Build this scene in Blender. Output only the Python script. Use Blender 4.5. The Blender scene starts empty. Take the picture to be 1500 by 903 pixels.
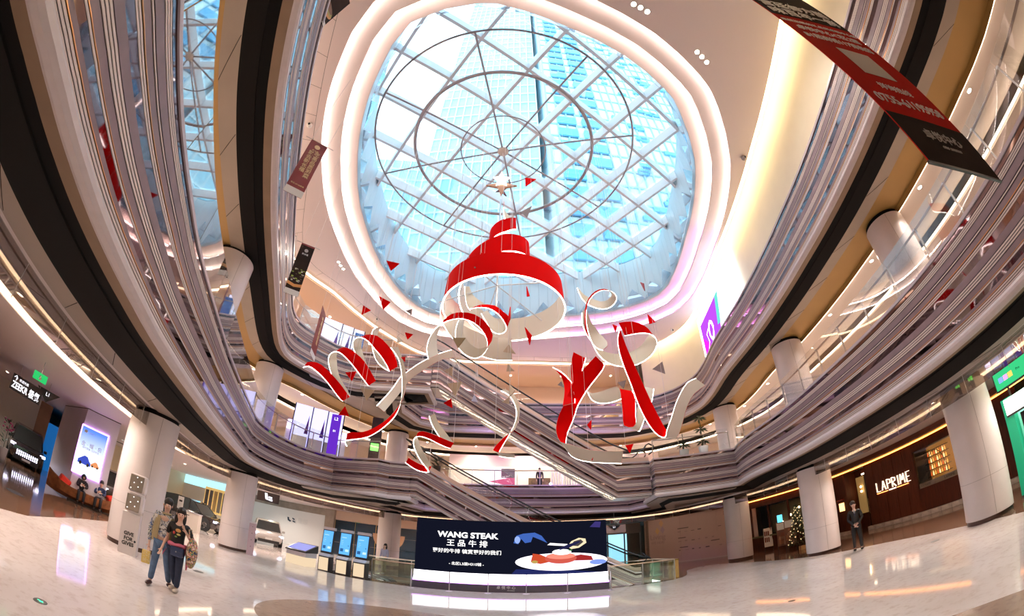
import bpy, bmesh, math, random
from mathutils import Vector, Matrix
from mathutils.geometry import tessellate_polygon
random.seed(7)
scene = bpy.context.scene
COL = scene.collection
PI = math.pi
# ------------------------------------------------------------------ camera
CAM_H = 1.85; PITCH = math.radians(32.95); ROLL = .0154; FPX = 610.0
def cam_axes():
    c, s = math.cos(ROLL), math.sin(ROLL)
    R0 = Vector((1, 0, 0)); U0 = Vector((0, -math.sin(PITCH), math.cos(PITCH))); F0 = Vector((0, math.cos(PITCH), math.sin(PITCH)))
    return R0*c + U0*s, U0*c - R0*s, F0
CR, CU, CF = cam_axes()
cam_data = bpy.data.cameras.new('camera'); cam = bpy.data.objects.new('camera', cam_data); COL.objects.link(cam)
M = Matrix(((CR.x, CU.x, -CF.x, 0), (CR.y, CU.y, -CF.y, 0), (CR.z, CU.z, -CF.z, CAM_H), (0, 0, 0, 1)))
cam.matrix_world = M
cam_data.type = 'PANO'
for holder in (cam_data, getattr(cam_data, 'cycles', None)):
    try:
        holder.panorama_type = 'FISHEYE_LENS_POLYNOMIAL'
        holder.fisheye_fov = 3.4
        holder.fisheye_polynomial_k0 = 0; holder.fisheye_polynomial_k1 = -1/(FPX*36/1500)
        holder.fisheye_polynomial_k2 = 0; holder.fisheye_polynomial_k3 = 0; holder.fisheye_polynomial_k4 = 0
        break
    except Exception as e:
        pass
cam_data.sensor_width = 36; cam_data.sensor_fit = 'HORIZONTAL'; cam_data.clip_start = .05; cam_data.clip_end = 2000
scene.camera = cam
# ------------------------------------------------------------------ world, exposure
scene.view_settings.view_transform = 'Standard'; scene.view_settings.look = 'None'
scene.view_settings.exposure = 0.22; scene.view_settings.gamma = 1; scene.view_settings.use_curve_mapping = False
try:
    scene.cycles.use_denoising = True; scene.cycles.max_bounces = 7; scene.cycles.diffuse_bounces = 4; scene.cycles.glossy_bounces = 4
    scene.cycles.transmission_bounces = 6; scene.cycles.transparent_max_bounces = 24; scene.cycles.sample_clamp_indirect = 6
    scene.cycles.caustics_reflective = False; scene.cycles.caustics_refractive = False
except Exception: pass
world = bpy.data.worlds.new('world'); scene.world = world; world.use_nodes = True
wn = world.node_tree.nodes; wl = world.node_tree.links; wn.clear()
w_out = wn.new('ShaderNodeOutputWorld'); w_bg = wn.new('ShaderNodeBackground'); w_tc = wn.new('ShaderNodeTexCoord')
w_sep = wn.new('ShaderNodeSeparateXYZ'); w_ramp = wn.new('ShaderNodeValToRGB'); w_noise = wn.new('ShaderNodeTexNoise'); w_mix = wn.new('ShaderNodeMix'); w_r2 = wn.new('ShaderNodeValToRGB')
w_mix.data_type = 'RGBA'
wl.new(w_tc.outputs['Generated'], w_sep.inputs[0]); wl.new(w_sep.outputs['Z'], w_ramp.inputs[0])
w_ramp.color_ramp.elements[0].color = (.75, .88, 1, 1); w_ramp.color_ramp.elements[1].color = (.42, .72, .97, 1)
w_noise.inputs['Scale'].default_value = 2.2; w_noise.inputs['Detail'].default_value = 7
wl.new(w_tc.outputs['Generated'], w_noise.inputs['Vector']); wl.new(w_noise.outputs[0], w_r2.inputs[0])
w_r2.color_ramp.elements[0].position = .42; w_r2.color_ramp.elements[1].position = .62
wl.new(w_r2.outputs[0], w_mix.inputs[0]); wl.new(w_ramp.outputs[0], w_mix.inputs[6]); w_mix.inputs[7].default_value = (1, 1, 1, 1)
wl.new(w_mix.outputs[2], w_bg.inputs[0]); w_bg.inputs[1].default_value = 3.4; wl.new(w_bg.outputs[0], w_out.inputs[0])

# ------------------------------------------------------------------ helpers
def ray(p):
    x, y = p[0]-750., 451.5-p[1]; r = math.hypot(x, y); th = r/FPX
    return CR*(x/r*math.sin(th)) + CU*(y/r*math.sin(th)) + CF*math.cos(th)
def at_z(p, z):
    r = ray(p); t = (z-CAM_H)/r.z; return Vector((r.x*t, r.y*t, z))
def at_y(p, y):
    r = ray(p); t = y/r.y; return Vector((r.x*t, y, CAM_H+r.z*t))
def at_x(p, x):
    r = ray(p); t = x/r.x; return Vector((x, r.y*t, CAM_H+r.z*t))
def at_d(p, d):
    r = ray(p); t = d/math.hypot(r.x, r.y); return Vector((r.x*t, r.y*t, CAM_H+r.z*t))
MATS = {}
def mat(name, color=(.8, .8, .8), rough=.5, metal=0., emit=None, strength=0., noise=0., nscale=8., bump=0., spec=.5, alpha=1., stretch=None, coat=0., c2=None):
    if name in MATS: return MATS[name]
    m = bpy.data.materials.new(name); m.use_nodes = True; nt = m.node_tree; b = nt.nodes['Principled BSDF']
    b.inputs['Roughness'].default_value = rough; b.inputs['Metallic'].default_value = metal
    b.inputs['Specular IOR Level'].default_value = spec; b.inputs['Coat Weight'].default_value = coat
    col = tuple(color)+(1,)
    if noise > 0 or c2 or bump > 0:
        tc = nt.nodes.new('ShaderNodeTexCoord'); mp = nt.nodes.new('ShaderNodeMapping'); ns = nt.nodes.new('ShaderNodeTexNoise')
        nt.links.new(tc.outputs['Object'], mp.inputs[0]); nt.links.new(mp.outputs[0], ns.inputs['Vector'])
        if stretch: mp.inputs['Scale'].default_value = stretch
        ns.inputs['Scale'].default_value = nscale; ns.inputs['Detail'].default_value = 5
        if noise > 0 or c2:
            rp = nt.nodes.new('ShaderNodeValToRGB'); rp.color_ramp.elements[0].position = .3; rp.color_ramp.elements[1].position = .7
            lo = tuple(max(0, c*(1-noise)) for c in color) if not c2 else tuple(c2)
            rp.color_ramp.elements[0].color = lo+(1,); rp.color_ramp.elements[1].color = tuple(min(1, c*(1+noise*.5)) for c in color)+(1,)
            nt.links.new(ns.outputs[0], rp.inputs[0]); nt.links.new(rp.outputs[0], b.inputs['Base Color'])
        else: b.inputs['Base Color'].default_value = col
        if bump > 0:
            bp = nt.nodes.new('ShaderNodeBump'); bp.inputs['Strength'].default_value = bump; bp.inputs['Distance'].default_value = .01
            nt.links.new(ns.outputs[0], bp.inputs['Height']); nt.links.new(bp.outputs[0], b.inputs['Normal'])
    else: b.inputs['Base Color'].default_value = col
    if emit is not None:
        b.inputs['Emission Color'].default_value = tuple(emit)+(1,); b.inputs['Emission Strength'].default_value = strength
    MATS[name] = m; return m
def emat(name, color, strength):
    if name in MATS: return MATS[name]
    m = bpy.data.materials.new(name); m.use_nodes = True; nt = m.node_tree; nt.nodes.clear()
    o = nt.nodes.new('ShaderNodeOutputMaterial'); e = nt.nodes.new('ShaderNodeEmission'); e.inputs[0].default_value = tuple(color)+(1,); e.inputs[1].default_value = strength
    nt.links.new(e.outputs[0], o.inputs[0]); MATS[name] = m; return m
def glassmat(name, tint=(1, 1, 1), gloss=.12, rough=.02, gcol=(1, 1, 1), fres=.5):
    if name in MATS: return MATS[name]
    m = bpy.data.materials.new(name); m.use_nodes = True; nt = m.node_tree; nt.nodes.clear()
    o = nt.nodes.new('ShaderNodeOutputMaterial'); t = nt.nodes.new('ShaderNodeBsdfTransparent'); g = nt.nodes.new('ShaderNodeBsdfGlossy'); mx = nt.nodes.new('ShaderNodeMixShader')
    t.inputs[0].default_value = tuple(tint)+(1,); g.inputs['Roughness'].default_value = rough; g.inputs['Color'].default_value = tuple(gcol)+(1,)
    lw = nt.nodes.new('ShaderNodeLayerWeight'); lw.inputs[0].default_value = .35
    mr = nt.nodes.new('ShaderNodeMapRange'); mr.inputs[1].default_value = 0; mr.inputs[2].default_value = 1; mr.inputs[3].default_value = gloss; mr.inputs[4].default_value = min(1, gloss+fres)
    nt.links.new(lw.outputs['Fresnel'], mr.inputs[0]); nt.links.new(mr.outputs[0], mx.inputs[0])
    nt.links.new(t.outputs[0], mx.inputs[1]); nt.links.new(g.outputs[0], mx.inputs[2]); nt.links.new(mx.outputs[0], o.inputs[0])
    MATS[name] = m; return m
def tag(o, label=None, cat=None, group=None, kind=None):
    if label: o['label'] = label
    if cat: o['category'] = cat
    if group: o['group'] = group
    if kind: o['kind'] = kind
    return o
def empty(name, loc=(0, 0, 0), rz=0, label=None, cat=None, group=None, kind=None, parent=None):
    o = bpy.data.objects.new(name, None); COL.objects.link(o); o.location = loc; o.rotation_euler = (0, 0, rz); o.empty_display_size = .1
    if parent: o.parent = parent
    return tag(o, label, cat, group, kind)
def link(name, me, parent=None, loc=None, rot=None):
    o = bpy.data.objects.new(name, me); COL.objects.link(o)
    if parent: o.parent = parent
    if loc is not None: o.location = loc
    if rot is not None: o.rotation_euler = rot
    return o
def copy_tree(o, parent=None):
    c = o.copy(); COL.objects.link(c)
    if parent: c.parent = parent
    for ch in list(o.children): copy_tree(ch, c)
    return c
def dup(o, loc=None, rz=None, label=None):
    c = copy_tree(o)
    if loc is not None: c.location = loc
    if rz is not None: c.rotation_euler = (c.rotation_euler[0], c.rotation_euler[1], rz)
    if label: c['label'] = label
    return c
class MB:
    def __init__(s): s.v = []; s.f = []; s.smooth = False
    def add(s, vs, fs):
        n = len(s.v); s.v += [tuple(v) for v in vs]; s.f += [tuple(i+n for i in f) for f in fs]; return s
    def box(s, x0, y0, z0, x1, y1, z1, rz=0, origin=(0, 0, 0), R=None):
        vs = [Vector((x, y, z)) for z in (z0, z1) for (x, y) in ((x0, y0), (x1, y0), (x1, y1), (x0, y1))]
        if rz: R = Matrix.Rotation(rz, 3, 'Z')
        if R is not None: vs = [R @ v for v in vs]
        o = Vector(origin); vs = [v+o for v in vs]
        return s.add(vs, [(3, 2, 1, 0), (4, 5, 6, 7), (0, 1, 5, 4), (1, 2, 6, 5), (2, 3, 7, 6), (3, 0, 4, 7)])
    def tube(s, p0, p1, r, n=8, r1=None, caps=True):
        p0, p1 = Vector(p0), Vector(p1); d = (p1-p0).normalized(); a = Vector((0, 0, 1)) if abs(d.z) < .9 else Vector((1, 0, 0))
        u = d.cross(a).normalized(); w = d.cross(u); r1 = r if r1 is None else r1
        vs = [p0+(u*math.cos(2*PI*i/n)+w*math.sin(2*PI*i/n))*r for i in range(n)]+[p1+(u*math.cos(2*PI*i/n)+w*math.sin(2*PI*i/n))*r1 for i in range(n)]
        fs = [(i, (i+1) % n, n+(i+1) % n, n+i) for i in range(n)]
        if caps: fs += [tuple(range(n))[::-1], tuple(range(n, 2*n))]
        return s.add(vs, fs)
    def path(s, pts, r, n=6, closed=False):
        pts = [Vector(p) for p in pts]; N = len(pts); rings = []
        for i, p in enumerate(pts):
            a = pts[(i-1) % N] if (closed or i > 0) else p; b = pts[(i+1) % N] if (closed or i < N-1) else p
            d = (b-a).normalized(); up = Vector((0, 0, 1)) if abs(d.z) < .95 else Vector((1, 0, 0))
            u = d.cross(up).normalized(); w = d.cross(u)
            rr = r[i] if isinstance(r, (list, tuple)) else r
            rings.append([p+(u*math.cos(2*PI*k/n)+w*math.sin(2*PI*k/n))*rr for k in range(n)])
        vs = [v for g in rings for v in g]; fs = []
        for i in range(N if closed else N-1):
            j = (i+1) % N
            fs += [(i*n+k, i*n+(k+1) % n, j*n+(k+1) % n, j*n+k) for k in range(n)]
        if not closed: fs += [tuple(range(n))[::-1], tuple((N-1)*n+k for k in range(n))]
        return s.add(vs, fs)
    def lathe(s, prof, n=24, origin=(0, 0, 0), a0=0, a1=2*PI, sx=1, sy=1):
        o = Vector(origin); full = abs(a1-a0-2*PI) < 1e-6; m = n if full else n+1
        vs = [o+Vector((r*sx*math.cos(a0+(a1-a0)*i/n), r*sy*math.sin(a0+(a1-a0)*i/n), z)) for (r, z) in prof for i in range(m)]
        fs = []
        for j in range(len(prof)-1):
            for i in range(n):
                k = (i+1) % m
                fs.append((j*m+i, j*m+k, (j+1)*m+k, (j+1)*m+i))
        return s.add(vs, fs)
    def prism(s, poly, z0, z1, origin=(0, 0, 0), R=None):
        n = len(poly); tri = tessellate_polygon([[Vector((p[0], p[1], 0)) for p in poly]])
        vs = [Vector((p[0], p[1], z0)) for p in poly]+[Vector((p[0], p[1], z1)) for p in poly]
        if R is not None: vs = [R @ v for v in vs]
        o = Vector(origin); vs = [v+o for v in vs]
        fs = [tuple(t[::-1]) for t in tri]+[tuple(i+n for i in t) for t in tri]+[(i, (i+1) % n, n+(i+1) % n, n+i) for i in range(n)]
        return s.add(vs, fs)
    def ball(s, c, r, n=10, m=7, sc=(1, 1, 1), R=None):
        c = Vector(c); vs = []; fs = []
        for j in range(m+1):
            t = PI*j/m
            for i in range(n):
                a = 2*PI*i/n; v = Vector((r*sc[0]*math.sin(t)*math.cos(a), r*sc[1]*math.sin(t)*math.sin(a), r*sc[2]*math.cos(t)))
                vs.append((R @ v if R is not None else v)+c)
        for j in range(m):
            for i in range(n): fs.append((j*n+i, (j+1)*n+i, (j+1)*n+(i+1) % n, j*n+(i+1) % n))
        return s.add(vs, fs)
    def build(s, name, m, parent=None, smooth=False, bevel=0, loc=None, rot=None):
        me = bpy.data.meshes.new(name); me.from_pydata(s.v, [], s.f); me.materials.append(m)
        b = bmesh.new(); b.from_mesh(me); bmesh.ops.recalc_face_normals(b, faces=b.faces); b.to_mesh(me); b.free()
        if smooth:
            for p in me.polygons: p.use_smooth = True
        o = link(name, me, parent, loc, rot)
        if smooth == 'auto':
            try: me.set_sharp_from_angle(angle=math.radians(40))
            except Exception: pass
        if bevel:
            bv = o.modifiers.new('bevel', 'BEVEL'); bv.width = bevel; bv.segments = 2; bv.limit_method = 'ANGLE'
        return o
def catmull(pts, step=.5, closed=False):
    out = []; N = len(pts); rng = range(N if closed else N-1)
    def g(i): return pts[i % N] if closed else pts[max(0, min(N-1, i))]
    for i in rng:
        p0, p1, p2, p3 = g(i-1), g(i), g(i+1), g(i+2); k = max(2, int(math.dist(p1, p2)/step))
        for j in range(k):
            t = j/k
            out.append(tuple(.5*(2*b+(c-a)*t+(2*a-5*b+4*c-d)*t*t+(3*b-a-3*c+d)*t**3) for a, b, c, d in zip(p0, p1, p2, p3)))
    if not closed: out.append(tuple(pts[-1]))
    return out
def normals(path, closed):
    N = len(path); res = []
    for i, p in enumerate(path):
        a = path[(i-1) % N] if (closed or i > 0) else None; b = path[(i+1) % N] if (closed or i < N-1) else None
        def nn(u, v):
            dx, dy = v[0]-u[0], v[1]-u[1]; l = math.hypot(dx, dy) or 1; return (-dy/l, dx/l)
        n1 = nn(a, p) if a else nn(p, b); n2 = nn(p, b) if b else n1
        mx, my = n1[0]+n2[0], n1[1]+n2[1]; l = math.hypot(mx, my) or 1; mx, my = mx/l, my/l
        c = max(.5, mx*n1[0]+my*n1[1]); res.append((mx/c, my/c))
    return res
def sweep(name, path, prof, m, parent=None, closed=True, pclosed=True, smooth=False, dz=None, nrm=None):
    """profile points (n, z) swept along a plan path; n grows away from the void"""
    nr = nrm or normals(path, closed); N = len(path); K = len(prof); vs = []; fs = []
    for i, p in enumerate(path):
        for (n, z) in prof: vs.append((p[0]+nr[i][0]*n, p[1]+nr[i][1]*n, z+(dz[i] if dz else 0)))
    for i in range(N if closed else N-1):
        j = (i+1) % N
        for k in range(K if pclosed else K-1):
            l = (k+1) % K; fs.append((i*K+k, j*K+k, j*K+l, i*K+l))
    if not closed and pclosed: fs += [tuple(range(K)), tuple((N-1)*K+k for k in range(K))[::-1]]
    b = MB(); b.v = vs; b.f = fs
    return b.build(name, m, parent, smooth)
def text(body, size, m, parent=None, loc=(0, 0, 0), R=None, name='lettering', align='CENTER', extrude=.004, sx=1., bold=0.):
    cu = bpy.data.curves.new(name, 'FONT'); cu.body = body; cu.size = size; cu.align_x = align; cu.align_y = 'CENTER'; cu.extrude = extrude; cu.offset = bold; cu.resolution_u = 3
    cu.materials.append(m); o = bpy.data.objects.new(name, cu); COL.objects.link(o)
    if parent: o.parent = parent
    mw = (R.to_4x4() if R is not None else Matrix.Identity(4)); mw.translation = Vector(loc)
    o.matrix_local = mw @ Matrix.Diagonal((sx, 1, 1, 1)); return o
def Rface(nx, ny):
    """rotation taking XY text to a vertical plane whose outward normal is (nx, ny)"""
    z = Vector((nx, ny, 0)).normalized(); x = Vector((0, 0, 1)).cross(z); y = Vector((0, 0, 1))
    return Matrix((x, y, z)).transposed()
# ------------------------------------------------------------------ materials
BOARD = mat('fascia_board', (.235, .165, .18), .5, noise=.12, nscale=3, spec=.4)
FIN = mat('fascia_fin', (.66, .55, .51), .5)
BACK = mat('fascia_recess', (.02, .008, .008), .7)
MIRROR = mat('fascia_mirror', (.2, .15, .16), .04, metal=1.)
CAPM = mat('fascia_cap', (.5, .42, .45), .35)
BULL = mat('bullnose_aluminium', (.62, .54, .54), .4, noise=.04)
UNDER = mat('brown_underside', (.24, .155, .095), .6, noise=.12, nscale=2)
VENT = mat('vent_black', (.01, .009, .009), .8, spec=.08)
VENTG = mat('vent_grey', (.016, .014, .013), .85, spec=.08)
CEIL = mat('ceiling_white', (.82, .73, .69), .6)
CEILP = mat('ceiling_pink_white', (.9, .8, .79), .55)
GOLD = mat('gold_ceiling', (.42, .26, .09), .4, metal=.3, noise=.08, nscale=.6)
PANEL = mat('ceiling_panel', (.36, .29, .235), .35, noise=.08, nscale=1)
WARM = emat('cove_warm', (1, .76, .52), 7.)
WARM2 = emat('cove_warm_soft', (1, .72, .48), 5.)
WHITEL = emat('cove_white', (1, .93, .86), 7.)
ORANGEL = emat('cove_orange', (1, .28, .06), 4.)
PURPL = emat('cove_purple', (.7, .3, 1), 4.)
COLW = mat('column_white', (.8, .73, .72), .38, noise=.05, nscale=1.5, coat=.2)
DARK = mat('dark_metal', (.03, .028, .03), .35)
STEEL = mat('brushed_steel', (.6, .58, .58), .3, metal=1.)
RAILM = mat('handrail_bronze', (.5, .4, .36), .3, metal=.7)
GLASS = glassmat('balustrade_glass', (.93, .95, .95), .03, fres=.28)
GLASSL = glassmat('balustrade_glass_reflective', (.85, .88, .9), .38)
SMOKE = glassmat('smoke_curtain_glass', (.55, .5, .46), .16)
WALLM = mat('wall_plaster', (.72, .62, .54), .6, noise=.04, nscale=2)
WALLD = mat('wall_dark', (.16, .12, .1), .6)
CREAM = mat('wall_cream', (.82, .74, .58), .45, noise=.05, nscale=.8)

def slab(name, outer, holes, z0, z1, m, par=None):
    loops = [outer]+holes; tri_ = tessellate_polygon([[Vector((p[0], p[1], 0)) for p in l] for l in loops]); flat = [p for l in loops for p in l]; n = len(flat)
    b = MB(); b.v = [(p[0], p[1], z0) for p in flat]+[(p[0], p[1], z1) for p in flat]; b.f = [tuple(t) for t in tri_]+[tuple(i+n for i in t) for t in tri_]
    k = 0
    for l in loops:
        for i in range(len(l)): j = (i+1) % len(l); b.f.append((k+i, k+j, n+k+j, n+k+i))
        k += len(l)
    return b.build(name, m, par)
# ------------------------------------------------------------------ outlines of the voids (fascia plane)
BACKRUN = [(7.4, -2.5), (5.5, -5.5), (2.5, -7), (-.5, -6.3), (-2.3, -3.5), (-3.12, -.6)]
L2R = [(10.95, 18.4), (10.35, 16.2), (10.0, 12.5), (9.5, 9.3), (9.12, 6.5), (8.9, 4.9), (8.45, 2.4), (8.07, .4)]
L2L = [(-3.45, .38), (-4.12, 1.72), (-4.93, 3.33), (-5.4, 4.22), (-6.82, 7.14), (-7.55, 8.6), (-9.85, 13.5), (-10.5, 15.1), (-10.68, 17.2), (-10.2, 19.3), (-9.1, 20.6)]
L2FAR = [(-6.45, 19.95), (-5.95, 20.35), (-4.8, 20.35), (-4.8, 22.0), (-6.0, 23.2), (-5.2, 26.3), (1.5, 26.1), (7.6, 26.6), (8.3, 24.6), (7.2, 22.0), (6.83, 19.05)]
L3R = [(7.6, 26.6), (9.2, 25.7), (10.6, 24.3), (11.25, 22.3), (11.1, 20.2), (10.5, 17.3), (10.1, 13.6), (9.62, 10.1), (9.38, 8.6), (9.02, 6.1), (8.32, 1.6), (8.1, -.2)]
L3L = [(-3.45, .4), (-3.95, 1.55), (-4.9, 3.4), (-6.5, 6.8), (-8.28, 10.66), (-9.85, 13.9), (-10.4, 15.3), (-10.5, 16.3), (-10.1, 17.3), (-9.3, 18.6), (-8.1, 19.35), (-6.5, 19.42)]
L3FAR = [(-6.25, 19.42), (-4.1, 19.5), (-4.1, 21.3), (-6.0, 21.6), (-6.3, 23.0), (-5.7, 25.3), (-4.1, 26.5)]
P2 = catmull(L2R+BACKRUN+L2L, .7)+L2FAR
P3 = catmull(L3R+BACKRUN+L3L, .7)+L3FAR
# start index shift so that the path is one closed clockwise loop: left (+y), far (+x), right (-y); reverse run order accordingly
def orient(p):
    a = sum(p[i][0]*p[(i+1) % len(p)][1]-p[(i+1) % len(p)][0]*p[i][1] for i in range(len(p)))
    return p if a < 0 else p[::-1]
P2 = orient(P2); P3 = orient(P3)

# ------------------------------------------------------------------ louvred fascias
FASC = [('fin', .0, .017), ('fin', .026, .043), ('fin', .052, .069), ('orange', .078, .086), ('board', .086, .125), ('mirror', .125, .185), ('fin', .19, .206), ('orange', .214, .221), ('board', .221, .285),
        ('fin', .296, .315), ('fin', .326, .345), ('fin', .356, .375), ('board', .386, .47), ('mirror', .47, .55), ('fin', .555, .572), ('fin', .581, .598), ('orange', .612, .622), ('board', .622, .685),
        ('fin', .7, .713), ('board', .728, .815), ('fin', .826, .842), ('fin', .851, .867), ('fin', .876, .892), ('mirror', .905, .955), ('cap', .958, 1.0)]
ORG = mat('fascia_painted_glow', (.55, .25, .1), .3, metal=.5)  # orange light along the board edges, put into the colour
FM = {'fin': FIN, 'board': BOARD, 'mirror': MIRROR, 'cap': CAPM, 'orange': ORG}
FN = {'fin': 'fin', 'board': 'board', 'mirror': 'mirror_strip', 'cap': 'cap', 'orange': 'painted_glow_strip'}
def fascia(root, path, z0, z1, closed=True, dz=None, bull=True, cap_n=.32, nrm=None):
    H = z1-z0
    for kind, a, b in FASC:
        za, zb = z0+a*H, z0+b*H
        if kind == 'mirror': pr = [(.003, za-.002), (.003, zb+.002), (.009, zb+.002), (.009, za-.002)]
        elif kind == 'cap': pr = [(-.03, za), (-.03, zb), (cap_n, zb), (cap_n, za)]
        elif kind == 'board': pr = [(-.001, za), (-.001, zb), (.009, zb), (.009, za)]
        else: pr = [(-.004, za), (-.004, zb), (.009, zb), (.009, za)]
        sweep(FN[kind], path, pr, FM[kind], root, closed, dz=dz, nrm=nrm)
    sweep('back_panel', path, [(.0085, z0-.02), (.0085, z1-.02), (.1, z1-.02), (.1, z0-.02)], BACK, root, closed, dz=dz, nrm=nrm)
    if bull:
        sweep('bullnose', path, [(-.02, z0-.01), (-.06, z0-.03), (-.1, z0-.08), (-.1, z0-.14), (-.06, z0-.19), (.02, z0-.21), (.1, z0-.2), (.1, z0-.01)], BULL, root, closed, smooth=False, dz=dz, nrm=nrm)
def soffit(root, path, zb, zc):
    sweep('underside', path, [(.0, zb-.205), (.3, zb-.2), (.3, zb-.1), (.02, zb-.15)], UNDER, root)
    sweep('vent_slot', path, [(.3, zb-.15), (.58, zb-.17), (.58, zb-.05), (.3, zb-.05)], VENT, root)
    sweep('vent_grille', path, [(.58, zb-.2), (1.0, zc), (1.0, zc+.05), (.58, zb-.1)], VENTG, root)

Z2B, Z2T, Z3B, Z3T = 4.10, 5.81, 9.51, 11.43
FL2, FL3, C1, C2, C3 = 5.75, 11.35, 3.68, 9.2, 15.4
f2 = empty('trim_1', kind='structure'); fascia(f2, P2, Z2B, Z2T); soffit(f2, P2, Z2B, C1)
f3 = empty('trim_2', kind='structure'); fascia(f3, P3, Z3B, Z3T); soffit(f3, P3, Z3B, C2)

CTR = (1.0, 12.0)
def ray_out(p, n, w=34.):
    """point of a big rectangle reached from the centre through p"""
    dx, dy = p[0]-CTR[0], p[1]-CTR[1]; ts = []
    for d, lo, hi in ((dx, -34-CTR[0], 30-CTR[0]), (dy, -12-CTR[1], 46-CTR[1])):
        if d > 1e-9: ts.append(hi/d)
        elif d < -1e-9: ts.append(lo/d)
    t = min(ts); return (CTR[0]+dx*t, CTR[1]+dy*t)
def annulus(name, path, n0, z0, z1, m, parent=None, n1=None, kind=None):
    nr = normals(path, True); ins = [(p[0]+q[0]*n0, p[1]+q[1]*n0) for p, q in zip(path, nr)]
    out = [ray_out(p, 0) for p in path] if n1 is None else [(p[0]+q[0]*n1, p[1]+q[1]*n1) for p, q in zip(path, nr)]
    b = MB(); N = len(ins)
    for z in (z0, z1): b.v += [(x, y, z) for x, y in ins]+[(x, y, z) for x, y in out]
    for i in range(N):
        j = (i+1) % N
        b.f += [(i, j, N+j, N+i), (2*N+i, 3*N+i, 3*N+j, 2*N+j), (i, 2*N+i, 2*N+j, j), (N+i, N+j, 3*N+j, 3*N+i)]
    o = b.build(name, m, parent)
    if kind: o['kind'] = kind
    return o
def smooth_off(path, n):
    """offset outline with the fine notches of the landings left out"""
    return path
# simplified big outlines for the rings of ceiling steps (void + landings)
S2 = catmull([(-9.1, 20.6), (-6.2, 22.6), (-5.6, 26.3), (1.5, 26.6), (7.4, 26.3), (8.3, 22.6), (10.95, 18.4)][::-1][1:-1], .8)
Q2 = orient(catmull(L2R[1:]+BACKRUN+L2L[:-1]+[(-9.3, 21.2), (-7.4, 24.0), (-5.4, 26.0), (1.0, 26.3), (7.4, 26.4), (9.4, 23.5), (10.9, 19.6)], .8, closed=True))
Q3 = orient(catmull(L3R[1:]+BACKRUN+L3L[:-2]+[(-8.6, 20.6), (-7.2, 23.5), (-4.6, 26.4), (1.5, 26.7), (7.2, 26.8)], .8, closed=True))
def ceiling(name, path, q, zc, mp, mg, mo, goldw=1.7):
    """panels by the vent, then a plain zone, a lit step and the plain ceiling of the corridor beyond"""
    root = empty(name, kind='structure')
    annulus('ceiling_panel', path, 1.0, zc, zc+.06, mp, root, n1=1.02)
    annulus('edge_ceiling', path, 1.0, zc, zc+.06, mp, root)
    return root
# ceiling over the ground floor: flat part, recessed lit tray, flat part
c1 = empty('ceiling', kind='structure')
annulus('edge_panel', P2, 1.0, C1, C1+.05, PANEL, c1, n1=1.55)
def ring(name, q, n0, n1, z, m, par, t=.05): return annulus(name, q, n0, z, z+t, m, par, n1=n1)
def ceiling_rings(par, q, zc, zones):
    for nm, a, b, z, m in zones:
        ring(nm, q, a, b, z, m, par)
ceiling_rings(c1, Q2, C1, [('plain_ceiling', 1.5, 2.35, C1+.03, CEILP), ('tray_ceiling', 2.35, 2.95, C1+.3, CEIL), ('plain_ceiling', 2.9, 3.7, C1+.08, CEILP)])
annulus('outer_ceiling', Q2, 3.7, C1-.05, C1, CEILP, c1)
sweep('cove_light', Q2, [(2.37, C1+.1), (2.37, C1+.2), (2.4, C1+.2), (2.4, C1+.1)], WARM, c1)
sweep('cove_lip', Q2, [(2.33, C1+.0), (2.33, C1+.3), (2.36, C1+.3), (2.36, C1+.0)], CEIL, c1)
sweep('cove_light', Q2, [(2.9, C1+.12), (2.9, C1+.22), (2.93, C1+.22), (2.93, C1+.12)], WARM, c1)
sweep('cove_light', Q2, [(3.69, C1-.02), (3.69, C1+.07), (3.71, C1+.07), (3.71, C1-.02)], WARM, c1)
# ceiling over level two
c2 = empty('ceiling', kind='structure')
annulus('edge_panel', P3, 1.0, C2, C2+.05, PANEL, c2, n1=1.5)
ceiling_rings(c2, Q3, C2, [('gold_ceiling', 1.4, 2.72, C2+.05, GOLD), ('outer_ceiling', 2.74, 5.2, C2, CEIL)])
annulus('far_ceiling', Q3, 5.2, C2-.45, C2-.4, CEIL, c2)
sweep('cove_lip', Q3, [(2.7, C2-.12), (2.7, C2+.05), (2.73, C2+.05), (2.73, C2-.12)], GOLD, c2)
sweep('cove_light', Q3, [(2.74, C2-.11), (2.74, C2-.04), (2.77, C2-.04), (2.77, C2-.11)], WARM, c2)
for par_, path_, zz in ((c1, P2, C1), (c2, P3, C2)):
    n_ = normals(path_, True)
    for i in range(0, len(path_), 3):
        p, q = path_[i], n_[i]; MB().tube((p[0]+q[0]*1.02, p[1]+q[1]*1.02, zz), (path_[(i+1) % len(path_)][0]+q[0]*1.5, path_[(i+1) % len(path_)][1]+q[1]*1.5, zz), .007, 4).build('panel_joint', VENT, par_)
sweep('cove_light', Q3, [(5.16, C2-.38), (5.16, C2-.3), (5.19, C2-.3), (5.19, C2-.38)], WARM, c2)
# floors of the upper levels
annulus('floor', P2, .2, FL2-.25, FL2, mat('upper_floor', (.6, .53, .47), .25), None, kind='structure')
annulus('floor', P3, .2, FL3-.25, FL3, MATS['upper_floor'], None, kind='structure')

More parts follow.
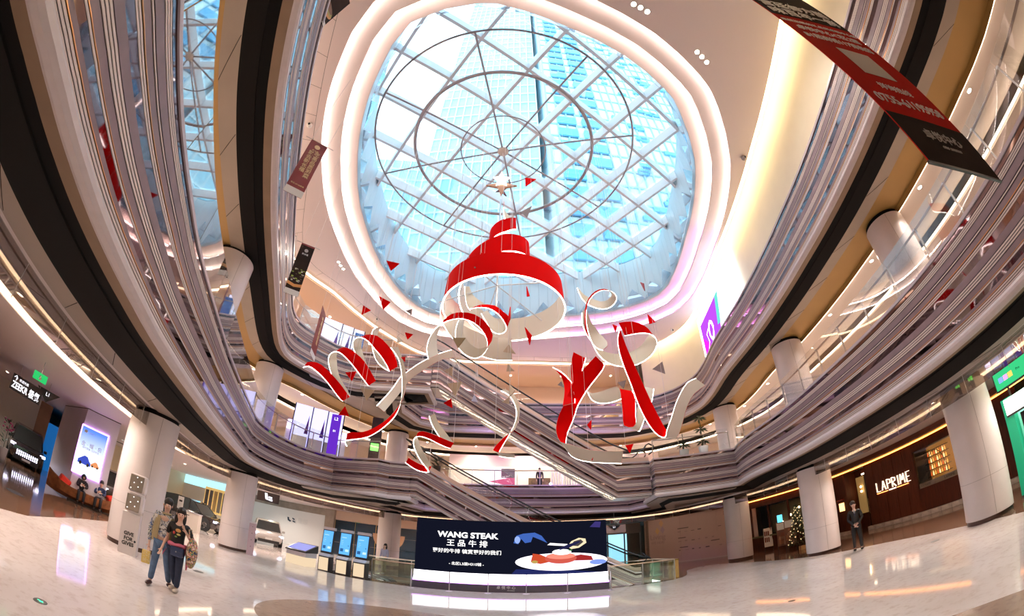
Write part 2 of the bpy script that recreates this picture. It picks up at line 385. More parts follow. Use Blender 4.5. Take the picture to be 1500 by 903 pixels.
# ------------------------------------------------------------------ top ceiling with the stepped oval opening
def plan(pts, z): return [tuple(at_z(p, z)[:2]) for p in pts]
INN = [(700, 5), (602, 33), (558, 100), (538, 150), (527, 200), (524, 250), (528, 301), (549, 367), (567, 400), (594, 434), (631, 458), (690, 467), (750, 469), (830, 463), (900, 455), (964, 432), (988, 397), (1003, 350), (1015, 300), (1017, 233), (995, 163), (973, 130), (913, 80), (833, 40), (790, 23), (747, 10)]
ZI, ZM, ZO = 16.2, 15.8, 15.4
inn = catmull(plan(INN, ZI), .9, closed=True); inn = orient(inn)
def osc(path, k, c=None):
    c = c or (sum(p[0] for p in path)/len(path), sum(p[1] for p in path)/len(path)); return [(c[0]+(p[0]-c[0])*k, c[1]+(p[1]-c[1])*k) for p in path]
c3 = empty('ceiling', kind='structure')
nI = normals(inn, True)
COVEL = emat('cove_pink_white', (1, .83, .76), 32.)
STEPM = mat('skylight_step', (.84, .74, .69), .5)
def offp(n): return [(p[0]+q[0]*n, p[1]+q[1]*n) for p, q in zip(inn, nI)]
# curved bands: inner band rises to the opening, outer band below it
sweep('inner_cove_band', inn, [(0, ZI), (.02, ZI-.06), (.3, ZI-.1), (.84, ZI-.12), (.84, ZI-.02), (.1, ZI+.05)], STEPM, c3, smooth='auto')
sweep('outer_cove_band', inn, [(.68, ZM), (.7, ZM-.08), (1.0, ZM-.12), (1.6, ZM-.14), (1.6, ZM), (.8, ZM+.03)], STEPM, c3, smooth='auto')
vio = [i for i, p in enumerate(inn) if 12 < math.degrees(math.atan2(p[1]-13, p[0]-1)) < 78]; rest = [i for i in range(len(inn)) if i not in vio]
def runs(ix):
    out = [[ix[0]]]
    for i in ix[1:]:
        if i == out[-1][-1]+1: out[-1].append(i)
        else: out.append([i])
    return out
COVEV = emat('cove_violet', (.82, .36, 1), 22.)
def cove(a, b, z0, z1):
    for idx, mm in ((vio, COVEV), (rest, COVEL)):
        for r in runs(idx):
            if len(r) > 1: sweep('cove_light', [inn[i] for i in r]+[inn[(r[-1]+1) % len(inn)]], [(a, z0), (a, z1), (b, z1), (b, z0)], mm, c3, closed=False)
cove(.74, .78, ZM+.04, ZM+.07)
cove(1.5, 1.54, ZO+.09, ZO+.12)
sweep('cove_riser', inn, [(.84, ZM), (.84, ZI), (.88, ZI), (.88, ZM)], STEPM, c3)
sweep('cove_riser', inn, [(1.6, ZO+.02), (1.6, ZM), (1.64, ZM), (1.64, ZO+.02)], STEPM, c3)
slab('ceiling_patch', [(-10.2, 18.0), (-6.3, 19.6), (-6.1, 21.8), (-6.4, 23.2), (-5.8, 25.5), (-4.2, 26.6), (-7, 27.5), (-11, 23)], [], C2+.12, C2+.15, PANEL, c2)
slab('ceiling_patch', [(-10.2, 19.4), (-6.5, 20.1), (-5.9, 20.6), (-4.9, 22.0), (-6.1, 23.4), (-5.3, 26.4), (-8, 27.5), (-11.5, 23)], [], C1+.14, C1+.17, PANEL, c1)
slab('ceiling_patch', [(6.9, 19.1), (10.9, 18.6), (11.5, 23), (8, 27.4), (7.7, 26.5), (8.4, 24.6), (7.3, 22)], [], C1+.14, C1+.17, PANEL, c1)
# ------------------------------------------------------------------ polar rings for the top ceiling
def radial(path, a):
    dx, dy = math.cos(a), math.sin(a); best = 0
    for i in range(len(path)):
        p, q = path[i], path[(i+1) % len(path)]; ex, ey = q[0]-p[0], q[1]-p[1]; den = dx*ey-dy*ex
        if abs(den) < 1e-9: continue
        wx, wy = p[0]-CTR[0], p[1]-CTR[1]; t = (wx*ey-wy*ex)/den; u = (wx*dy-wy*dx)/den
        if t > 0 and -1e-6 <= u <= 1+1e-6: best = max(best, t)
    return best
NA = 144; ANG = [-2*PI*i/NA for i in range(NA)]
def polar(path, n=0):
    nr = normals(path, True); q = [(p[0]+m[0]*n, p[1]+m[1]*n) for p, m in zip(path, nr)]
    return [(CTR[0]+math.cos(a)*radial(q, a), CTR[1]+math.sin(a)*radial(q, a)) for a in ANG]
RECT = [(-34, -12), (-34, 46), (30, 46), (30, -12)]
RECTP = [ray_out((CTR[0]+math.cos(a), CTR[1]+math.sin(a)), 0) for a in ANG]
def ring2(name, a, b, z, t, m, par=None, kind=None):
    B = MB(); N = len(a)
    for zz in (z, z+t): B.v += [(x, y, zz) for x, y in a]+[(x, y, zz) for x, y in b]
    for i in range(N):
        j = (i+1) % N; B.f += [(i, j, N+j, N+i), (2*N+i, 3*N+i, 3*N+j, 2*N+j), (i, 2*N+i, 2*N+j, j), (N+i, N+j, 3*N+j, 3*N+i)]
    o = B.build(name, m, par)
    if kind: o['kind'] = kind
    return o
innP = polar(inn, 1.46); q3in = polar(Q3, .42); q3mid = polar(Q3, 1.35)
def sector(ang):   # True on the side of the tall cream wall
    a = math.degrees(ang) % 360; return a > 290 or a < 62
edge = [q3in[i] if sector(ANG[i]) else q3mid[i] for i in range(NA)]
ring2('flat_ceiling', innP, edge, C3, .08, CEILP, c3)
ring2('corridor_ceiling', [q3in[i] if sector(a) else q3mid[i] for i, a in enumerate(ANG)], RECTP, C3+.5, .08, CEIL, c3)
lowa = polar(Q3, 1.7)
left_i = [i for i in range(NA) if not sector(ANG[i])]
def arc_ring(name, a, b, idx, z, t, m, par):
    B = MB(); A = [a[i] for i in idx]; Bb = [b[i] for i in idx]; N = len(A)
    for zz in (z, z+t): B.v += [(x, y, zz) for x, y in A]+[(x, y, zz) for x, y in Bb]
    for i in range(N-1):
        j = i+1; B.f += [(i, j, N+j, N+i), (2*N+i, 3*N+i, 3*N+j, 2*N+j), (i, 2*N+i, 2*N+j, j), (N+i, N+j, 3*N+j, 3*N+i)]
    return B.build(name, m, par)
# contiguous order for the left sector
left_i = sorted(left_i)
arc_ring('lower_ceiling', lowa, RECTP, left_i, C3-.25, .06, mat('ceiling_apricot', (.78, .56, .4), .55), c3)
pth = [polar(Q3, 1.62)[i] for i in left_i]
sweep('cove_light', pth, [(0, C3-.15), (0, C3+.0), (.04, C3+.0), (.04, C3-.15)], WARM2, c3, closed=False)
# tall cream wall over the right-hand fascia, washed by a cove behind the ceiling edge
right_i = [i for i in range(NA) if sector(ANG[i])]
right_i = sorted(right_i, key=lambda i: -((math.degrees(ANG[i])+180) % 360))
wp = [polar(Q3, 1.0)[i] for i in right_i]
wall_r = sweep('wall_right', wp, [(0, FL3), (0, C3+.55), (.12, C3+.55), (.12, FL3)], CREAM, None, closed=False, smooth='auto'); wall_r['kind'] = 'structure'
wl_ = [polar(Q3, .5)[i] for i in right_i]
sweep('cove_light', wl_, [(0, C3+.1), (0, C3+.2), (.12, C3+.2), (.12, C3+.1)], emat('cove_golden', (1, .78, .36), 16.), c3, closed=False)
# concealed ceiling joints
for n in (.75,):
    sweep('ceiling_joint', [polar(Q3, n)[i] for i in left_i], [(0, C3-.003), (0, C3+.01), (.012, C3+.01), (.012, C3-.003)], VENTG, c3, closed=False)
for i in left_i[::3]:
    a, b = polar(Q3, .75)[i], polar(Q3, 1.33)[i] if False else q3mid[i]
    MB().tube((a[0], a[1], C3), (b[0], b[1], C3), .006, 4).build('ceiling_joint', VENTG, c3)

# ------------------------------------------------------------------ skylight: shaft panels, beams, glass
sky = empty('skylight', (0, 0, 0), label='oval glass roof of diamond panes over the atrium', cat='skylight')
ZG = 19.75; SHAFT = mat('shaft_panel', (.72, .84, .9), .3, noise=.05, nscale=1)
def inside(p, poly):
    c = False; j = len(poly)-1
    for i in range(len(poly)):
        if (poly[i][1] > p[1]) != (poly[j][1] > p[1]) and p[0] < (poly[j][0]-poly[i][0])*(p[1]-poly[i][1])/(poly[j][1]-poly[i][1])+poly[i][0]: c = not c
        j = i
    return c
def resample(path, step, closed=True):
    P = path+[path[0]] if closed else path; L = [0]
    for a, b in zip(P, P[1:]): L.append(L[-1]+math.dist(a, b))
    n = max(1, round(L[-1]/step)); out = []; k = 0
    for i in range(n+(0 if closed else 1)):
        t = L[-1]*i/n
        while k < len(P)-2 and L[k+1] < t: k += 1
        u = (t-L[k])/max(1e-9, L[k+1]-L[k]); out.append(tuple(a+(b-a)*u for a, b in zip(P[k], P[k+1])))
    return out
sp = resample([(p[0]+q[0]*.03, p[1]+q[1]*.03) for p, q in zip(inn, nI)], .62)
pm = MB().box(-.5, 0, 0, .5, .05, 1).build('shaft_panel', SHAFT, sky)
for i in range(len(sp)):
    a, b = sp[i], sp[(i+1) % len(sp)]; o = pm if i == 0 else link('shaft_panel', pm.data, sky)
    o.location = ((a[0]+b[0])/2, (a[1]+b[1])/2, ZI+.02); o.rotation_euler = (0, 0, math.atan2(b[1]-a[1], b[0]-a[0])+(.03 if i % 2 else -.03)); o.scale = (math.dist(a, b)-.012, 1, ZG-ZI-.05)
sweep('shaft_lining', [(p[0]+q[0]*.12, p[1]+q[1]*.12) for p, q in zip(inn, nI)], [(0, ZI), (0, ZG+.1), (.05, ZG+.1), (.05, ZI)], mat('shaft_dark', (.2, .3, .36), .5), sky)
BEAM = mat('roof_beam', (.9, .87, .88), .4)
E1 = Vector((1.454, -1.94)); E2 = Vector((2.0, 1.50)); ORG_ = Vector((-3.79, 13.6))
def clip(p, d, poly):
    ts = []
    for i in range(len(poly)):
        a, b = Vector(poly[i]), Vector(poly[(i+1) % len(poly)]); e = b-a; den = d.x*e.y-d.y*e.x
        if abs(den) < 1e-9: continue
        w = a-p; t = (w.x*e.y-w.y*e.x)/den; u = (w.x*d.y-w.y*d.x)/den
        if 0 <= u <= 1: ts.append(t)
    return (min(ts), max(ts)) if len(ts) > 1 else None
shaftpoly = [(p[0]+q[0]*.05, p[1]+q[1]*.05) for p, q in zip(inn, nI)]
for fam, (e, f) in enumerate(((E1, E2), (E2, E1))):
    for k in range(-7, 9):
        p = ORG_+f*k; r = clip(p, e, shaftpoly)
        if not r: continue
        a, b = p+e*r[0], p+e*r[1]
        if (b-a).length < .7: continue
        ang = math.atan2(e.y, e.x); L = (b-a).length
        MB().box(-.07, -.0, 0, .07, L, .62).build('beam', BEAM, sky, loc=(a.x, a.y, ZG-.65+fam*.003), rot=(0, 0, ang-PI/2))
PANE = glassmat('roof_glass', (.84, .95, .98), .03)
FRM = mat('glazing_frame', (.25, .33, .38), .4)
gq = [ORG_*0, E1, E1+E2, E2]
def pane_mesh():
    b = MB(); s = .04
    c = (E1+E2)/2; pts = [c+(g-c)*(1-s) for g in gq]
    b.add([(p.x, p.y, z) for z in (0, .03) for p in pts], [(0, 1, 2, 3), (7, 6, 5, 4), (0, 4, 5, 1), (1, 5, 6, 2), (2, 6, 7, 3), (3, 7, 4, 0)]); return b
pane0 = None
for i in range(-8, 9):
    for j in range(-8, 9):
        o = ORG_+E1*i+E2*j; c = o+(E1+E2)/2
        if any(inside((o+E1*a+E2*b)[:], shaftpoly) for a in (0, .5, 1) for b in (0, .5, 1)):
            if pane0 is None: pane0 = pane_mesh().build('pane', PANE, sky); ob = pane0
            else: ob = link('pane', pane0.data, sky)
            ob.location = (o.x, o.y, ZG+.02)
# upstanding triangular fins round the opening
tri = glassmat('fin_glass', (.78, .84, .9), .22)
fp = resample(inn, 1.55)
for i in range(len(fp)):
    a, b = Vector(fp[i]+(0,)), Vector(fp[(i+1) % len(fp)]+(0,)); m_ = (a+b)/2; h = .9+.5*random.random(); n_ = Vector((-(b-a).y, (b-a).x, 0)).normalized()
    q = [a+Vector((0, 0, ZI+.06)), b+Vector((0, 0, ZI+.06)), m_+Vector((0, 0, ZI+h))-n_*.12]
    MB().add([v-n_*.1 for v in q]+[v-n_*.115 for v in q], [(0, 1, 2), (5, 4, 3), (0, 3, 4, 1), (1, 4, 5, 2), (2, 5, 3, 0)]).build('triangular_fin', tri, sky)

# ------------------------------------------------------------------ outer shell and ground floor
for nm, bx in (('wall_left', (-34.2, -12, -.1, -34, 46, 16)), ('wall_far', (-34, 46, -.1, 30, 46.2, 16)), ('wall_outer', (30, -12, -.1, 30.2, 46, 16)), ('wall_behind', (-34, -12.2, -.1, 30, -12, 16))):
    MB().box(*bx).build(nm, mat('outer_wall', (.6, .5, .42), .6), None)['kind'] = 'structure'
def marble(name, c1_, c2_, rough):
    m = mat(name, c1_, rough, noise=.1, nscale=1.2, spec=.6); nt = m.node_tree; b = nt.nodes['Principled BSDF']
    tc = nt.nodes.new('ShaderNodeTexCoord'); n1 = nt.nodes.new('ShaderNodeTexNoise'); n1.inputs['Scale'].default_value = 5.5; n1.inputs['Detail'].default_value = 9; n1.inputs['Roughness'].default_value = .65
    n2 = nt.nodes.new('ShaderNodeTexNoise'); n2.inputs['Scale'].default_value = .7; n2.inputs['Detail'].default_value = 3
    r1 = nt.nodes.new('ShaderNodeValToRGB'); r1.color_ramp.elements[0].position = .33; r1.color_ramp.elements[0].color = tuple(c2_)+(1,); r1.color_ramp.elements[1].position = .5; r1.color_ramp.elements[1].color = tuple(c1_)+(1,)
    mx = nt.nodes.new('ShaderNodeMix'); mx.data_type = 'RGBA'; mx.blend_type = 'MULTIPLY'; mx.inputs[0].default_value = .5
    r2 = nt.nodes.new('ShaderNodeValToRGB'); r2.color_ramp.elements[0].position = .3; r2.color_ramp.elements[0].color = (.78, .74, .72, 1); r2.color_ramp.elements[1].position = .65
    nt.links.new(tc.outputs['Object'], n1.inputs['Vector']); nt.links.new(tc.outputs['Object'], n2.inputs['Vector'])
    nt.links.new(n1.outputs[0], r1.inputs[0]); nt.links.new(n2.outputs[0], r2.inputs[0]); nt.links.new(r1.outputs[0], mx.inputs[6]); nt.links.new(r2.outputs[0], mx.inputs[7]); nt.links.new(mx.outputs[2], b.inputs['Base Color'])
    return m
MW = marble('marble_cream', (.78, .7, .67), (.66, .56, .51), .06); MBN = marble('marble_brown', (.2, .115, .075), (.13, .07, .045), .08)
WELL = [(-6.9, 17.9), (-6.9, 20.6), (6.9, 20.6), (6.9, 17.9)]
fl = empty('floor', kind='structure')
slab('border_marble', RECT, [WELL], -.15, 0, MBN, fl)
WH = catmull([(-6, -6.5), (-8.4, -1), (-9.4, 3.3), (-9.8, 5.2), (-11.5, 7.6), (-13.4, 11), (-16, 15.2), (-21, 17.5), (-27, 21), (-27, 33), (-12, 34)], 1.0)
WH += catmull([(-7.6, 21.2), (-7.5, 17.4), (-4, 16.9), (0, 16.8), (4.2, 17.1), (7.4, 18.0), (9.2, 21.5), (10.8, 22.2), (11.3, 19.5), (11.55, 14), (12.1, 10.8), (11.6, 7.3), (10.7, 4.6), (9, 1), (6.5, -4), (2, -8)], .8)
slab('cream_marble', WH, [], .0005, .004, MW, fl)
med = MB(); med.prism([(-2.6+2.35*math.cos(2*PI*i/64), 8.55+2.35*math.sin(2*PI*i/64)) for i in range(64)], .004, .007); med.build('brown_medallion', marble('marble_tan', (.34, .23, .17), (.24, .15, .1), .22), fl)
med = MB(); med.prism([(2.9+2.75*math.cos(2*PI*i/64), 1.3+2.75*math.sin(2*PI*i/64)) for i in range(64)], .004, .007); med.build('brown_medallion', MATS['marble_tan'], fl)

# ------------------------------------------------------------------ columns
SKIRT = mat('bronze_skirting', (.09, .05, .04), .3, metal=.5); GROOVE = mat('panel_joint', (.35, .3, .29), .6)
def column(x, y, z0, z1, label, r=.74, hatch=None, group=None, collar=False):
    t = empty('column', (x, y, z0), label=label, cat='column', group=group)
    h = z1-z0
    MB().lathe([(r-.03, 0), (r-.03, .12)], 40).build('skirting', SKIRT, t, smooth=True)
    MB().lathe([(r, .12), (r, h*.30)], 48).build('lower_shaft', COLW, t, smooth=True)
    MB().lathe([(r-.008, h*.30), (r-.008, h*.30+.008)], 48).build('joint', GROOVE, t, smooth=True)
    MB().lathe([(r, h*.30+.008), (r, h-.1)], 48).build('upper_shaft', COLW, t, smooth=True)
    MB().lathe([(r-.06, h-.1), (r-.06, h+.05)], 40).build('shadow_gap', VENT, t, smooth=True)
    for a in (hatch or ()):
        ca, sa = math.cos(a), math.sin(a); MB().box(-.004, -.002, .14, .004, .004, h-.12).build('vertical_joint', GROOVE, t, loc=(ca*r, sa*r, 0), rot=(0, 0, a-PI/2))
    return t
def toward(x, y, off=0): return math.atan2(-y, -x)+off
COLS = [(-9.45, 8.4, 'thick white column behind the strolling couple, cream speaker totem at its foot'),
        (-12.2, 17.1, 'white column between the dark car and the white car showroom'),
        (12.3, 14.3, 'white column beside the Christmas tree left of the guard in black'),
        (12.65, 21.9, 'warm-lit white column in front of the mauve hoarding wall'),
        (11.7, 6.15, 'large white column left of the green shop with the green glow on its flank'),
        (-7.6, 27.2, 'white column behind the touch-screen kiosks, small black lettering down its side')]
for i, (x, y, lab) in enumerate(COLS): column(x, y, 0, C1, lab, hatch=[toward(x, y, .25)])
for x, y, lab in [(11.6, 6.2, 'largest white column on level two right, nearest the red banner'), (12.2, 14.0, 'white column on level two right above the middle of the louvred parapet'),
                  (12.9, 22.0, 'white column on level two right with potted plants at its foot'), (-8.95, 8.7, 'white column on level two left behind the reflecting glass parapet'),
                  (-12.0, 17.0, 'violet-lit white column on level two left near the parapet bend'), (-7.6, 27.2, 'white column on level two by the head of the lower escalator')]:
    column(x, y, FL2, C2, lab, hatch=[toward(x, y, .3)])
column(-12.4, 16.6, FL3, C3-.25, 'pink-lit white column on level three behind the dark hanging banner')
for p in ((1196, 800), (1435, 752)):
    o = None
# ------------------------------------------------------------------ glass balustrades
def balustrade(name, label, path, z, group=None, glass=GLASS, step=1.45, rail=True, off=.2, posts=True, h=1.12):
    nr = normals(path, False); P = [(p[0]+q[0]*off, p[1]+q[1]*off) for p, q in zip(path, nr)]
    pts = resample(P, step, closed=False); t = empty(name, (pts[0][0], pts[0][1], z), label=label, cat='railing', group=group); o = Vector((pts[0][0], pts[0][1], z))
    unit = None; postm = None
    for a, b in zip(pts, pts[1:]):
        if unit is None: unit = MB().box(0, -.006, .0, 1, .006, 1).build('glass_pane', glass, t); ob = unit
        else: ob = link('glass_pane', unit.data, t)
        ob.location = (a[0]-o.x, a[1]-o.y, .02); ob.rotation_euler = (0, 0, math.atan2(b[1]-a[1], b[0]-a[0])); ob.scale = (math.dist(a, b)-.02, 1, h)
    if posts:
        for a in pts:
            if postm is None:
                m_ = MB(); m_.box(-.018, .03, 0, .018, .08, .95); m_.box(-.03, -.01, .93, .03, .06, .97); postm = m_.build('post', STEEL, t); ob = postm
            else: ob = link('post', postm.data, t)
            i = min(range(len(P)), key=lambda k: math.dist(P[k], a)); ob.location = (a[0]-o.x, a[1]-o.y, 0); ob.rotation_euler = (0, 0, math.atan2(nr[i][1], nr[i][0])-PI/2)
    if rail:
        MB().path([(p[0]+q[0]*.09-o.x, p[1]+q[1]*.09-o.y, .97) for p, q in zip(P, nr)], .032, 8).build('handrail', RAILM, t, smooth=True)
    return t
L2Rd = catmull(L2R+[(7.6, -1.5)], .6); L2Ld = catmull([(-2.9, -1.5)]+L2L, .6)
L3Rd = catmull(L3R, .6); L3Ld = catmull(L3L, .6)
balustrade('glass_balustrade', 'glass parapet with bronze handrail along level two right', L2Rd, 5.81)
balustrade('glass_balustrade', 'mirror-like glass parapet along level two left reflecting the skylight', L2Ld[:len(L2Ld)-9], 5.81, glass=GLASSL, posts=False, rail=True, step=2.1)
balustrade('glass_balustrade', 'glass parapet at the far left bend of level two below the illuminated posters', L2Ld[len(L2Ld)-10:]+[(-6.6, 19.95)], 5.81)
balustrade('glass_balustrade', 'glass parapet at the landing of level two right beside the escalator foot', [(6.9, 19.1), (10.9, 18.5)], 5.81)
balustrade('glass_balustrade', 'glass parapet along the far side of level two in front of the shops', [(-5.2, 26.3), (1.5, 26.1), (7.6, 26.6)], 5.81)
balustrade('glass_balustrade', 'glass parapet with handrail along level three left', [p for p in L3Ld if p[1] > 11], Z3T)
# ------------------------------------------------------------------ escalators between the levels
RUB = mat('escalator_rubber', (.02, .02, .022), .35); STEP = mat('escalator_step', (.3, .3, .32), .35, metal=.8); COPPER = mat('escalator_skirt', (.72, .55, .47), .28, metal=.5)
SOFF = mat('escalator_soffit', (.78, .68, .6), .3)
def escalator(label, x0, x1, zt0, zt1, yf, yb, th, flat0, flat1, lights=False):
    """cap height runs from zt0 at x0 down to zt1 at x1 with a flat landing at either end"""
    t = empty('escalator', (x0, yf, zt1-1.7), label=label, cat='escalator'); ox, oy, oz = x0, yf, zt1-1.7
    xs = [x0, x0+flat0, x1-flat1, x1]; zs = [zt0, zt0, zt1, zt1]
    path = [(x-ox, 0) for x in xs]; dz = [z-oz for z in zs]
    nr = [(0, 1)]*4
    fascia(t, path, -th, 0, closed=False, dz=dz, bull=False, cap_n=.3, nrm=nr)
    W = yb-yf
    b = MB()
    for y in (.02, W): b.v += [(x-ox, y, z-oz-th) for x, z in zip(xs, zs)]
    for y in (.02, W): b.v += [(x-ox, y, z-oz-th+.08) for x, z in zip(xs, zs)]
    for i in range(3): b.f += [(i, i+1, 5+i, 4+i), (8+i, 9+i, 13+i, 12+i), (i, i+1, 9+i, 8+i), (4+i, 5+i, 13+i, 12+i)]
    b.f += [(0, 4, 12, 8), (3, 7, 15, 11)]
    b.build('soffit_panel', SOFF, t)
    b = MB()
    b.v += [(x-ox, W-.05, z-oz-th) for x, z in zip(xs, zs)]+[(x-ox, W-.05, z-oz) for x, z in zip(xs, zs)]+[(x-ox, W, z-oz-th) for x, z in zip(xs, zs)]+[(x-ox, W, z-oz) for x, z in zip(xs, zs)]
    for i in range(3): b.f += [(i, i+1, 5+i, 4+i), (8+i, 12+i, 13+i, 9+i), (4+i, 5+i, 13+i, 12+i), (i, 8+i, 9+i, i+1)]
    b.build('rear_panel', BOARD, t)
    # copper skirting under the glass, glass, hand rails, steps
    for y, nm in ((.08, 'front'), (W-.2, 'rear')):
        b = MB()
        pr = [(0, .0), (.0, .22), (.14, .12), (.14, 0)]
        for (x, z) in zip(xs, zs): b.v += [(x-ox, y+p, z-oz+q) for p, q in pr]
        for i in range(3): b.f += [(4*i+k, 4*i+(k+1) % 4, 4*i+4+(k+1) % 4, 4*i+4+k) for k in range(4)]
        b.f += [(0, 1, 2, 3), (15, 14, 13, 12)]
        b.build('skirt_panel', COPPER, t)
        P = resample([(x-ox, z-oz) for x, z in zip(xs, zs)], 1.6, closed=False)
        for (a, c) in zip(P, P[1:]):
            g = MB(); g.add([(a[0]+.01, y+.07, a[1]+.15), (c[0]-.01, y+.07, c[1]+.15), (c[0]-.01, y+.07, c[1]+.9), (a[0]+.01, y+.07, a[1]+.9), (a[0]+.01, y+.082, a[1]+.15), (c[0]-.01, y+.082, c[1]+.15), (c[0]-.01, y+.082, c[1]+.9), (a[0]+.01, y+.082, a[1]+.9)], [(0, 1, 2, 3), (7, 6, 5, 4), (0, 4, 5, 1), (3, 2, 6, 7), (0, 3, 7, 4), (1, 5, 6, 2)]); g.build('glass_pane', GLASS, t)
        hr = [(xs[0]-ox, .45), (xs[0]-ox-.25, .65)]
        pts = [(xs[0]-ox+.1, y+.076, zs[0]-oz+.35), (xs[0]-ox-.2, y+.076, zs[0]-oz+.62), (xs[0]-ox+.05, y+.076, zs[0]-oz+.92)]+[(x-ox, y+.076, z-oz+.92) for x, z in zip(xs, zs)][1:3]+[(xs[3]-ox+.1, y+.076, zs[3]-oz+.92), (xs[3]-ox+.35, y+.076, zs[3]-oz+.62), (xs[3]-ox+.05, y+.076, zs[3]-oz+.35)]
        MB().path(catmull(pts, .35), .04, 6).build('handrail', RUB, t, smooth=True)
    sm = None; n = int((xs[2]-xs[1])/.4)
    for i in range(n):
        x = xs[1]+.4*i; z = zs[1]+(zs[2]-zs[1])*i/n-.08
        if sm is None: sm = MB().box(0, .3, -.22, .4, W-.28, 0).build('step', STEP, t); o = sm
        else: o = link('step', sm.data, t)
        o.location = (x-ox, 0, z-oz)
    if lights:
        b = MB(); r_ = random.Random(3); L = xs[2]-xs[1]; sl = (zs[2]-zs[1])/L
        for i in range(150):
            x = xs[1]+L*(i+.5)/150; 
            for k in range(7):
                if math.sin(i*.23+k*1.3)*math.sin(i*.071+2)+.35*math.sin(k*2+i*.5) > .12:
                    y = .32+k*.13+(.065 if i % 2 else 0); z = zs[1]+sl*(x-xs[1])-th-.004
                    b.add([(x-ox-.022, y, z-oz+.022*-sl), (x-ox+.022, y, z-oz-.022*-sl), (x-ox+.022, y+.035, z-oz-.022*-sl), (x-ox-.022, y+.035, z-oz+.022*-sl)], [(0, 1, 2, 3)])
        o = b.build('perforated_lights', emat('perforation_glow', (1, .85, .6), 5.), t); o['kind'] = 'stuff'
    return t
escalator('upper escalator with louvred flank and perforated glowing soffit, from level three down to level two', -4.15, 6.8, 11.43, 5.81, 19.62, 21.3, 1.72, .45, 1.7, True)
escalator('lower escalator with louvred flank, from level two down behind the big screen', -4.85, 6.3, 5.81, .35, 20.35, 21.95, 1.7, .35, .3)
# solid undersides of the two landings
for nm, x0, x1, y0, y1, z in (('landing_soffit', -6.25, -4.05, 19.5, 21.6, Z3B-.02), ('landing_soffit', -6.0, -4.8, 20.4, 22.2, Z2B-.02)):
    MB().box(x0, y0, z, x1, y1, z+.06).build(nm, SOFF, c2 if z > 6 else c1)

# ------------------------------------------------------------------ hanging ring frame, star, spiral tree, ribbons
PIPE = mat('ring_pipe', (.36, .32, .34), .4, metal=.3); REDP = mat('ribbon_red', (.78, .0, .0), .75, spec=.05); BEIGE = mat('ribbon_beige', (.74, .68, .58), .5); GREYB = mat('grey_board', (.34, .3, .32), .5)
LED = emat('ribbon_led', (1, .94, .86), 9.); CABLE = mat('steel_cable', (.75, .73, .75), .4)
ZH = 17.1; HUB = at_z((737, 222), ZH); HK = (ZH-CAM_H)/13.65
fr = empty('hanging_ring_frame', (HUB.x, HUB.y, ZH), label='three concentric steel rings with eight spokes hung under the glass roof', cat='frame')
MB().lathe([(0, -.12), (.2, -.1), (.26, 0), (.2, .1), (0, .12)], 24).build('hub', mat('hub_beige', (.62, .52, .46), .4), fr, smooth=True)
for R_, r_, nm in ((5.12*HK, .045, 'outer_ring'), (3.5*HK, .078, 'middle_ring'), (1.66*HK, .032, 'inner_ring')):
    MB().path([(R_*math.cos(2*PI*i/96), R_*math.sin(2*PI*i/96), 0) for i in range(96)], r_, 6, closed=True).build(nm, PIPE, fr, smooth=True)
for p in [(696, 49), (860, 83), (924, 199), (873, 301), (762, 345), (652, 328), (566, 254), (568, 137)]:
    q = at_z(p, ZH)-HUB; q.z = 0; q = q.normalized()*5.12*HK
    MB().tube((q.x*.03, q.y*.03, 0), q, .044, 6).build('spoke', PIPE, fr)
for i in range(4):
    a = i*PI/2+.4; R_ = 3.5*HK
    MB().tube((R_*math.cos(a), R_*math.sin(a), 0), (R_*math.cos(a)*.98, R_*math.sin(a)*.98, ZG-ZH-.5), .008, 4).build('cable', CABLE, fr)
AX, AY = HUB.x, HUB.y
# star
def star_poly(n, R_, r_, a0=PI/2): return [((R_ if i % 2 == 0 else r_)*math.cos(a0+PI*i/n), (R_ if i % 2 == 0 else r_)*math.sin(a0+PI*i/n)) for i in range(2*n)]
sc_ = at_y((737, 272), AY); st = empty('star_ornament', (AX, AY, sc_.z), label='brown and glowing star ornament at the tip of the red spiral tree', cat='star')
RX = Matrix.Rotation(PI/2, 3, 'X')
MB().prism(star_poly(4, .62, .2), -.04, .04, R=RX, origin=(0, 0, -.02)).build('brown_star', mat('star_bronze', (.6, .3, .16), .4), st)
MB().prism(star_poly(5, .36, .16), -.03, .03, R=Matrix.Rotation(.35, 3, 'X') @ RX, origin=(0, -.12, .22)).build('glowing_star', emat('star_glow', (1, .97, .92), 9.), st)
MB().prism(star_poly(4, .34, .1, PI/4), -.03, .03, R=Matrix.Rotation(.5, 3, 'Z') @ RX, origin=(0, .06, -.22)).build('dark_star', mat('star_dark', (.2, .05, .06), .4), st)
MB().tube((0, 0, .1), (0, 0, ZH-sc_.z-.1), .01, 4).build('cable', CABLE, st)
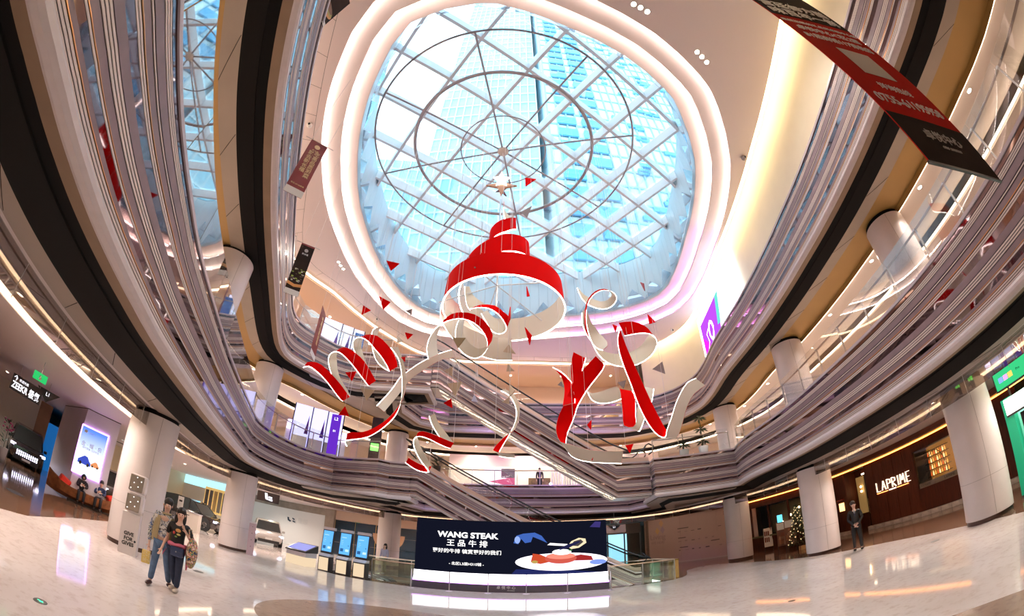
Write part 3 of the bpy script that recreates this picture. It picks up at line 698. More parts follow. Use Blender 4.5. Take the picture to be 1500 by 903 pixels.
# spiral tree: a band that winds down round the axis
def band(name, parent, edgeA, edgeB, origin, led=True, swap=False, led2=False, lr=.022, th=.014, mA=None, mB_=None):
    A = [Vector(p)-Vector(origin) for p in edgeA]; B = [Vector(p)-Vector(origin) for p in edgeB]; N = len(A); nrm = []
    for i in range(N):
        d = A[min(N-1, i+1)]-A[max(0, i-1)]+B[min(N-1, i+1)]-B[max(0, i-1)]; w = B[i]-A[i]; n_ = d.cross(w)
        if n_.length < 1e-6: n_ = nrm[-1] if nrm else Vector((0, 1, 0))
        nrm.append(n_.normalized())
    for side, m_, nm in ((1, mA or REDP, 'red_face'), (-1, mB_ or BEIGE, 'beige_face')):
        if swap: side = -side
        b = MB(); K = 3; b.v = []
        for i in range(N):
            for k in range(K): b.v.append(A[i].lerp(B[i], k/(K-1))+nrm[i]*side*th*.5)
            for k in range(K): b.v.append(A[i].lerp(B[i], k/(K-1))+nrm[i]*side*.0005)
        S = 2*K
        for i in range(N-1):
            for k in range(K-1): b.f += [(i*S+k, i*S+k+1, (i+1)*S+k+1, (i+1)*S+k), (i*S+K+k, (i+1)*S+K+k, (i+1)*S+K+k+1, i*S+K+k+1)]
            for k in (0, K-1): b.f.append((i*S+k, (i+1)*S+k, (i+1)*S+K+k, i*S+K+k))
        b.f += [(0, K, K+1, 1), (1, K+1, K+2, 2)]; e = (N-1)*S; b.f += [(e, e+1, e+K+1, e+K), (e+1, e+2, e+K+2, e+K+1)]
        me = bpy.data.meshes.new(nm); me.from_pydata([tuple(v) for v in b.v], [], b.f); me.materials.append(m_)
        for p in me.polygons: p.use_smooth = len(p.vertices) == 4 and False
        bm_ = bmesh.new(); bm_.from_mesh(me); bmesh.ops.recalc_face_normals(bm_, faces=bm_.faces); bm_.to_mesh(me); bm_.free()
        for p in me.polygons: p.use_smooth = True
        me.set_sharp_from_angle(angle=math.radians(50))
        link(nm, me, parent)
    if led: MB().path(A, lr, 6).build('led_strip', LED, parent, smooth=True)
    if led2: MB().path(B, lr, 6).build('led_strip', LED, parent, smooth=True)
D0 = math.hypot(AX, AY)
def zc(p): return at_y(p, AY).z
z_bot = zc((741, 447)); 
tree = empty('spiral_tree', (AX, AY, z_bot), label='big red spiral ribbon in the shape of a Christmas tree under the star', cat='decoration')
eb = math.atan2(ray((741, 405)).z, ray((741, 405)).y); ef = math.atan2(ray((748, 490)).z, ray((748, 490)).y)
# near edge: (z-h) = (AY-r) tan eb ; far edge: (z-h) = (AY+r) tan ef
RB = AY*(math.tan(eb)-math.tan(ef))/(math.tan(eb)+math.tan(ef)); ZB0 = CAM_H+(AY+RB)*math.tan(ef)
RB = 1.9; ZB0 = 8.76; TX = AX+.24
A_, B_ = [], []
def lerp_tab(tab, x):
    for (a, b), (c, d) in zip(tab, tab[1:]):
        if x <= c: return b+(d-b)*(x-a)/(c-a)
    return tab[-1][1]
Z2_ = at_y((765, 369), AY-.95).z; Z3_ = at_y((745, 340), AY-.48).z
N_ = 250; T0, T1 = -.35, 2.95
ztop = zc((735, 300))
for i in range(N_):
    t = T0+(T1-T0)*i/(N_-1); v_ = max(0, t-.75); u = v_/(T1-.75)
    r_ = RB*lerp_tab([(0, 1), (.475, .5), (1.475, .25), (2.2, .06)], v_); z = lerp_tab([(0, ZB0), (.475, Z2_), (1.475, Z3_), (2.2, ztop-.15)], v_)
    a = -PI*.95+2*PI*t
    w = lerp_tab([(0, .86), (.3, .8), (.475, .78), (1.475, .66), (2.2, .35)], v_)
    A_.append((TX+r_*math.cos(a), AY+r_*math.sin(a), z)); r2 = r_*.97
    B_.append((TX+r2*math.cos(a), AY+r2*math.sin(a), z+w))
band('spiral', tree, A_, B_, (AX, AY, z_bot), lr=.02)
for k in range(5):
    a = -PI*.6+k*1.25; MB().tube((0, 0, ZB0+.6-z_bot+.4), (RB*.97*math.cos(a), RB*.97*math.sin(a), ZB0+.35-z_bot), .02, 6).build('brace', STEEL, tree)
MB().tube((0, 0, ZB0-z_bot-.1), (0, 0, ztop-z_bot+.3), .03, 8).build('mast', STEEL, tree)
for k in range(3):
    a = k*2.1+.3; MB().tube((RB*math.cos(a), RB*math.sin(a), ZB0+.8-z_bot), (3.5*HK*math.cos(a)*.8, 3.5*HK*math.sin(a)*.8, ZH-z_bot), .007, 4).build('cable', CABLE, tree)
# free ribbons, traced edge by edge at their own distance
def scale(crop, k, pts): return [(crop[0]+x/k, crop[1]+y/k) for x, y in pts]
def ribbon(label, A, B, d, swap=False, led2=False, cables=2, amp=.5, freq=2., name='ribbon', smooth_step=10., dd=None, group=None, ds=None):
    n = len(A); assert n == len(B), (label, len(A), len(B))
    ds = ds or [d]*n; AB = [(a[0], a[1], b[0], b[1], e*20) for a, b, e in zip(A, B, ds)]; S = catmull(AB, smooth_step); m_ = len(S); a3, b3 = [], []
    for i, s in enumerate(S):
        t = i/(m_-1); di = s[4]/20+amp*math.sin(2*PI*freq*t)+(dd*t if dd else 0); a3.append(at_d(s[:2], di)); b3.append(at_d(s[2:4], di+.12*math.cos(2*PI*freq*t)))
    o = a3[0]; t_ = empty(name, o, label=label, cat='ribbon', group=group); band('r', t_, a3, b3, o, swap=swap, led2=led2, lr=.009)
    for k in range(cables):
        j = int((m_-1)*(k+.5)/cables); p = b3[j] if b3[j].z > a3[j].z else a3[j]; MB().tube(p-o, Vector((p.x, p.y, C3 if not inside((p.x, p.y), inn) else ZH))-o, .005, 4).build('cable', CABLE, t_)
    return t_
c1_ = (420, 470); k1 = 3.925
ribbon('long springy red and white ribbon coiling three times, far left of the hanging ribbons',
       scale(c1_, k1, [(95, 270), (125, 262), (170, 290), (230, 350), (290, 430), (322, 462), (300, 390), (262, 320), (243, 260), (240, 215), (255, 188), (285, 178), (320, 195), (370, 245), (420, 310), (470, 373), (440, 300), (395, 190), (380, 150), (382, 118), (400, 100), (430, 98), (470, 120), (510, 168), (550, 215), (590, 290), (530, 250), (503, 200), (492, 150), (487, 90), (495, 55), (512, 42)]),
       scale(c1_, k1, [(118, 240), (155, 238), (200, 255), (260, 310), (320, 380), (362, 438), (350, 400), (312, 340), (292, 280), (288, 225), (288, 190), (310, 158), (350, 158), (400, 190), (450, 240), (512, 345), (485, 310), (445, 210), (432, 165), (430, 135), (435, 110), (455, 82), (520, 88), (580, 140), (620, 200), (636, 265), (570, 240), (540, 200), (525, 150), (520, 100), (528, 60), (545, 36)]), 11.5, freq=3, amp=.0, cables=3, ds=[11.0]*5+[11.4]+[11.9]*4+[11.6, 11.3]+[11.0]*3+[11.4]+[11.9]*3+[11.6, 11.3]+[11.0]*4+[11.4]+[11.8]*6)
ribbon('ribbon sweeping down in a white arc that turns red at its lower left end', scale(c1_, k1, [(598, 155), (640, 215), (660, 300), (664, 400), (655, 470), (625, 545), (560, 612), (470, 668), (390, 683), (342, 690), (337, 705), (346, 722)]),
       scale(c1_, k1, [(640, 150), (668, 230), (686, 310), (684, 390), (661, 462), (600, 545), (520, 607), (440, 640), (380, 642), (350, 650), (372, 690), (362, 712)]), 10.5, swap=True, freq=1)
ribbon('pale curved ribbon rising to the right behind the coiled one', [(552, 594.8), (573, 572), (585.6, 554), (594, 547), (611, 534.7), (626.7, 526), (642, 519), (661.5, 513)], [(562.7, 603.8), (583, 579.6), (598, 560), (606.5, 551.8), (620, 543), (634, 534), (648, 527), (667.8, 524)], 11, swap=False, freq=.5)
c2_ = (560, 420); k2 = 6.45
ribbon('tight round curl with a red crown below the left rim of the spiral tree', scale(c2_, k2, [(435, 685), (420, 600), (440, 500), (500, 400), (575, 345), (660, 312), (760, 305), (860, 340), (940, 410), (990, 500), (992, 580), (940, 655), (870, 678), (800, 655), (725, 590), (690, 480), (700, 380), (720, 325)]),
       scale(c2_, k2, [(530, 640), (515, 560), (520, 460), (545, 385), (580, 320), (650, 262), (750, 243), (870, 262), (980, 340), (1045, 460), (1010, 555), (960, 580), (900, 585), (830, 545), (778, 470), (762, 400), (775, 340), (785, 310)]), 10.2, freq=1, amp=.35)
ribbon('broad beige tail that leaves the left foot of the spiral tree and ends at right', scale(c2_, k2, [(600, 80), (555, 180), (553, 300), (600, 400), (660, 485), (800, 600), (940, 660), (1080, 695), (1225, 698)]),
       scale(c2_, k2, [(640, 60), (590, 140), (610, 200), (650, 245), (720, 330), (790, 380), (900, 430), (1050, 480), (1220, 490)]), 11.2, freq=.5, swap=True)
ribbon('lilac-grey strand dropping inside the left rim of the spiral tree', scale(c2_, k2, [(778, 0), (783, 90), (800, 180), (830, 225)]), scale(c2_, k2, [(822, 0), (850, 70), (900, 120), (985, 175)]), 10.9, freq=.5, amp=.1, cables=1, swap=True)
ribbon('smaller upper curl with a red back and a pointed tip under the spiral tree', scale(c2_, k2, [(825, 214), (900, 200), (1000, 205), (1090, 255), (1150, 330), (1175, 395), (1150, 435), (1100, 448), (1040, 425), (985, 345), (935, 255)]),
       scale(c2_, k2, [(860, 200), (930, 172), (1060, 180), (1140, 235), (1200, 290), (1195, 350), (1160, 360), (1110, 340), (1060, 300), (1010, 250), (990, 225)]), 10.8, freq=1, amp=.15, ds=[10.5]*5+[10.8]+[11.2]*5)
ribbon('small zigzag red and lilac ribbon lowest at left above the screen', scale((530, 560), k2, [(637, 325), (655, 385), (695, 460), (755, 545), (835, 625), (740, 590), (650, 545), (575, 518), (520, 517), (490, 550), (495, 620), (530, 700), (575, 770), (635, 850), (560, 845), (490, 815), (415, 762)]),
       scale((530, 560), k2, [(690, 300), (720, 380), (775, 455), (825, 520), (867, 573), (770, 533), (660, 488), (575, 465), (526, 483), (528, 540), (560, 620), (605, 700), (640, 762), (657, 798), (590, 790), (520, 762), (442, 716)]), 9.5, freq=1.5, amp=.3, swap=True)
ribbon('thin curved ribbon red at its lower end with a lilac tail over the perforated soffit', scale((560, 500), 4.513, [(785, 330), (840, 360), (880, 430), (887, 500), (866, 570), (820, 650), (768, 745), (800, 767), (875, 775)]),
       scale((560, 500), 4.513, [(800, 320), (860, 340), (900, 410), (908, 480), (880, 580), (800, 640), (732, 722), (800, 738), (875, 750)]), 10, freq=.7, amp=.3, swap=True)
c3_ = (800, 520); k3 = 5.015; c4_ = (800, 400); k4 = 4.515
ribbon('wide red ribbon that falls at right and turns into a grey tray at its foot', scale(c3_, k3, [(425, 70), (415, 110), (300, 260), (230, 380), (215, 430), (185, 510), (155, 580), (145, 650), (165, 720), (220, 765), (320, 788), (430, 795), (553, 800)]),
       scale(c3_, k3, [(365, 10), (290, 90), (215, 180), (170, 270), (130, 370), (100, 430), (78, 500), (75, 570), (105, 640), (165, 655), (250, 682), (370, 705), (565, 710)]), 9.6, freq=.6, swap=True)
ribbon('short upright red flap behind the wide falling ribbon', scale(c4_, k4, [(262, 565), (240, 640), (215, 740), (190, 810)]), scale(c4_, k4, [(182, 525), (164, 610), (168, 710), (185, 800)]), 10.1, freq=.5, cables=1, swap=True)
ribbon('thin red leaf-shaped strand left of the wide falling ribbon', scale(c4_, k4, [(45, 626), (105, 660), (150, 705), (185, 760), (190, 860)]), scale(c4_, k4, [(45, 622), (85, 665), (110, 710), (122, 780), (110, 880)]), 9.9, freq=.5, cables=1, swap=True)
ribbon('large open curl right of the spiral tree, outlined in light, red on top', scale(c4_, k4, [(205, 100), (235, 170), (290, 218), (370, 240), (430, 225), (465, 180), (455, 140), (410, 115), (355, 118), (305, 152), (272, 210), (263, 290), (275, 380), (305, 465), (345, 540), (410, 597), (500, 620), (600, 608), (690, 552), (732, 480), (722, 430), (680, 402), (610, 400), (520, 417)]),
       scale(c4_, k4, [(207, 95), (250, 145), (300, 170), (360, 190), (405, 180), (432, 150), (425, 128), (400, 108), (350, 110), (300, 142), (264, 205), (253, 290), (262, 385), (320, 490), (370, 515), (430, 533), (500, 538), (570, 520), (630, 480), (662, 435), (690, 395), (650, 350), (570, 322), (480, 330)]), 10, freq=1.5, amp=.5, swap=True)
ribbon('grey inner leaf of ribbon inside the large open curl', scale(c4_, k4, [(237, 265), (240, 340), (275, 420), (330, 495), (375, 512)]), scale(c4_, k4, [(262, 228), (290, 310), (350, 395), (403, 455), (404, 485)]), 10.4, freq=.5, cables=1, swap=True)
ribbon('straight red ribbon slanting down to a point and back up grey, farthest right', scale(c4_, k4, [(484, 385), (473, 440), (486, 532), (515, 622)])+scale(c3_, k3, [(620, 210), (680, 370), (740, 490), (800, 572), (850, 606), (880, 600), (888, 555), (920, 470), (950, 370), (990, 280), (1040, 205), (1100, 175)]),
       scale(c4_, k4, [(490, 380), (520, 460), (548, 530), (586, 615)])+scale(c3_, k3, [(700, 190), (760, 320), (820, 440), (880, 550), (915, 600), (935, 618), (958, 612), (985, 560), (1010, 470), (1040, 370), (1090, 285), (1170, 225)]), 9.2, freq=.5, amp=.6, led2=False, swap=False)
ribbon('folded ribbon in the middle at right, grey leaf, red panel and pale loop', scale(c3_, k3, [(305, 275), (335, 332), (400, 358), (480, 350), (560, 320), (630, 268), (655, 340), (657, 450), (665, 545), (685, 562), (705, 520), (730, 450), (755, 390), (778, 335), (790, 252)]),
       scale(c3_, k3, [(310, 268), (340, 285), (420, 265), (500, 238), (530, 243), (541, 252), (553, 330), (563, 430), (572, 520), (640, 530), (665, 480), (668, 400), (690, 340), (715, 290), (725, 235)]), 10.3, freq=1, amp=.3, swap=True)
# flying triangles
TRI = [('red', [(566, 382), (585, 386.4), (572.4, 397)], 'left of the spiral tree against the glazed shaft'), ('red', [(555.6, 434.3), (571.9, 442.8), (561.4, 454)], 'on the lit cove left of the tree, lower large one'),
 ('red', [(532.3, 447.8), (543, 454.8), (529.9, 461)], 'leftmost one on the plain ceiling beside the cove'), ('grey', [(593.8, 455.6), (604, 452.3), (603, 462)], 'small one on the lit cove left of the tree foot'),
 ('red', [(593, 487), (605, 490), (597, 497.5)], 'just below the lit cove, left of the round curl'), ('cream', [(583, 493), (591, 500), (581.4, 503)], 'above the coil end near the camera dome'),
 ('red', [(587.7, 523.7), (593.5, 523), (593, 530)], 'tiny one behind the long arc of ribbon'), ('red', [(506, 546), (522, 544.4), (515.5, 558.4)], 'inside the springy coil, pointing down'),
 ('beige', [(528, 568), (548.7, 572), (537, 587)], 'below the springy coil, pointing down'), ('red', [(495.7, 608), (505.4, 595.4), (511, 609.6)], 'above the lilac posters, pointing up'),
 ('olive', [(663, 495), (682, 495.5), (671, 510.7)], 'in front of the round curl, pointing down'), ('beige', [(651, 542.5), (662.6, 538), (662.4, 550.5)], 'in front of the upper escalator parapet'),
 ('beige', [(655.3, 562.5), (676.8, 559.8), (667, 580.9)], 'largest one over the louvred escalator flank'), ('red', [(649.7, 590.8), (660.8, 584.2), (662.6, 598)], 'over the lower edge of the escalator flank'),
 ('lilac', [(690.7, 587.5), (694.7, 578.7), (699.6, 589.3)], 'in the middle of the escalator flank'), ('white', [(666, 536.6), (669.7, 532), (673.5, 540)], 'tiny one under the round curl'),
 ('white', [(697.4, 551.4), (699, 542), (700.5, 552)], 'thin upright one over the escalator glass'), ('beige', [(737, 515.5), (745, 505), (755.4, 518.8)], 'at the end of the broad beige tail'),
 ('beige', [(742, 544.3), (744, 533), (753, 543.9)], 'below the end of the beige tail'), ('beige', [(747.2, 564.3), (754.5, 572), (746, 583)], 'above the thin curved ribbon, upper of a pair'),
 ('beige', [(735, 589.7), (746, 582), (745.7, 592)], 'beside the top of the thin curved ribbon, lower of a pair'), ('red', [(747.5, 449.7), (748.5, 466.3), (743, 475)], 'narrow one at the tip of the smaller curl'),
 ('red', [(769, 479.6), (779, 491.8), (775.8, 505.7)], 'kite-like one under the far rim of the tree'), ('red', [(771.5, 420), (775.7, 434), (772, 435)], 'sliver inside the tree rim'),
 ('red', [(769.3, 260.6), (785.4, 262.7), (769.8, 273.5)], 'beside the star'), ('grey', [(763, 311), (779, 302), (771.6, 319.6)], 'at the top turn of the spiral tree'),
 ('dark red', [(938, 413.7), (942.9, 415.5), (944.6, 426.6)], 'against the glazed shaft at right'), ('red', [(948.4, 460.2), (961, 472), (951, 474.9)], 'on the violet cove at right of the large curl'),
 ('red', [(897.5, 475.3), (903.7, 478), (901.4, 486.8)], 'inside the large curl on the violet cove'), ('grey', [(955.7, 541), (970, 530.2), (974.3, 548)], 'largest one on the cream wall'),
 ('grey', [(904.8, 560.6), (916.7, 557.3), (913.4, 569.4)], 'on the cream wall between the two red ribbons'), ('grey', [(817, 564), (822, 559), (827, 568)], 'beside the leaf-shaped red strand'),
 ('red', [(860.4, 622.7), (866, 616), (865.4, 629.7)], 'over the violet louvres of level three'), ('red', [(861.8, 662), (871.8, 662.6), (867.8, 675)], 'on the grey foot of the wide ribbon'),
 ('red', [(916, 652.6), (927.6, 650.6), (922.6, 664)], 'before the escalator hand rails at right')]
TM = {'red': REDP, 'grey': GREYB, 'cream': BEIGE, 'beige': mat('board_beige', (.62, .5, .36), .5), 'olive': mat('board_olive', (.4, .33, .2), .5), 'lilac': mat('board_lilac', (.62, .66, .9), .5), 'white': mat('board_white', (.85, .83, .86), .5), 'dark red': mat('board_dark_red', (.4, .01, .03), .45)}
for i, (c, pts, where) in enumerate(TRI):
    d = 9.4+1.9*((i*37) % 10)/10 if not 21 <= i <= 25 else 10.2
    q = [at_d(p, d+(.12, -.1, .05)[k]) for k, p in enumerate(pts)]; o = (q[0]+q[1]+q[2])/3
    t_ = empty('triangle', o, label='%s flying triangle %s' % (c, where), cat='triangle'); n_ = (q[1]-q[0]).cross(q[2]-q[0]).normalized()*.012
    MB().add([v-o+n_ for v in q]+[v-o-n_ for v in q], [(0, 1, 2), (5, 4, 3), (0, 3, 4, 1), (1, 4, 5, 2), (2, 5, 3, 0)]).build('board', TM[c], t_)
    top = max(q, key=lambda v: v.z)-o
    zt = (ZH if inside((o.x, o.y), inn) else C3)-o.z
    MB().tube(top, (top.x, top.y, zt), .004, 4).build('cable', CABLE, t_)

# ------------------------------------------------------------------ hanging banners
def quad_banner(label, name, tl, tr, bl, br, dl, dr, m, parts, th=.02):
    """banner spanned by two vertical lines at plan distances dl, dr; corners given as pixels"""
    P = [at_d(bl, dl), at_d(br, dr), at_d(tr, dr), at_d(tl, dl)]
    zb = (P[0].z+P[1].z)/2; zt = (P[2].z+P[3].z)/2; a, b = P[0], P[1]; t_ = empty(name, (a.x, a.y, zb), math.atan2(b.y-a.y, b.x-a.x), label=label, cat='banner')
    W = math.hypot(b.x-a.x, b.y-a.y); Hh = zt-zb
    return t_, W, Hh
# ------------------------------------------------------------------ panels, screens, banners
FR = Matrix(((1, 0, 0), (0, 0, -1), (0, 1, 0)))        # text plane: x right, y up, facing local -y
def frame_at(name, a, b, z, label, cat, group=None):
    """object whose local x runs from plan point a to b (left to right as seen), local -y faces the viewer"""
    t = empty(name, (a[0], a[1], z), math.atan2(b[1]-a[1], b[0]-a[0]), label=label, cat=cat, group=group); return t, math.hypot(b[0]-a[0], b[1]-a[1])
def plate(par, name, x0, x1, z0, z1, y, m, th=.004): return MB().box(x0, y-th, z0, x1, y, z1).build(name, m, par)
def shape(par, name, pts, y, m, th=.003):
    return MB().prism([(p[0], p[1]) for p in pts], -th, 0, R=Matrix(((1, 0, 0), (0, 0, 1), (0, 1, 0)))).build(name, m, par, loc=(0, y, 0))
def ell(cx, cz, rx, rz, n=28, a0=0, a1=2*PI): return [(cx+rx*math.cos(a0+(a1-a0)*i/n), cz+rz*math.sin(a0+(a1-a0)*i/n)) for i in range(n)]
INKW = mat('print_white', (.85, .84, .82), .5); INKG = mat('print_grey', (.5, .48, .46), .5); BRED = mat('banner_red', (.5, .012, .006), .8, spec=.1, noise=.05, nscale=.6); BBLK = mat('banner_black', (.035, .024, .02), .85, noise=.3, nscale=2, spec=.1)
MAROON = mat('banner_maroon', (.2, .012, .015), .5); INKY = mat('print_gold', (.8, .62, .35), .5)
# large red banner at right
pa, pb = at_d((1360.6, 235.6), 4.0), at_d((1464.5, 264), 5.54)
t, W = frame_at('hanging_banner', pa, pb, (pa.z+pb.z)/2, 'very large red and black hanging banner with a phone number, near at upper right', 'banner'); H_ = 6.2
plate(t, 'cloth', 0, W, 0, H_, .01, BRED, .012); plate(t, 'bottom_rail', -.02, W+.02, -.03, .0, .02, DARK, .03)
plate(t, 'black_footer', 0, W, .0, .82, -.004, BBLK); text('卓悦中心', .2, INKG, t, (W*.5, -.012, .5), FR, bold=.001); text('one avenue', .09, INKG, t, (W*.5, -.012, .33), FR)
text('0755-61195958', .27, INKW, t, (W*.5, -.006, 1.15), FR, sx=.8, bold=.002); text('详询热线', .17, INKW, t, (W*.5, -.006, 1.5), FR)
plate(t, 'code_panel', W*.3, W*.7, 1.82, 2.55, -.004, mat('panel_offwhite', (.66, .62, .56), .5))
text('B1层商铺117博森店', .2, INKW, t, (W*.5, -.006, 2.85), FR, sx=.8, bold=.002); text('卓悦中心C区2层', .2, INKW, t, (W*.5, -.006, 3.15), FR, sx=.9, bold=.002); text('来就送精美礼品到卓悦中心店', .12, INKW, t, (W*.5, -.006, 3.42), FR)
plate(t, 'black_header', 0, W, 3.66, H_, -.004, BBLK); text('味百年一鲜', .36, INKW, t, (W*.5, -.012, 3.88), FR, sx=.8, bold=.004); text('宫廷御方膳', .36, INKW, t, (W*.5, -.012, 4.28), FR, sx=.8, bold=.004)
SMK = mat('print_brown_smoke', (.2, .13, .1), .5)
for k in range(7): shape(t, 'printed_leaf', ell(.25+.22*k % 1.3+.1, 4.8+.17*k, .16, .05, 12, .3*k, .3*k+2*PI), -.01, SMK)
for x in (.05, W-.05): MB().tube((x, 0, H_), (x, 0, C3-t.location.z), .006, 4).build('cable', CABLE, t)
# left banners
def lbanner(label, px0, px1, d, h, kind):
    a, b = at_d(px0, d), at_d(px1, d); t, W = frame_at('hanging_banner', a, b, (a.z+b.z)/2-.05, label, 'banner', None)
    W2 = max(W, .5)
    if kind == 'food':
        plate(t, 'cloth', 0, W2, 0, h, .01, BBLK, .012); plate(t, 'white_footer', 0, W2, 0, .2*h/2.1, -.004, INKW); plate(t, 'maroon_header', 0, W2, h-.07, h, -.004, MAROON)
        text('新长福', .075, INKW, t, (W2/2, -.006, h-.42), FR); shape(t, 'emblem', ell(W2/2, h-.26, .07, .07, 16), -.004, INKG)
        shape(t, 'bowl_rim', [(0, .36), (W2*.5, .3), (W2, .36), (W2, .47), (W2*.5, .41), (0, .47)], -.004, mat('print_orange', (.75, .35, .1), .5))
        r_ = random.Random(5); gm = [mat('print_green', (.28, .42, .06), .5), mat('print_dark_meat', (.1, .06, .05), .5), mat('print_pale', (.6, .58, .5), .5)]
        for k in range(26): shape(t, 'printed_morsel', ell(.06+r_.random()*(W2-.12), .5+r_.random()*.5, .03+.03*r_.random(), .014+.02*r_.random(), 7), -.005-.0003*k, gm[k % 3])
    else:
        plate(t, 'cloth', 0, W2, 0, h, .01, MAROON, .012); plate(t, 'white_footer', 0, W2, 0, .24, -.004, INKW)
        text('吃\n高\n品\n质\n湘\n菜', .19, INKY, t, (W2*.68, -.006, h*.56), FR, bold=.003, sx=.9); text('就\n去\n新\n长\n福', .19, INKY, t, (W2*.34, -.006, h*.59), FR, bold=.003, sx=.9)
        text('新长福', .07, INKY, t, (W2/2, -.006, h-.4), FR); shape(t, 'emblem', ell(W2/2, h-.22, .09, .09, 18), -.004, INKY); text('南区L3F-06商铺', .06, INKY, t, (W2/2, -.006, .38), FR)
    MB().tube((-.2, 0, h), (W2+.2, 0, h), .012, 6).build('top_rod', STEEL, t)
    for x in (0, W2): MB().tube((x, 0, h), (x, 0, C3-t.location.z), .005, 4).build('cable', CABLE, t)
    return t
lbanner('maroon hanging banner with two columns of golden characters, upper left', (413.8, 280), (443.8, 286), 8.5, 2.25, 'text')
lbanner('black hanging banner printed with a dish of food, left of the skylight', (415, 428), (437.5, 431.5), 12, 2.05, 'food')
a, b = at_d((454, 517), 15.6), at_d((464, 514), 16.4); t, W = frame_at('hanging_banner', a, b, a.z, 'narrow dark red banner seen almost edge-on beside the level three posters', 'banner')
plate(t, 'cloth', 0, W, 0, 2.2, .01, MAROON, .012); plate(t, 'white_footer', 0, W, 0, .22, -.004, INKW); text('吃\n高\n品\n质\n湘\n菜', .22, INKY, t, (W*.62, -.006, 1.25), FR, bold=.003); MB().tube((0, 0, 2.2), (0, 0, C3-t.location.z), .005, 4).build('cable', CABLE, t); MB().tube((W, 0, 2.2), (W, 0, C3-t.location.z), .005, 4).build('cable', CABLE, t)
a, b = at_d((448, 11.3), 4.9), at_d((486.7, 27.3), 5.25); t, W = frame_at('hanging_banner', a, b, (a.z+b.z)/2, 'banner with a printed burger, cut off by the top edge of the view', 'banner')
plate(t, 'cloth', 0, W, 0, 2.0, .01, BBLK, .012); plate(t, 'white_footer', 0, W, 0, .16, -.004, INKW); shape(t, 'bun', ell(W/2, .5, W*.46, .22, 24), -.004, mat('print_bun', (.6, .3, .08), .5)); shape(t, 'filling', ell(W/2, .56, W*.42, .16, 24), -.008, mat('print_lettuce', (.35, .33, .08), .5)); shape(t, 'patty', ell(W/2, .6, W*.36, .11, 24), -.011, mat('print_patty', (.18, .08, .04), .5))
for x in (0, W): MB().tube((x, 0, 2.0), (x, 0, C3-t.location.z), .005, 4).build('cable', CABLE, t)

# billboard on the cream wall
def on_wall(p, path):
    r = ray(p)
    for u, v in zip(path, path[1:]):
        ex, ey = v[0]-u[0], v[1]-u[1]; den = r.x*ey-r.y*ex
        if abs(den) < 1e-9: continue
        t_ = (u[0]*ey-u[1]*ex)/den; s_ = (u[0]*r.y-u[1]*r.x)/den
        if t_ > 0 and 0 <= s_ <= 1: return Vector((r.x*t_, r.y*t_, CAM_H+r.z*t_))
wpf = wp
cor = [on_wall(p, wpf) for p in ((1023, 457), (1062, 347), (1085, 410), (1037, 506))]
a, b = cor[0], cor[1]
if a is None: a, b = Vector((9.8, 16.5, 12)), Vector((9.4, 11, 12))
n_ = Vector((a.y-b.y, b.x-a.x)).normalized()*.22; n_ = Vector((-abs(n_.x), n_.y))
t, W = frame_at('billboard_screen', (a.x+n_.x, a.y), (b.x+n_.x, b.y), 11.6, 'glowing white billboard with a violet picture on the cream upper wall', 'screen')
plate(t, 'lit_panel', 0, W, 0, 3.4, 0, emat('billboard_white', (.96, .93, 1), 3.2), .05)
shape(t, 'violet_picture', [(W*.05, .35), (W*.48, .35), (W*.62, 2.75), (W*.05, 2.75)], -.055, emat('billboard_violet', (.33, .05, .85), 1.6))
shape(t, 'magenta_patch', [(W*.05, .35), (W*.3, .35), (W*.05, 1.9)], -.06, emat('billboard_magenta', (.7, .02, .8), 1.4)); shape(t, 'teal_edge', [(W*.46, 1.2), (W*.53, 1.1), (W*.62, 2.75), (W*.54, 2.75)], -.06, emat('billboard_teal', (.15, .7, .6), 1.1))
PW = emat('billboard_line', (.95, .9, 1), 2.6)
MB().path([(W*.3+.45*math.cos(k*.7)*(1-.01*k), -.07, 1.5+.62*math.sin(k*.7)*(1-.01*k)) for k in range(30)], .028, 5).build('white_drawing', PW, t)
MB().path([(W*.12, -.07, .6), (W*.2, -.07, 1.1), (W*.17, -.07, 1.7), (W*.26, -.07, 1.9)], .025, 5).build('white_drawing', PW, t)
for k in range(4): MB().path([(W*.1+.1*k, -.07, .5), (W*.3+.1*k, -.07, .75+.1*k)], .015, 4).build('white_drawing', PW, t)

# ------------------------------------------------------------------ big LED screen on its plinth
LX0, LX1, LY = -3.62, 3.86, 16.95
t, W = frame_at('led_screen', (LX0, LY), (LX1, LY), 0, 'wide free-standing screen advertising steak on a violet lit plinth', 'screen')
MB().box(0, .03, .74, W, .45, 2.9).build('cabinet', DARK, t); SCR = emat('screen_navy', (.006, .007, .016), 1.)
plate(t, 'display', .0, W, .74, 2.88, .02, SCR, .02)
MB().box(-.02, .0, .36, W+.02, .5, .74).build('light_band', emat('plinth_white', (1, .95, 1), 3.), t); MB().box(-.05, -.04, .3, W+.05, .52, .36).build('violet_trim', PURPL, t); MB().box(-.05, -.02, 0, W+.05, .52, .3).build('plinth', mat('plinth_dark', (.07, .05, .08), .15), t)
SW = emat('screen_white', (1, .97, .95), 1.5)
text('WANG STEAK', .31, SW, t, (W*.272, -.004, 2.27), FR, bold=.011, sx=1.18); text('王 品 牛 排', .29, SW, t, (W*.27, -.004, 1.93), FR, bold=.003, sx=1.15)
text('更好的牛排 犒赏更好的我们', .19, SW, t, (W*.27, -.004, 1.6), FR, bold=.0015, sx=1.15); text('- 北区L3层H310铺 -', .14, SW, t, (W*.27, -.004, 1.1), FR, bold=.001, sx=1.15)
text('卓 悦 中 心', .15, INKW, t, (W*.475, -.022, .19), FR); text('one avenue', .06, INKW, t, (W*.5, -.022, .08), FR)
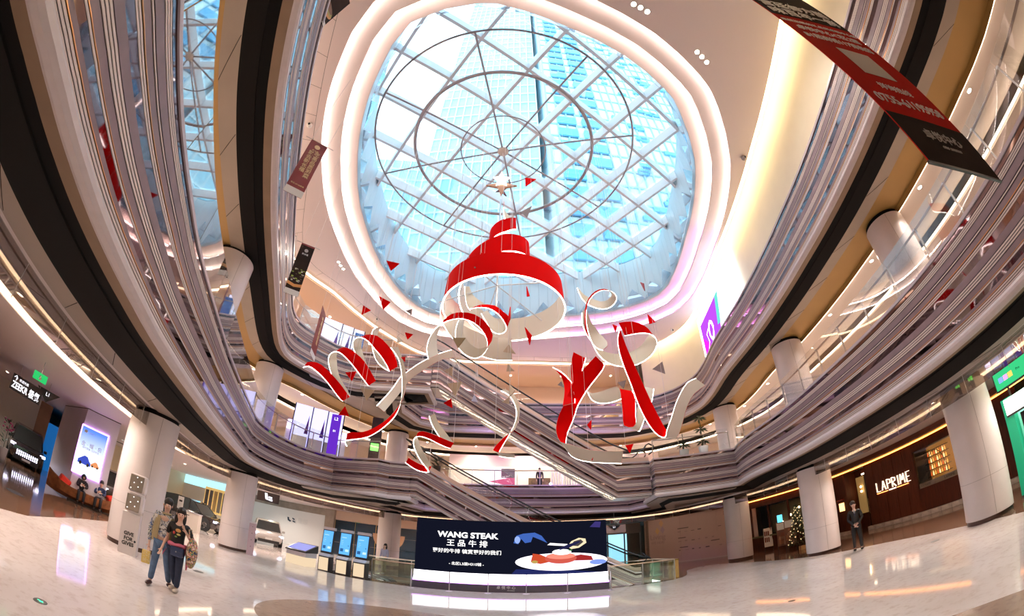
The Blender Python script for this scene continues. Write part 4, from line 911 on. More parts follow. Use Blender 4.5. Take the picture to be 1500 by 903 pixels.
# the dish picture
def sh(nm, pts, k, col, st=1.): return shape(t, nm, [(W*.5+p[0]*W*.5, .74+p[1]*2.14) for p in pts], -.001-.0015*k, emat('pic_'+nm, col, st*.55))
sh('tablecloth', [(.0, 0), (.25, 0), (.95, .0), (.7, .05), (.3, .1), (.05, .1)], 1, (.03, .04, .2)); sh('plate', ell(.52, .235, .48, .17, 36), 2, (.9, .85, .95), 3); sh('plate_well', ell(.5, .265, .4, .105, 36), 3, (.8, .74, .9), 2.6); sh('plate_rim', ell(.9, .2, .09, .05, 16), 4, (.2, .3, .75), 2)
sh('vegetables', [(.2, .24), (.22, .4), (.3, .38), (.36, .33), (.4, .24), (.3, .2)], 4, (.65, .08, .03), 1.6); sh('sauce', [(.62, .25), (.85, .24), (.83, .32), (.72, .36), (.62, .33)], 4, (.45, .03, .03), 1.4); sh('greens', ell(.24, .24, .035, .03, 9), 5, (.6, .4, .1), 1.5)
sh('steak', ell(.51, .3, .165, .1, 26), 6, (.62, .1, .07), 1.8); sh('steak_top', ell(.51, .345, .15, .06, 26), 7, (.8, .22, .16), 2.2); sh('cream', ell(.52, .42, .1, .055, 22), 8, (.95, .92, .95), 3)
sh('spoon_bowl', [(.58, .52), (.62, .62), (.7, .68), (.77, .66), (.78, .58), (.7, .49), (.62, .47)], 9, (.75, .62, .4), 2.2); sh('spoon_hollow', [(.61, .54), (.65, .62), (.72, .65), (.75, .6), (.69, .52)], 10, (.12, .1, .1), 1); sh('spoon_handle', [(.37, .56), (.58, .53), (.58, .57), (.4, .6)], 9, (.9, .85, .85), 2.5); sh('seeds', [(.5, .46), (.6, .5), (.72, .6), (.7, .62), (.58, .56), (.49, .49)], 11, (.03, .03, .12), 1)
sh('glove', [(.02, .6), (.05, .74), (.12, .78), (.24, .8), (.31, .74), (.37, .6), (.3, .66), (.22, .72), (.2, .62), (.14, .6), (.1, .68), (.07, .58)], 9, (.06, .15, .55), 1.5); sh('glove_light', ell(.06, .66, .03, .07, 10), 10, (.35, .5, .95), 1.6); sh('glove_far', [(.82, .88), (.88, .98), (.94, .97), (.93, .86)], 9, (.08, .06, .3), 1); sh('garnish', ell(.61, .45, .02, .014, 8), 11, (.1, .4, .1), 1)
# barrier of glass and steel posts in front of the screen
t = empty('barrier', (-3.65, 16.35, 0), label='low glass barrier with six steel posts in front of the screen', cat='barrier')
bx = [-3.6, -2.15, -.72, .68, 2.2, 3.85]; pm_ = None
for i, x in enumerate(bx):
    if pm_ is None:
        m_ = MB(); m_.tube((0, 0, 0), (0, 0, .78), .022, 8); m_.lathe([(.13, 0), (.13, .015), (.03, .03)], 16); pm_ = m_.build('post', STEEL, t); o = pm_
    else: o = link('post', pm_.data, t)
    o.location = (x+3.65, 0, 0)
for a, b in zip(bx, bx[1:]): MB().box(a+3.7, -.006, .08, b+3.6, .006, .62).build('glass_pane', GLASS, t)

# ------------------------------------------------------------------ touch-screen kiosks
KW = mat('kiosk_silver', (.72, .69, .72), .3, metal=.3); KG = emat('kiosk_glow', (1, .76, .5), .8); KB = emat('kiosk_blue', (.12, .42, .9), 1.15); KB2 = emat('kiosk_pale', (.5, .75, 1), 1.2); KD = emat('kiosk_code', (.03, .12, .3), 1)
def kiosk(x, y, rz, label):
    t = empty('touch_kiosk', (x, y, 0), rz, label=label, cat='kiosk', group='touch-screen kiosks')
    MB().box(-.3, -.02, 0, .3, .3, .68).build('base', mat('kiosk_dark', (.05, .04, .045), .3), t); plate(t, 'glow_panel', -.26, .26, .05, .62, -.022, KG)
    b = MB(); b.add([(-.3, -.06, .68), (.3, -.06, .68), (.3, .3, .68), (-.3, .3, .68), (-.3, .1, .8), (.3, .1, .8), (.3, .3, .8), (-.3, .3, .8)], [(0, 1, 5, 4), (1, 2, 6, 5), (2, 3, 7, 6), (3, 0, 4, 7), (4, 5, 6, 7), (0, 3, 2, 1)]); b.build('neck', KW, t)
    R_ = Matrix.Rotation(-.08, 3, 'X'); MB().box(-.31, 0, 0, .31, .09, 1.08, R=R_, origin=(0, .1, .8)).build('screen_housing', DARK, t); MB().box(-.32, -.01, 1.08, .32, .12, 1.2, R=R_, origin=(0, .1, .8)).build('top_cap', KW, t)
    s = MB().box(-.27, -.008, .1, .27, 0, 1.04, R=R_, origin=(0, .1, .8)).build('display', KB, t)
    for (x0, z0, x1, z1, m_) in ((-.2, .84, .05, .86, KB2), (-.2, .7, -.1, .71, KB2), (-.2, .62, -.08, .63, KB2), (-.2, .54, -.12, .55, KB2), (-.22, .22, -.06, .36, KD), (.05, .24, .22, .34, KB2), (.16, .48, .2, .53, KD)):
        MB().box(x0, -.012, z0, x1, -.009, z1, R=R_, origin=(0, .1, .8)).build('screen_content', m_, s)
    return t
kiosk(-7.72, 17.55, -.28, 'leftmost of the three touch-screen kiosks, next to the slanted table'); kiosk(-6.85, 17.45, -.25, 'middle one of the three touch-screen kiosks'); kiosk(-6.03, 17.35, -.22, 'rightmost of the three touch-screen kiosks, next to the big screen')
t = empty('touch_table', (-9.15, 18.2, 0), -.3, label='low glowing cabinet with a slanted map screen left of the kiosks', cat='kiosk')
MB().box(-.62, -.35, 0, .62, .35, .42).build('lower_cabinet', KG, t); MB().box(-.63, -.36, .42, .63, .36, .66).build('upper_cabinet', KW, t)
b = MB(); b.add([(-.66, -.42, .68), (.66, -.42, .68), (.66, .4, 1.02), (-.66, .4, 1.02), (-.66, -.42, .62), (.66, -.42, .62), (.66, .4, .66), (-.66, .4, .66)], [(0, 1, 2, 3), (7, 6, 5, 4), (0, 4, 5, 1), (1, 5, 6, 2), (2, 6, 7, 3), (3, 7, 4, 0)]); b.build('screen_frame', DARK, t)
b = MB(); n_ = .004; b.add([(-.58, -.36, .71), (.58, -.36, .71), (.58, .34, 1.0), (-.58, .34, 1.0)], [(0, 1, 2, 3)]); b.build('display', emat('table_lilac', (.42, .42, .9), .9), t, loc=(0, 0, .004))

# ------------------------------------------------------------------ well with the escalators to the basement
t = empty('basement_escalator', (-6.6, 18.0, -3.4), label='dark escalators going down to the basement behind the kiosks', cat='escalator')
MB().box(-.3, -.1, .0, 13.5, 2.6, .1).build('pit_floor', WALLD, t)
b = MB(); b.add([(-.3, 2.6, .1), (13.5, 2.6, .1), (13.5, 2.6, 3.25), (-.3, 2.6, 3.25)], [(0, 1, 2, 3)]); b.build('pit_wall', mat('pit_wall', (.2, .16, .13), .5), t)
for k, y in enumerate((.25, .9, 1.55, 2.2)):
    MB().path([(.3, y, 3.4), (1.2, y, 3.35), (5.6, y, .5)], .035, 6).build('handrail', RUB, t); MB().path([(.3, y-.05, 3.38), (1.2, y-.05, 3.2), (5.4, y-.05, .45)], .03, 5).build('skirt', STEEL, t)
s_ = None
for k, y0 in enumerate((.35, 1.65)):
    for i in range(14):
        if s_ is None: s_ = MB().box(0, 0, -.2, .38, .5, 0).build('step', STEP, t); o = s_
        else: o = link('step', s_.data, t)
        o.location = (1.0+.36*i, y0, 3.3-.22*i)
MB().box(7.6, .3, .9, 11.8, .34, 1.5).build('lit_truss', mat('truss_panel', (.3, .24, .16), .4), t); MB().box(7.6, .28, .82, 11.8, .3, .9).build('lit_edge', WARM2, t)
def low_rail(label, pts, step=1.3):
    t = empty('glass_balustrade', (pts[0][0], pts[0][1], 0), label=label, cat='railing'); o = Vector(pts[0]+(0,))
    P = resample(pts, step, closed=False)
    for a, b in zip(P, P[1:]):
        g = MB().box(0, -.006, .02, math.dist(a, b)-.02, .006, .86).build('glass_pane', glassmat('tinted_glass', (.8, .85, .74), .12), t, loc=(a[0]-o.x, a[1]-o.y, 0), rot=(0, 0, math.atan2(b[1]-a[1], b[0]-a[0])))
    for a in P: MB().box(-.02, -.02, 0, .02, .02, .88).build('post', STEEL, t, loc=(a[0]-o.x, a[1]-o.y, 0))
    MB().path([(p[0]-o.x, p[1]-o.y, .9) for p in P], .03, 6).build('handrail', mat('rail_tan', (.62, .48, .36), .3, metal=.4), t)
    return t
low_rail('glass parapet with tan rail between the kiosks and the screen', [(-5.6, 17.75), (-3.75, 17.75)]); low_rail('glass parapet round the stairwell right of the screen', [(4.1, 17.75), (7.0, 17.8), (7.0, 20.7)])
low_rail('glass parapet at the rear of the stairwell', [(-6.9, 20.75), (7.0, 20.75)], 2.3)
t = empty('newel_box', (7.15, 18.35, 0), -.2, label='small polished brass cabinet at the end of the glass parapet', cat='cabinet')
MB().box(-.22, -.17, 0, .22, .17, .84).build('body', mat('brass', (.85, .62, .22), .2, metal=1., noise=.1), t, bevel=.01); text('❮', .12, DARK, t, (0, -.18, .55), FR); MB().box(-.24, -.19, .84, .24, .19, .88).build('lid', mat('brass_dark', (.4, .28, .1), .3, metal=1.), t)

# ------------------------------------------------------------------ hoarding wall and far entrance
ha, hb = at_z((947, 828.5), 0), at_z((1067, 815), 0); d_ = (hb-ha).normalized()
t, W = frame_at('hoarding_wall', ha, hb+d_*2.2, 0, 'mauve hoarding wall with rows of small shop names behind the warm column', 'wall')
HM = mat('hoarding_mauve', (.5, .36, .33), .5, noise=.06, nscale=.4)
n = 6
for i in range(n): MB().box(W*i/n+.004, 0, .1, W*(i+1)/n-.004, .06, 3.6).build('board', HM, t)
plate(t, 'skirting', 0, W, 0, .1, .0, mat('hoarding_base', (.5, .42, .36), .4))
HI = mat('hoarding_print', (.12, .09, .1), .6); HI2 = mat('hoarding_print_pale', (.36, .26, .25), .6)
text('Living', .55, HI2, t, (W*.12, -.003, 2.05), FR); text('WE HERE', .26, HI2, t, (W*.12, -.003, 1.62), FR); text('北区', .34, HI, t, (W*.76, -.003, 3.05), FR)
for (x, z, w) in ((.31, 2.45, .1), (.31, 1.75, .07), (.32, 1.05, .075), (.6, 1.25, .075), (.8, 2.2, .06)): plate(t, 'printed_bar', W*x, W*(x+w), z, z+.06, -.001, HI)
r_ = random.Random(11)
for row, z in enumerate((2.2, 1.5, .85)):
    for k in range(9): 
        if r_.random() < .85: w = .015+.02*r_.random(); plate(t, 'printed_name', W*(.31+.06*k), W*(.31+.06*k+w), z, z+.03+.06*r_.random(), -.001, HI if r_.random() < .35 else HI2)
for (x, z, c) in ((.16, 3.05, (.62, .38, .22)), (.17, 2.55, (.4, .3, .38)), (.12, 2.5, (.62, .4, .2))): shape(t, 'printed_diamond', [(W*x, z-.28), (W*x+.18, z), (W*x, z+.28), (W*x-.18, z)], -.002, mat('diamond_%d' % int(c[2]*100), c, .5))
# return wall and entrance behind
MB().box(-.05, 0, 0, .3, .25, 3.6).build('end_post', mat('stone_brown', (.3, .22, .17), .5, noise=.2), t)
da = at_z((884, 822), 0)
t, W = frame_at('entrance_doors', (4.0, 37.0), (11.5, 37.0), 0, 'glazed far entrance with blue daylight right of the big screen', 'door')
DAY = emat('daylight_blue', (.3, .65, .85), 1.6)
plate(t, 'daylight_panel', 4.2, 6.3, 0, 2.9, .3, DAY); plate(t, 'brown_wall', -1, 4.2, 0, 3.58, .35, mat('header_brown', (.25, .17, .12), .5)); plate(t, 'brown_wall', 6.3, W, 0, 3.58, .35, MATS['header_brown'])
for k in range(6): MB().box(W*k/5-.06, -.05, 0, W*k/5+.06, .05, 2.7).build('mullion', mat('door_stone', (.5, .42, .36), .5), t)
MB().box(0, -.05, 2.7, W, .05, 3.6).build('header', mat('header_tan', (.62, .48, .38), .5), t)
t, W = frame_at('advertising_stand', tuple(at_z((903, 824), 0)[:2]), tuple(at_z((937, 822), 0)[:2]), 0, 'pair of black framed poster stands behind the stairwell parapet', 'sign')
for k in (0, 1): MB().box(W*k/2+.02, 0, .3, W*(k+1)/2-.02, .08, 2.0).build('black_panel', mat('black_gloss', (.012, .012, .014), .1), t); MB().path([(W*(k+.3)/2+.1*j, -.02, 1.0+.25*((j*3) % 4)) for j in range(4)], .02, 4).build('picture', INKG, t)
for k in (0, 1, 2): MB().box(W*k/2-.03, -.01, 0, W*k/2+.03, .1, 2.05).build('frame_post', DARK, t)
def exit_sign(px, z, label, w=.45):
    p = at_z(px, z); t = empty('exit_sign', p, math.atan2(-p.x, p.y)*1.0, label=label, cat='sign')
    MB().box(-w/2, 0, -.11, w/2, .05, .11).build('green_panel', emat('exit_green', (.03, .55, .14), 1.), t); MB().ball((0, -.01, .02), .03, 6, 4).build('white_figure', INKW, t); MB().box(-.03, -.015, -.07, .05, -.005, 0).build('white_figure', INKW, t)
    MB().tube((0, .02, .1), (0, .02, C1+.08-z), .01, 4).build('hanger', STEEL, t)
exit_sign((921, 777), 3.1, 'green exit sign over the passage right of the screen'); exit_sign((524, 764.5), 3.1, 'green exit sign left of the column behind the kiosks'); exit_sign((59, 553), 3.2, 'green exit sign in the ceiling at the far left')
exit_sign((547, 655), FL2+1.6+0, 'bright green square sign on a pillar on level two') if False else None

# ------------------------------------------------------------------ restaurant front at right
WOOD = mat('dark_wood', (.075, .016, .006), .45, spec=.2, noise=.35, nscale=2.5, stretch=(6, 6, .6)); WOOD2 = mat('wood_panel', (.1, .024, .01), .45, spec=.2, noise=.3, nscale=2.5, stretch=(6, 6, .6))
t = empty('restaurant_front', (17.4, 10.0, 0), label='dark wooden restaurant front with glowing letters and a bottle window', cat='shopfront')
xw = 0
ys = [0, .9, 1.8, 2.75, 3.4, 4.1, 4.8, 5.5, 6.1]
for a, b in zip(ys[3:], ys[4:]): MB().box(0, a+.01, .22, .12, b-.01, 3.3).build('wood_panel', WOOD2, t)
MB().box(0, -3.2, .22, .12, .35, 3.3).build('wood_panel', WOOD, t); MB().box(0, .35, .22, .12, 2.75, 1.2).build('wood_panel', WOOD, t); MB().box(0, .35, 2.95, .12, 2.75, 3.3).build('wood_panel', WOOD, t)
MB().box(.0, -3.2, 3.28, .2, 8, 3.75).build('header', WOOD, t); MB().box(-.75, -8, 3.4, .0, 12, 3.46).build('header_soffit', mat('header_redbrown', (.14, .03, .01), .4), t); MB().box(-.8, -8, 3.44, -.74, 12, 3.7).build('header_face', MATS['header_redbrown'], t)
MB().box(-.04, -8, 3.34, -.0, 12, 3.39).build('orange_light', emat('orange_strip', (1, .32, .05), 9), t)
ST = mat('plinth_stone', (.45, .36, .3), .6, noise=.35, nscale=3, bump=.3); st_ = None
for k in range(16):
    y = -3.2+.6*k
    if y > 5.9: break
    if st_ is None: st_ = MB().box(-.06, .008, 0, .14, .592, .2).build('plinth_stone', ST, t, bevel=.01); o = st_
    else: o = link('plinth_stone', st_.data, t); bv = o.modifiers.new('bevel', 'BEVEL'); bv.width = .01
    o.location = (0, y, 0)
MB().box(-.06, 7.75, 0, .14, 8.6, .2).build('plinth_stone', ST, t)
# window with bottle shelves
wi = MB().box(1.3, .35, 1.2, 1.34, 2.75, 2.95).build('window_back', mat('bar_amber', (.3, .15, .03), .5, emit=(1, .5, .1), strength=.25), t); MB().box(.04, .35, 1.2, .08, 2.75, 2.95).build('window_pane', glassmat('bar_glass', (.95, .85, .7), .06), t)
wf = MB(); [wf.box(-.02, y, 1.18, .14, y+.05, 2.97) for y in (.32, 2.73)]; [wf.box(-.02, .32, z, .14, 2.78, z+.05) for z in (1.18, 2.94)]; wf.build('window_frame', WOOD, t)
sh_ = MB(); [sh_.box(.9, 1.4, z, 1.28, 2.72, z+.03) for z in (1.55, 1.85, 2.15, 2.45, 2.72)]; sh_.build('shelf', WOOD2, t); MB().path([(.88, 1.45+.6*(1-math.cos(a)), 1.5+1.2*math.sin(a)) for a in [PI*k/12 for k in range(13)]], .02, 5).build('arched_bar', DARK, t)
bm0 = None; BG = [mat('bottle_amber', (.5, .2, .03), .15, emit=(1, .55, .15), strength=1.2), mat('bottle_pale', (.8, .7, .5), .2, emit=(1, .8, .5), strength=2.), mat('bottle_red', (.4, .06, .02), .2, emit=(1, .2, .05), strength=.8)]
MB().box(.05, .4, 1.22, .07, 2.7, 1.45).build('name_band', mat('band_grey', (.3, .26, .25), .5), t); 
for y in (2.3, .9): text('LAPRIME', .16, mat('band_ink', (.12, .09, .08), .5), t, (.03, y, 1.335), Rface(-1, 0))
for nm_, y0 in (('wall_lamp', .6),): MB().tube((1.2, y0, 2.0), (1.2, y0, 2.5), .05, 8).build('wall_lamp', emat('lamp_glow', (1, .75, .4), 12), t)
for z in (1.58, 1.88, 2.18, 2.48):
    for k in range(9):
        o = None
        if bm0 is None: bm0 = []
        key = (k+int(z*10)) % 3
        while len(bm0) <= key:
            bm0.append(None)
        b_ = empty('bottle', (17.4+1.05, 10+1.48+.135*k, z), label='%s bottle, %s from the right on the %s lit shelf of the restaurant window' % (('amber', 'pale', 'dark red')[key], ('first', 'second', 'third', 'fourth', 'fifth', 'sixth', 'seventh', 'eighth', 'ninth')[k], {158: 'lowest', 188: 'second', 218: 'third', 248: 'topmost'}[int(round(z*100))]), cat='bottle', group='bottles in the restaurant window')
        if bm0[key] is None: bm0[key] = MB().lathe([(0, 0), (.035, 0), (.035, .13), (.012, .17), (.012, .22), (0, .22)], 8).build('glass_body', BG[key], b_, smooth=True)
        else: link('glass_body', bm0[key].data, b_)
# door recess
MB().box(.9, 6.1, 0, 1.0, 7.75, 3.3).build('recess_wall', WOOD, t); MB().box(0, 6.05, 0, .95, 6.12, 3.3).build('recess_side', WOOD2, t); MB().box(0, 7.72, 0, .95, 7.8, 3.3).build('recess_side', WOOD2, t)
dr = MB().box(.82, 6.2, .02, .88, 6.95, 2.9).build('door', mat('door_glass_dark', (.03, .015, .01), .1), t); MB().tube((.78, 6.85, .8), (.78, 6.85, 1.6), .015, 6).build('door_handle', mat('gold_handle', (.8, .6, .3), .2, metal=1), dr)
MB().box(.8, 7.05, .9, .9, 7.6, 2.9).build('amber_panel', mat('amber_wall', (.35, .2, .07), .4, emit=(1, .6, .2), strength=.15), t); MB().box(.7, 6.3, 2.95, .8, 7.0, 3.02).build('door_light', WARM, t)
for z in (2.35, 2.1): MB().ball((.7, 7.2, z), .06, 8, 6).build('wall_lamp', emat('lamp_glow', (1, .75, .4), 12), t)
MB().box(0, 7.8, .2, .12, 8.7, 3.3).build('wood_panel', WOOD, t); plate(t, 'menu_light', 0, 0, 0, 0, 0, DARK) if False else None
MB().box(-.06, 8.0, 1.35, -.02, 8.4, 1.8).build('menu_box', emat('menu_glow', (1, .55, .2), 2.5), t); MB().box(-.15, 7.95, 1.95, .0, 8.45, 2.0).build('menu_hood', mat('hood_red', (.4, .05, .02), .4), t)
# glowing letters
LG = emat('sign_letter', (1, .8, .58), 3.2); LO = emat('sign_orange', (1, .3, .08), 4.)
sg = empty('shop_sign', (17.36, 14.35, 1.75), -PI/2, label='glowing double-stroke letters LAPRIME on the dark wooden wall', cat='sign')
LET = {'L': [[(0, 1), (0, 0), (.55, 0)]], 'A': [[(0, 0), (.3, 1), (.6, 0)], [(.15, .35), (.45, .35)]], 'P': [[(0, 0), (0, 1), (.5, .9), (.5, .55), (0, .5)]], 'R': [[(0, 0), (0, 1), (.5, .9), (.5, .6), (0, .5), (.55, 0)]], 'I': [[(.1, 0), (.1, 1)]], 'M': [[(0, 0), (.12, 1), (.35, .35), (.58, 1), (.7, 0)]], 'E': [[(.5, 1), (0, 1), (0, 0), (.5, 0)], [(0, .5), (.4, .5)]]}
x = -1.05
for ch in 'LAPRIME':
    b = MB(); wd = max(p[0] for s_ in LET[ch] for p in s_)
    for s_ in LET[ch]:
        for off in (0, .06):
            for p, q in zip(s_, s_[1:]): b.tube((x+p[0]*.42+off, 0, .02+p[1]*.46), (x+q[0]*.42+off, 0, .02+q[1]*.46), .01, 4)
    b.build('letter', LG, sg); x += wd*.42+.13
for x0, x1, m_ in ((-1.05, -.28, LO), (-.2, .28, LG), (.36, 1.1, LO)): MB().box(x0, -.02, -.08, x1, 0, -.045 if m_ is LO else -.03).build('underline', m_, sg)
# second dark front with lamps beyond the white column, boards and fir tree
t = empty('restaurant_window_wall', (17.3, 18.7, 0), math.atan2(24.8-18.7, 15.4-17.3), label='dark restaurant window with lamps behind the menu boards', cat='shopfront'); W = 6.4
MB().box(0, 0, 0, W, .12, 1.0).build('wood_panel', WOOD, t); MB().box(0, 0, 2.9, W, .12, 3.7).build('wood_panel', WOOD, t); MB().box(0, -.03, .9, W, .2, 1.0).build('window_sill', mat('sill_olive', (.14, .13, .06), .5), t)
for x in (0, 1.6, 3.2, 4.8, W-.1): MB().box(x, 0, 1.0, x+.1, .12, 2.9).build('window_post', WOOD, t)
MB().box(0, -2.2, 1.0, W, -2.15, 2.9).build('room_wall', mat('room_olive', (.1, .07, .03), .6), t)
MB().box(-.1, -.7 if False else .75, 3.4, W+3, .8, 3.7).build('header_face', MATS['header_redbrown'], t); MB().box(-.1, .14, 3.34, W+3, .18, 3.39).build('orange_light', MATS['orange_strip'], t)
for k in range(7): MB().ball((.8+.75*k, -1.9, 1.6+.35*((k*5) % 3)), .07, 8, 6).build('wall_lamp', MATS['lamp_glow'], t)
MB().box(4.6, -1.0, 1.5, 5.0, -.95, 2.1).build('small_screen', emat('small_cyan', (.1, .5, .7), 2), t)
def board(x, y, rz, w, h, label, white=True):
    t = empty('menu_board', (x, y, 0), rz, label=label, cat='sign', group=None)
    R_ = Matrix.Rotation(-.12, 3, 'X')
    for sx in (-w/2, w/2-.03): MB().box(sx, 0, 0, sx+.03, .03, h+.25, R=R_).build('leg', DARK, t)
    MB().box(-w/2, -.02, .25, w/2, 0, h+.25, R=R_).build('panel', mat('menu_brown', (.22, .1, .06), .5) if not white else INKW, t)
    if white:
        for z in (.55, .95): [MB().box(-w/2+.05+k*.11, -.028, z, -w/2+.13+k*.11, -.022, z+.3, R=R_).build('picture', mat('menu_dark', (.16, .04, .03), .5), t) for k in range(3)]
    else:
        MB().box(-w/2+.04, -.028, h-.2, w/2-.04, -.022, h+.2, R=R_).build('notice', INKW, t); r2 = random.Random(int(x*100))
        for k in range(7): MB().box(-w/2+.05+r2.random()*(w-.2), -.026, .3+r2.random()*.8, -w/2+.12+r2.random()*(w-.15), -.022, .5+r2.random()*.7, R=R_).build('picture', mat('menu_pic%d' % (k % 3), ((.4, .16, .08), (.3, .1, .05), (.5, .3, .2))[k % 3], .5), t)
    return t
q = at_z((1127, 807), 0); board(q.x, q.y, -.6, .55, 1.2, 'narrow white menu board with dark red pictures, leftmost of the boards'); q = at_z((1148, 806), 0); board(q.x, q.y, -.6, .62, 1.4, 'brown menu board with a white notice, second board from the left', False)
q = at_z((1160, 804), 0); board(q.x, q.y, -.6, .65, 1.45, 'brown menu board with a white notice nearest the Christmas tree', False)
# fir tree
q = at_z((1177, 806), 0); t = empty('christmas_tree', (14.6, 18.9, 0), label='slim decorated Christmas tree half hidden by the white column', cat='tree')
FIRM = mat('fir_green', (.06, .08, .035), .8); b = MB(); r_ = random.Random(2)
for k in range(700):
    z = .25+2.15*r_.random()**1.2; rr = (.62*(1-(z-.2)/2.35))*(.55+.45*r_.random()); a = r_.random()*2*PI; s_ = .07; c = Vector((rr*math.cos(a), rr*math.sin(a), z)); d = Vector((math.cos(a), math.sin(a), -.35)).normalized(); u = Vector((-math.sin(a), math.cos(a), .2*r_.random()))
    b.add([c-u*.03, c+u*.03, c+d*.13, c-Vector((0, 0, .03))], [(0, 1, 2), (0, 2, 3), (1, 3, 2)])
b.build('foliage', FIRM, t)['kind'] = 'stuff'
MB().tube((0, 0, 0), (0, 0, 2.4), .04, 8, .01).build('trunk', WOOD, t)
bb = None
for k in range(60):
    z = .3+2.0*(k/60); rr = .64*(1-(z-.2)/2.35); a = k*2.4
    if bb is None: bb = MB().ball((0, 0, 0), .035, 8, 6).build('bauble', mat('bauble_gold', (.9, .7, .35), .2, metal=.8, emit=(1, .8, .4), strength=.6), t, smooth=True); o = bb
    else: o = link('bauble', bb.data, t)
    o.location = (rr*math.cos(a), rr*math.sin(a), z)
for k in range(4):
    gb = empty('gift_box', (14.2+.3*k, 18.2-.12*k, 0), .4*k, label='small gilt gift box under the Christmas tree, %s from the wall' % ('fourth', 'third', 'second', 'first')[k], cat='box', group='gift boxes under the Christmas tree'); MB().box(-.12, -.12, 0, .12, .12, .2).build('carton', mat('gift_gold', (.5, .3, .12), .4), gb); MB().box(-.125, -.02, 0, .125, .02, .205).build('ribbon_tie', MAROON, gb)

# ------------------------------------------------------------------ green shop at the right edge
GXP = 12.72
def gx(p): return at_x(p, GXP)
t = empty('green_shop', (GXP, 5.4, 0), -PI/2, label='green framed photo shop at the right edge behind the large column', cat='shopfront')   # local x runs towards -y
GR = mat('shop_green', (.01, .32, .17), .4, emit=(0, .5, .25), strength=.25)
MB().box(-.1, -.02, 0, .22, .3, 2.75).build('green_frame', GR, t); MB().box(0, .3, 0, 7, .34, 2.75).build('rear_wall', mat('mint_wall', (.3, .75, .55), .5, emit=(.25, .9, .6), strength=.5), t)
MB().box(0, -.04, 2.3, 7, .0, 2.72).build('white_lightbox', emat('lightbox_white', (.95, 1, .9), 4.5), t); MB().box(.0, -.06, 2.24, 7, .02, 2.3).build('dark_trim', DARK, t)
MB().box(.42, .0, .55, 1.3, .06, 2.2).build('black_poster', mat('black_gloss', (.012, .012, .014), .1), t)
YEL = emat('poster_yellow', (.85, .7, .05), 1.); text('JST.\nVIO', .34, YEL, t, (.86, -.02, 1.75), FR, bold=.02, sx=.9); text('Diamond', .1, INKW, t, (.86, -.02, 1.28), FR)
MB().box(1.4, .0, 0, 1.75, .05, 2.2).build('pale_curtain', mat('curtain_pale', (.6, .75, .85), .5), t); MB().box(1.85, -.02, 0, 2.2, .2, 2.3).build('green_frame', GR, t)
MB().box(2.3, 0, .7, 3.4, .05, 2.1).build('grey_panel', mat('panel_grey', (.5, .48, .5), .4), t); MB().box(-.1, -.03, 0, 7, .35, .1).build('plinth', DARK, t)
text('抽卡有惊喜', .1, INKW, t, (.9, .28, .4), FR, align='CENTER')
sb = empty('shop_sign', (GXP-.05, 5.45, 3.02), -PI/2, label='green lit sign box with a colourful logo above the green shop', cat='sign')
for x in (.3, 2.5, 4.6): MB().box(x, .05, -.28, x+.05, .12, -.03).build('bracket', DARK, sb)
MB().box(-.05, -.04, -.04, 5, .2, .5).build('case', DARK, sb); MB().box(0, -.06, 0, 4.95, -.04, .46).build('green_face', emat('sign_green', (.04, .55, .2), 1.1), sb)
SD = emat('sign_ink', (0, .03, .015), .3); text('拍照有', .32, SD, sb, (2.0, -.07, .25), FR, bold=.004); text('Pro', .1, SD, sb, (.88, -.07, .25), FR)
for k, c in enumerate(((.2, .3, 1), (.9, .3, .8), (1, .5, .1))): MB().box(.15+.18*k, -.075, .16, .3+.18*k, -.062, .3).build('logo_patch', emat('logo_%d' % k, c, 1.5), sb)
# ------------------------------------------------------------------ lights of the place
DLV = emat('downlight_glow', (1, .86, .66), 30.)
DLM = None; DL = empty('ceiling_downlight', (0, 0, C1), kind='structure') if False else None
RIM = mat('downlight_rim', (.5, .46, .44), .4)
def link_dl(proto, loc, label):
    o = proto.copy(); COL.objects.link(o); o.location = loc; o['label'] = label
    for ch in proto.children:
        if ch.type == 'MESH': c = ch.copy(); COL.objects.link(c); c.parent = o
    return o
def downlights(label, pts, z, e, col, group):
    global DLM
    proto = None
    def xx(p):
        d = Vector((p[0], p[1], z-CAM_H)); f = d.dot(CF)/d.length; a_ = math.acos(max(-1, min(1, f))); u_, v_ = d.dot(CR), d.dot(CU); n_ = math.hypot(u_, v_) or 1; return 750+u_/n_*a_*FPX, 451-v_/n_*a_*FPX
    pts = sorted([p for p in pts if -20 < xx(p)[0] < 1520 and -20 < xx(p)[1] < 920], key=lambda p: xx(p)[0]); first = label
    ORD = ['first', 'second', 'third', 'fourth', 'fifth', 'sixth', 'seventh', 'eighth', 'ninth', 'tenth', 'eleventh', 'twelfth', 'thirteenth', 'fourteenth', 'fifteenth', 'sixteenth', 'seventeenth', 'eighteenth', 'nineteenth', 'twentieth', 'twenty-first', 'twenty-second', 'twenty-third', 'twenty-fourth', 'twenty-fifth']
    for ii, (x, y) in enumerate(pts):
        label = first+', %s from the left' % ORD[min(ii, 24)] if len(pts) > 1 else first
        l = bpy.data.lights.new('downlight', 'AREA'); l.shape = 'DISK'; l.size = .16; l.energy = e; l.color = col; l.spread = math.radians(140)
        if proto is None:
            proto = empty('downlight', (x, y, z), label=label, cat='lamp', group=group)
            MB().lathe([(.11, .0), (.11, -.02), (.085, -.02), (.085, .0)], 14).build('rim', RIM, proto); MB().lathe([(0, -.006), (.085, -.006)], 14).build('lens', DLV, proto); o = proto
        else: o = link_dl(proto, (x, y, z), label)
        q = bpy.data.objects.new('lamp', l); COL.objects.link(q); q.parent = o; q.location = (0, 0, -.018)
def ring_pts(q, n, step): return resample([(p[0]+m_[0]*n, p[1]+m_[1]*n) for p, m_ in zip(q, normals(q, True))], step)
WL = (1, .83, .72)
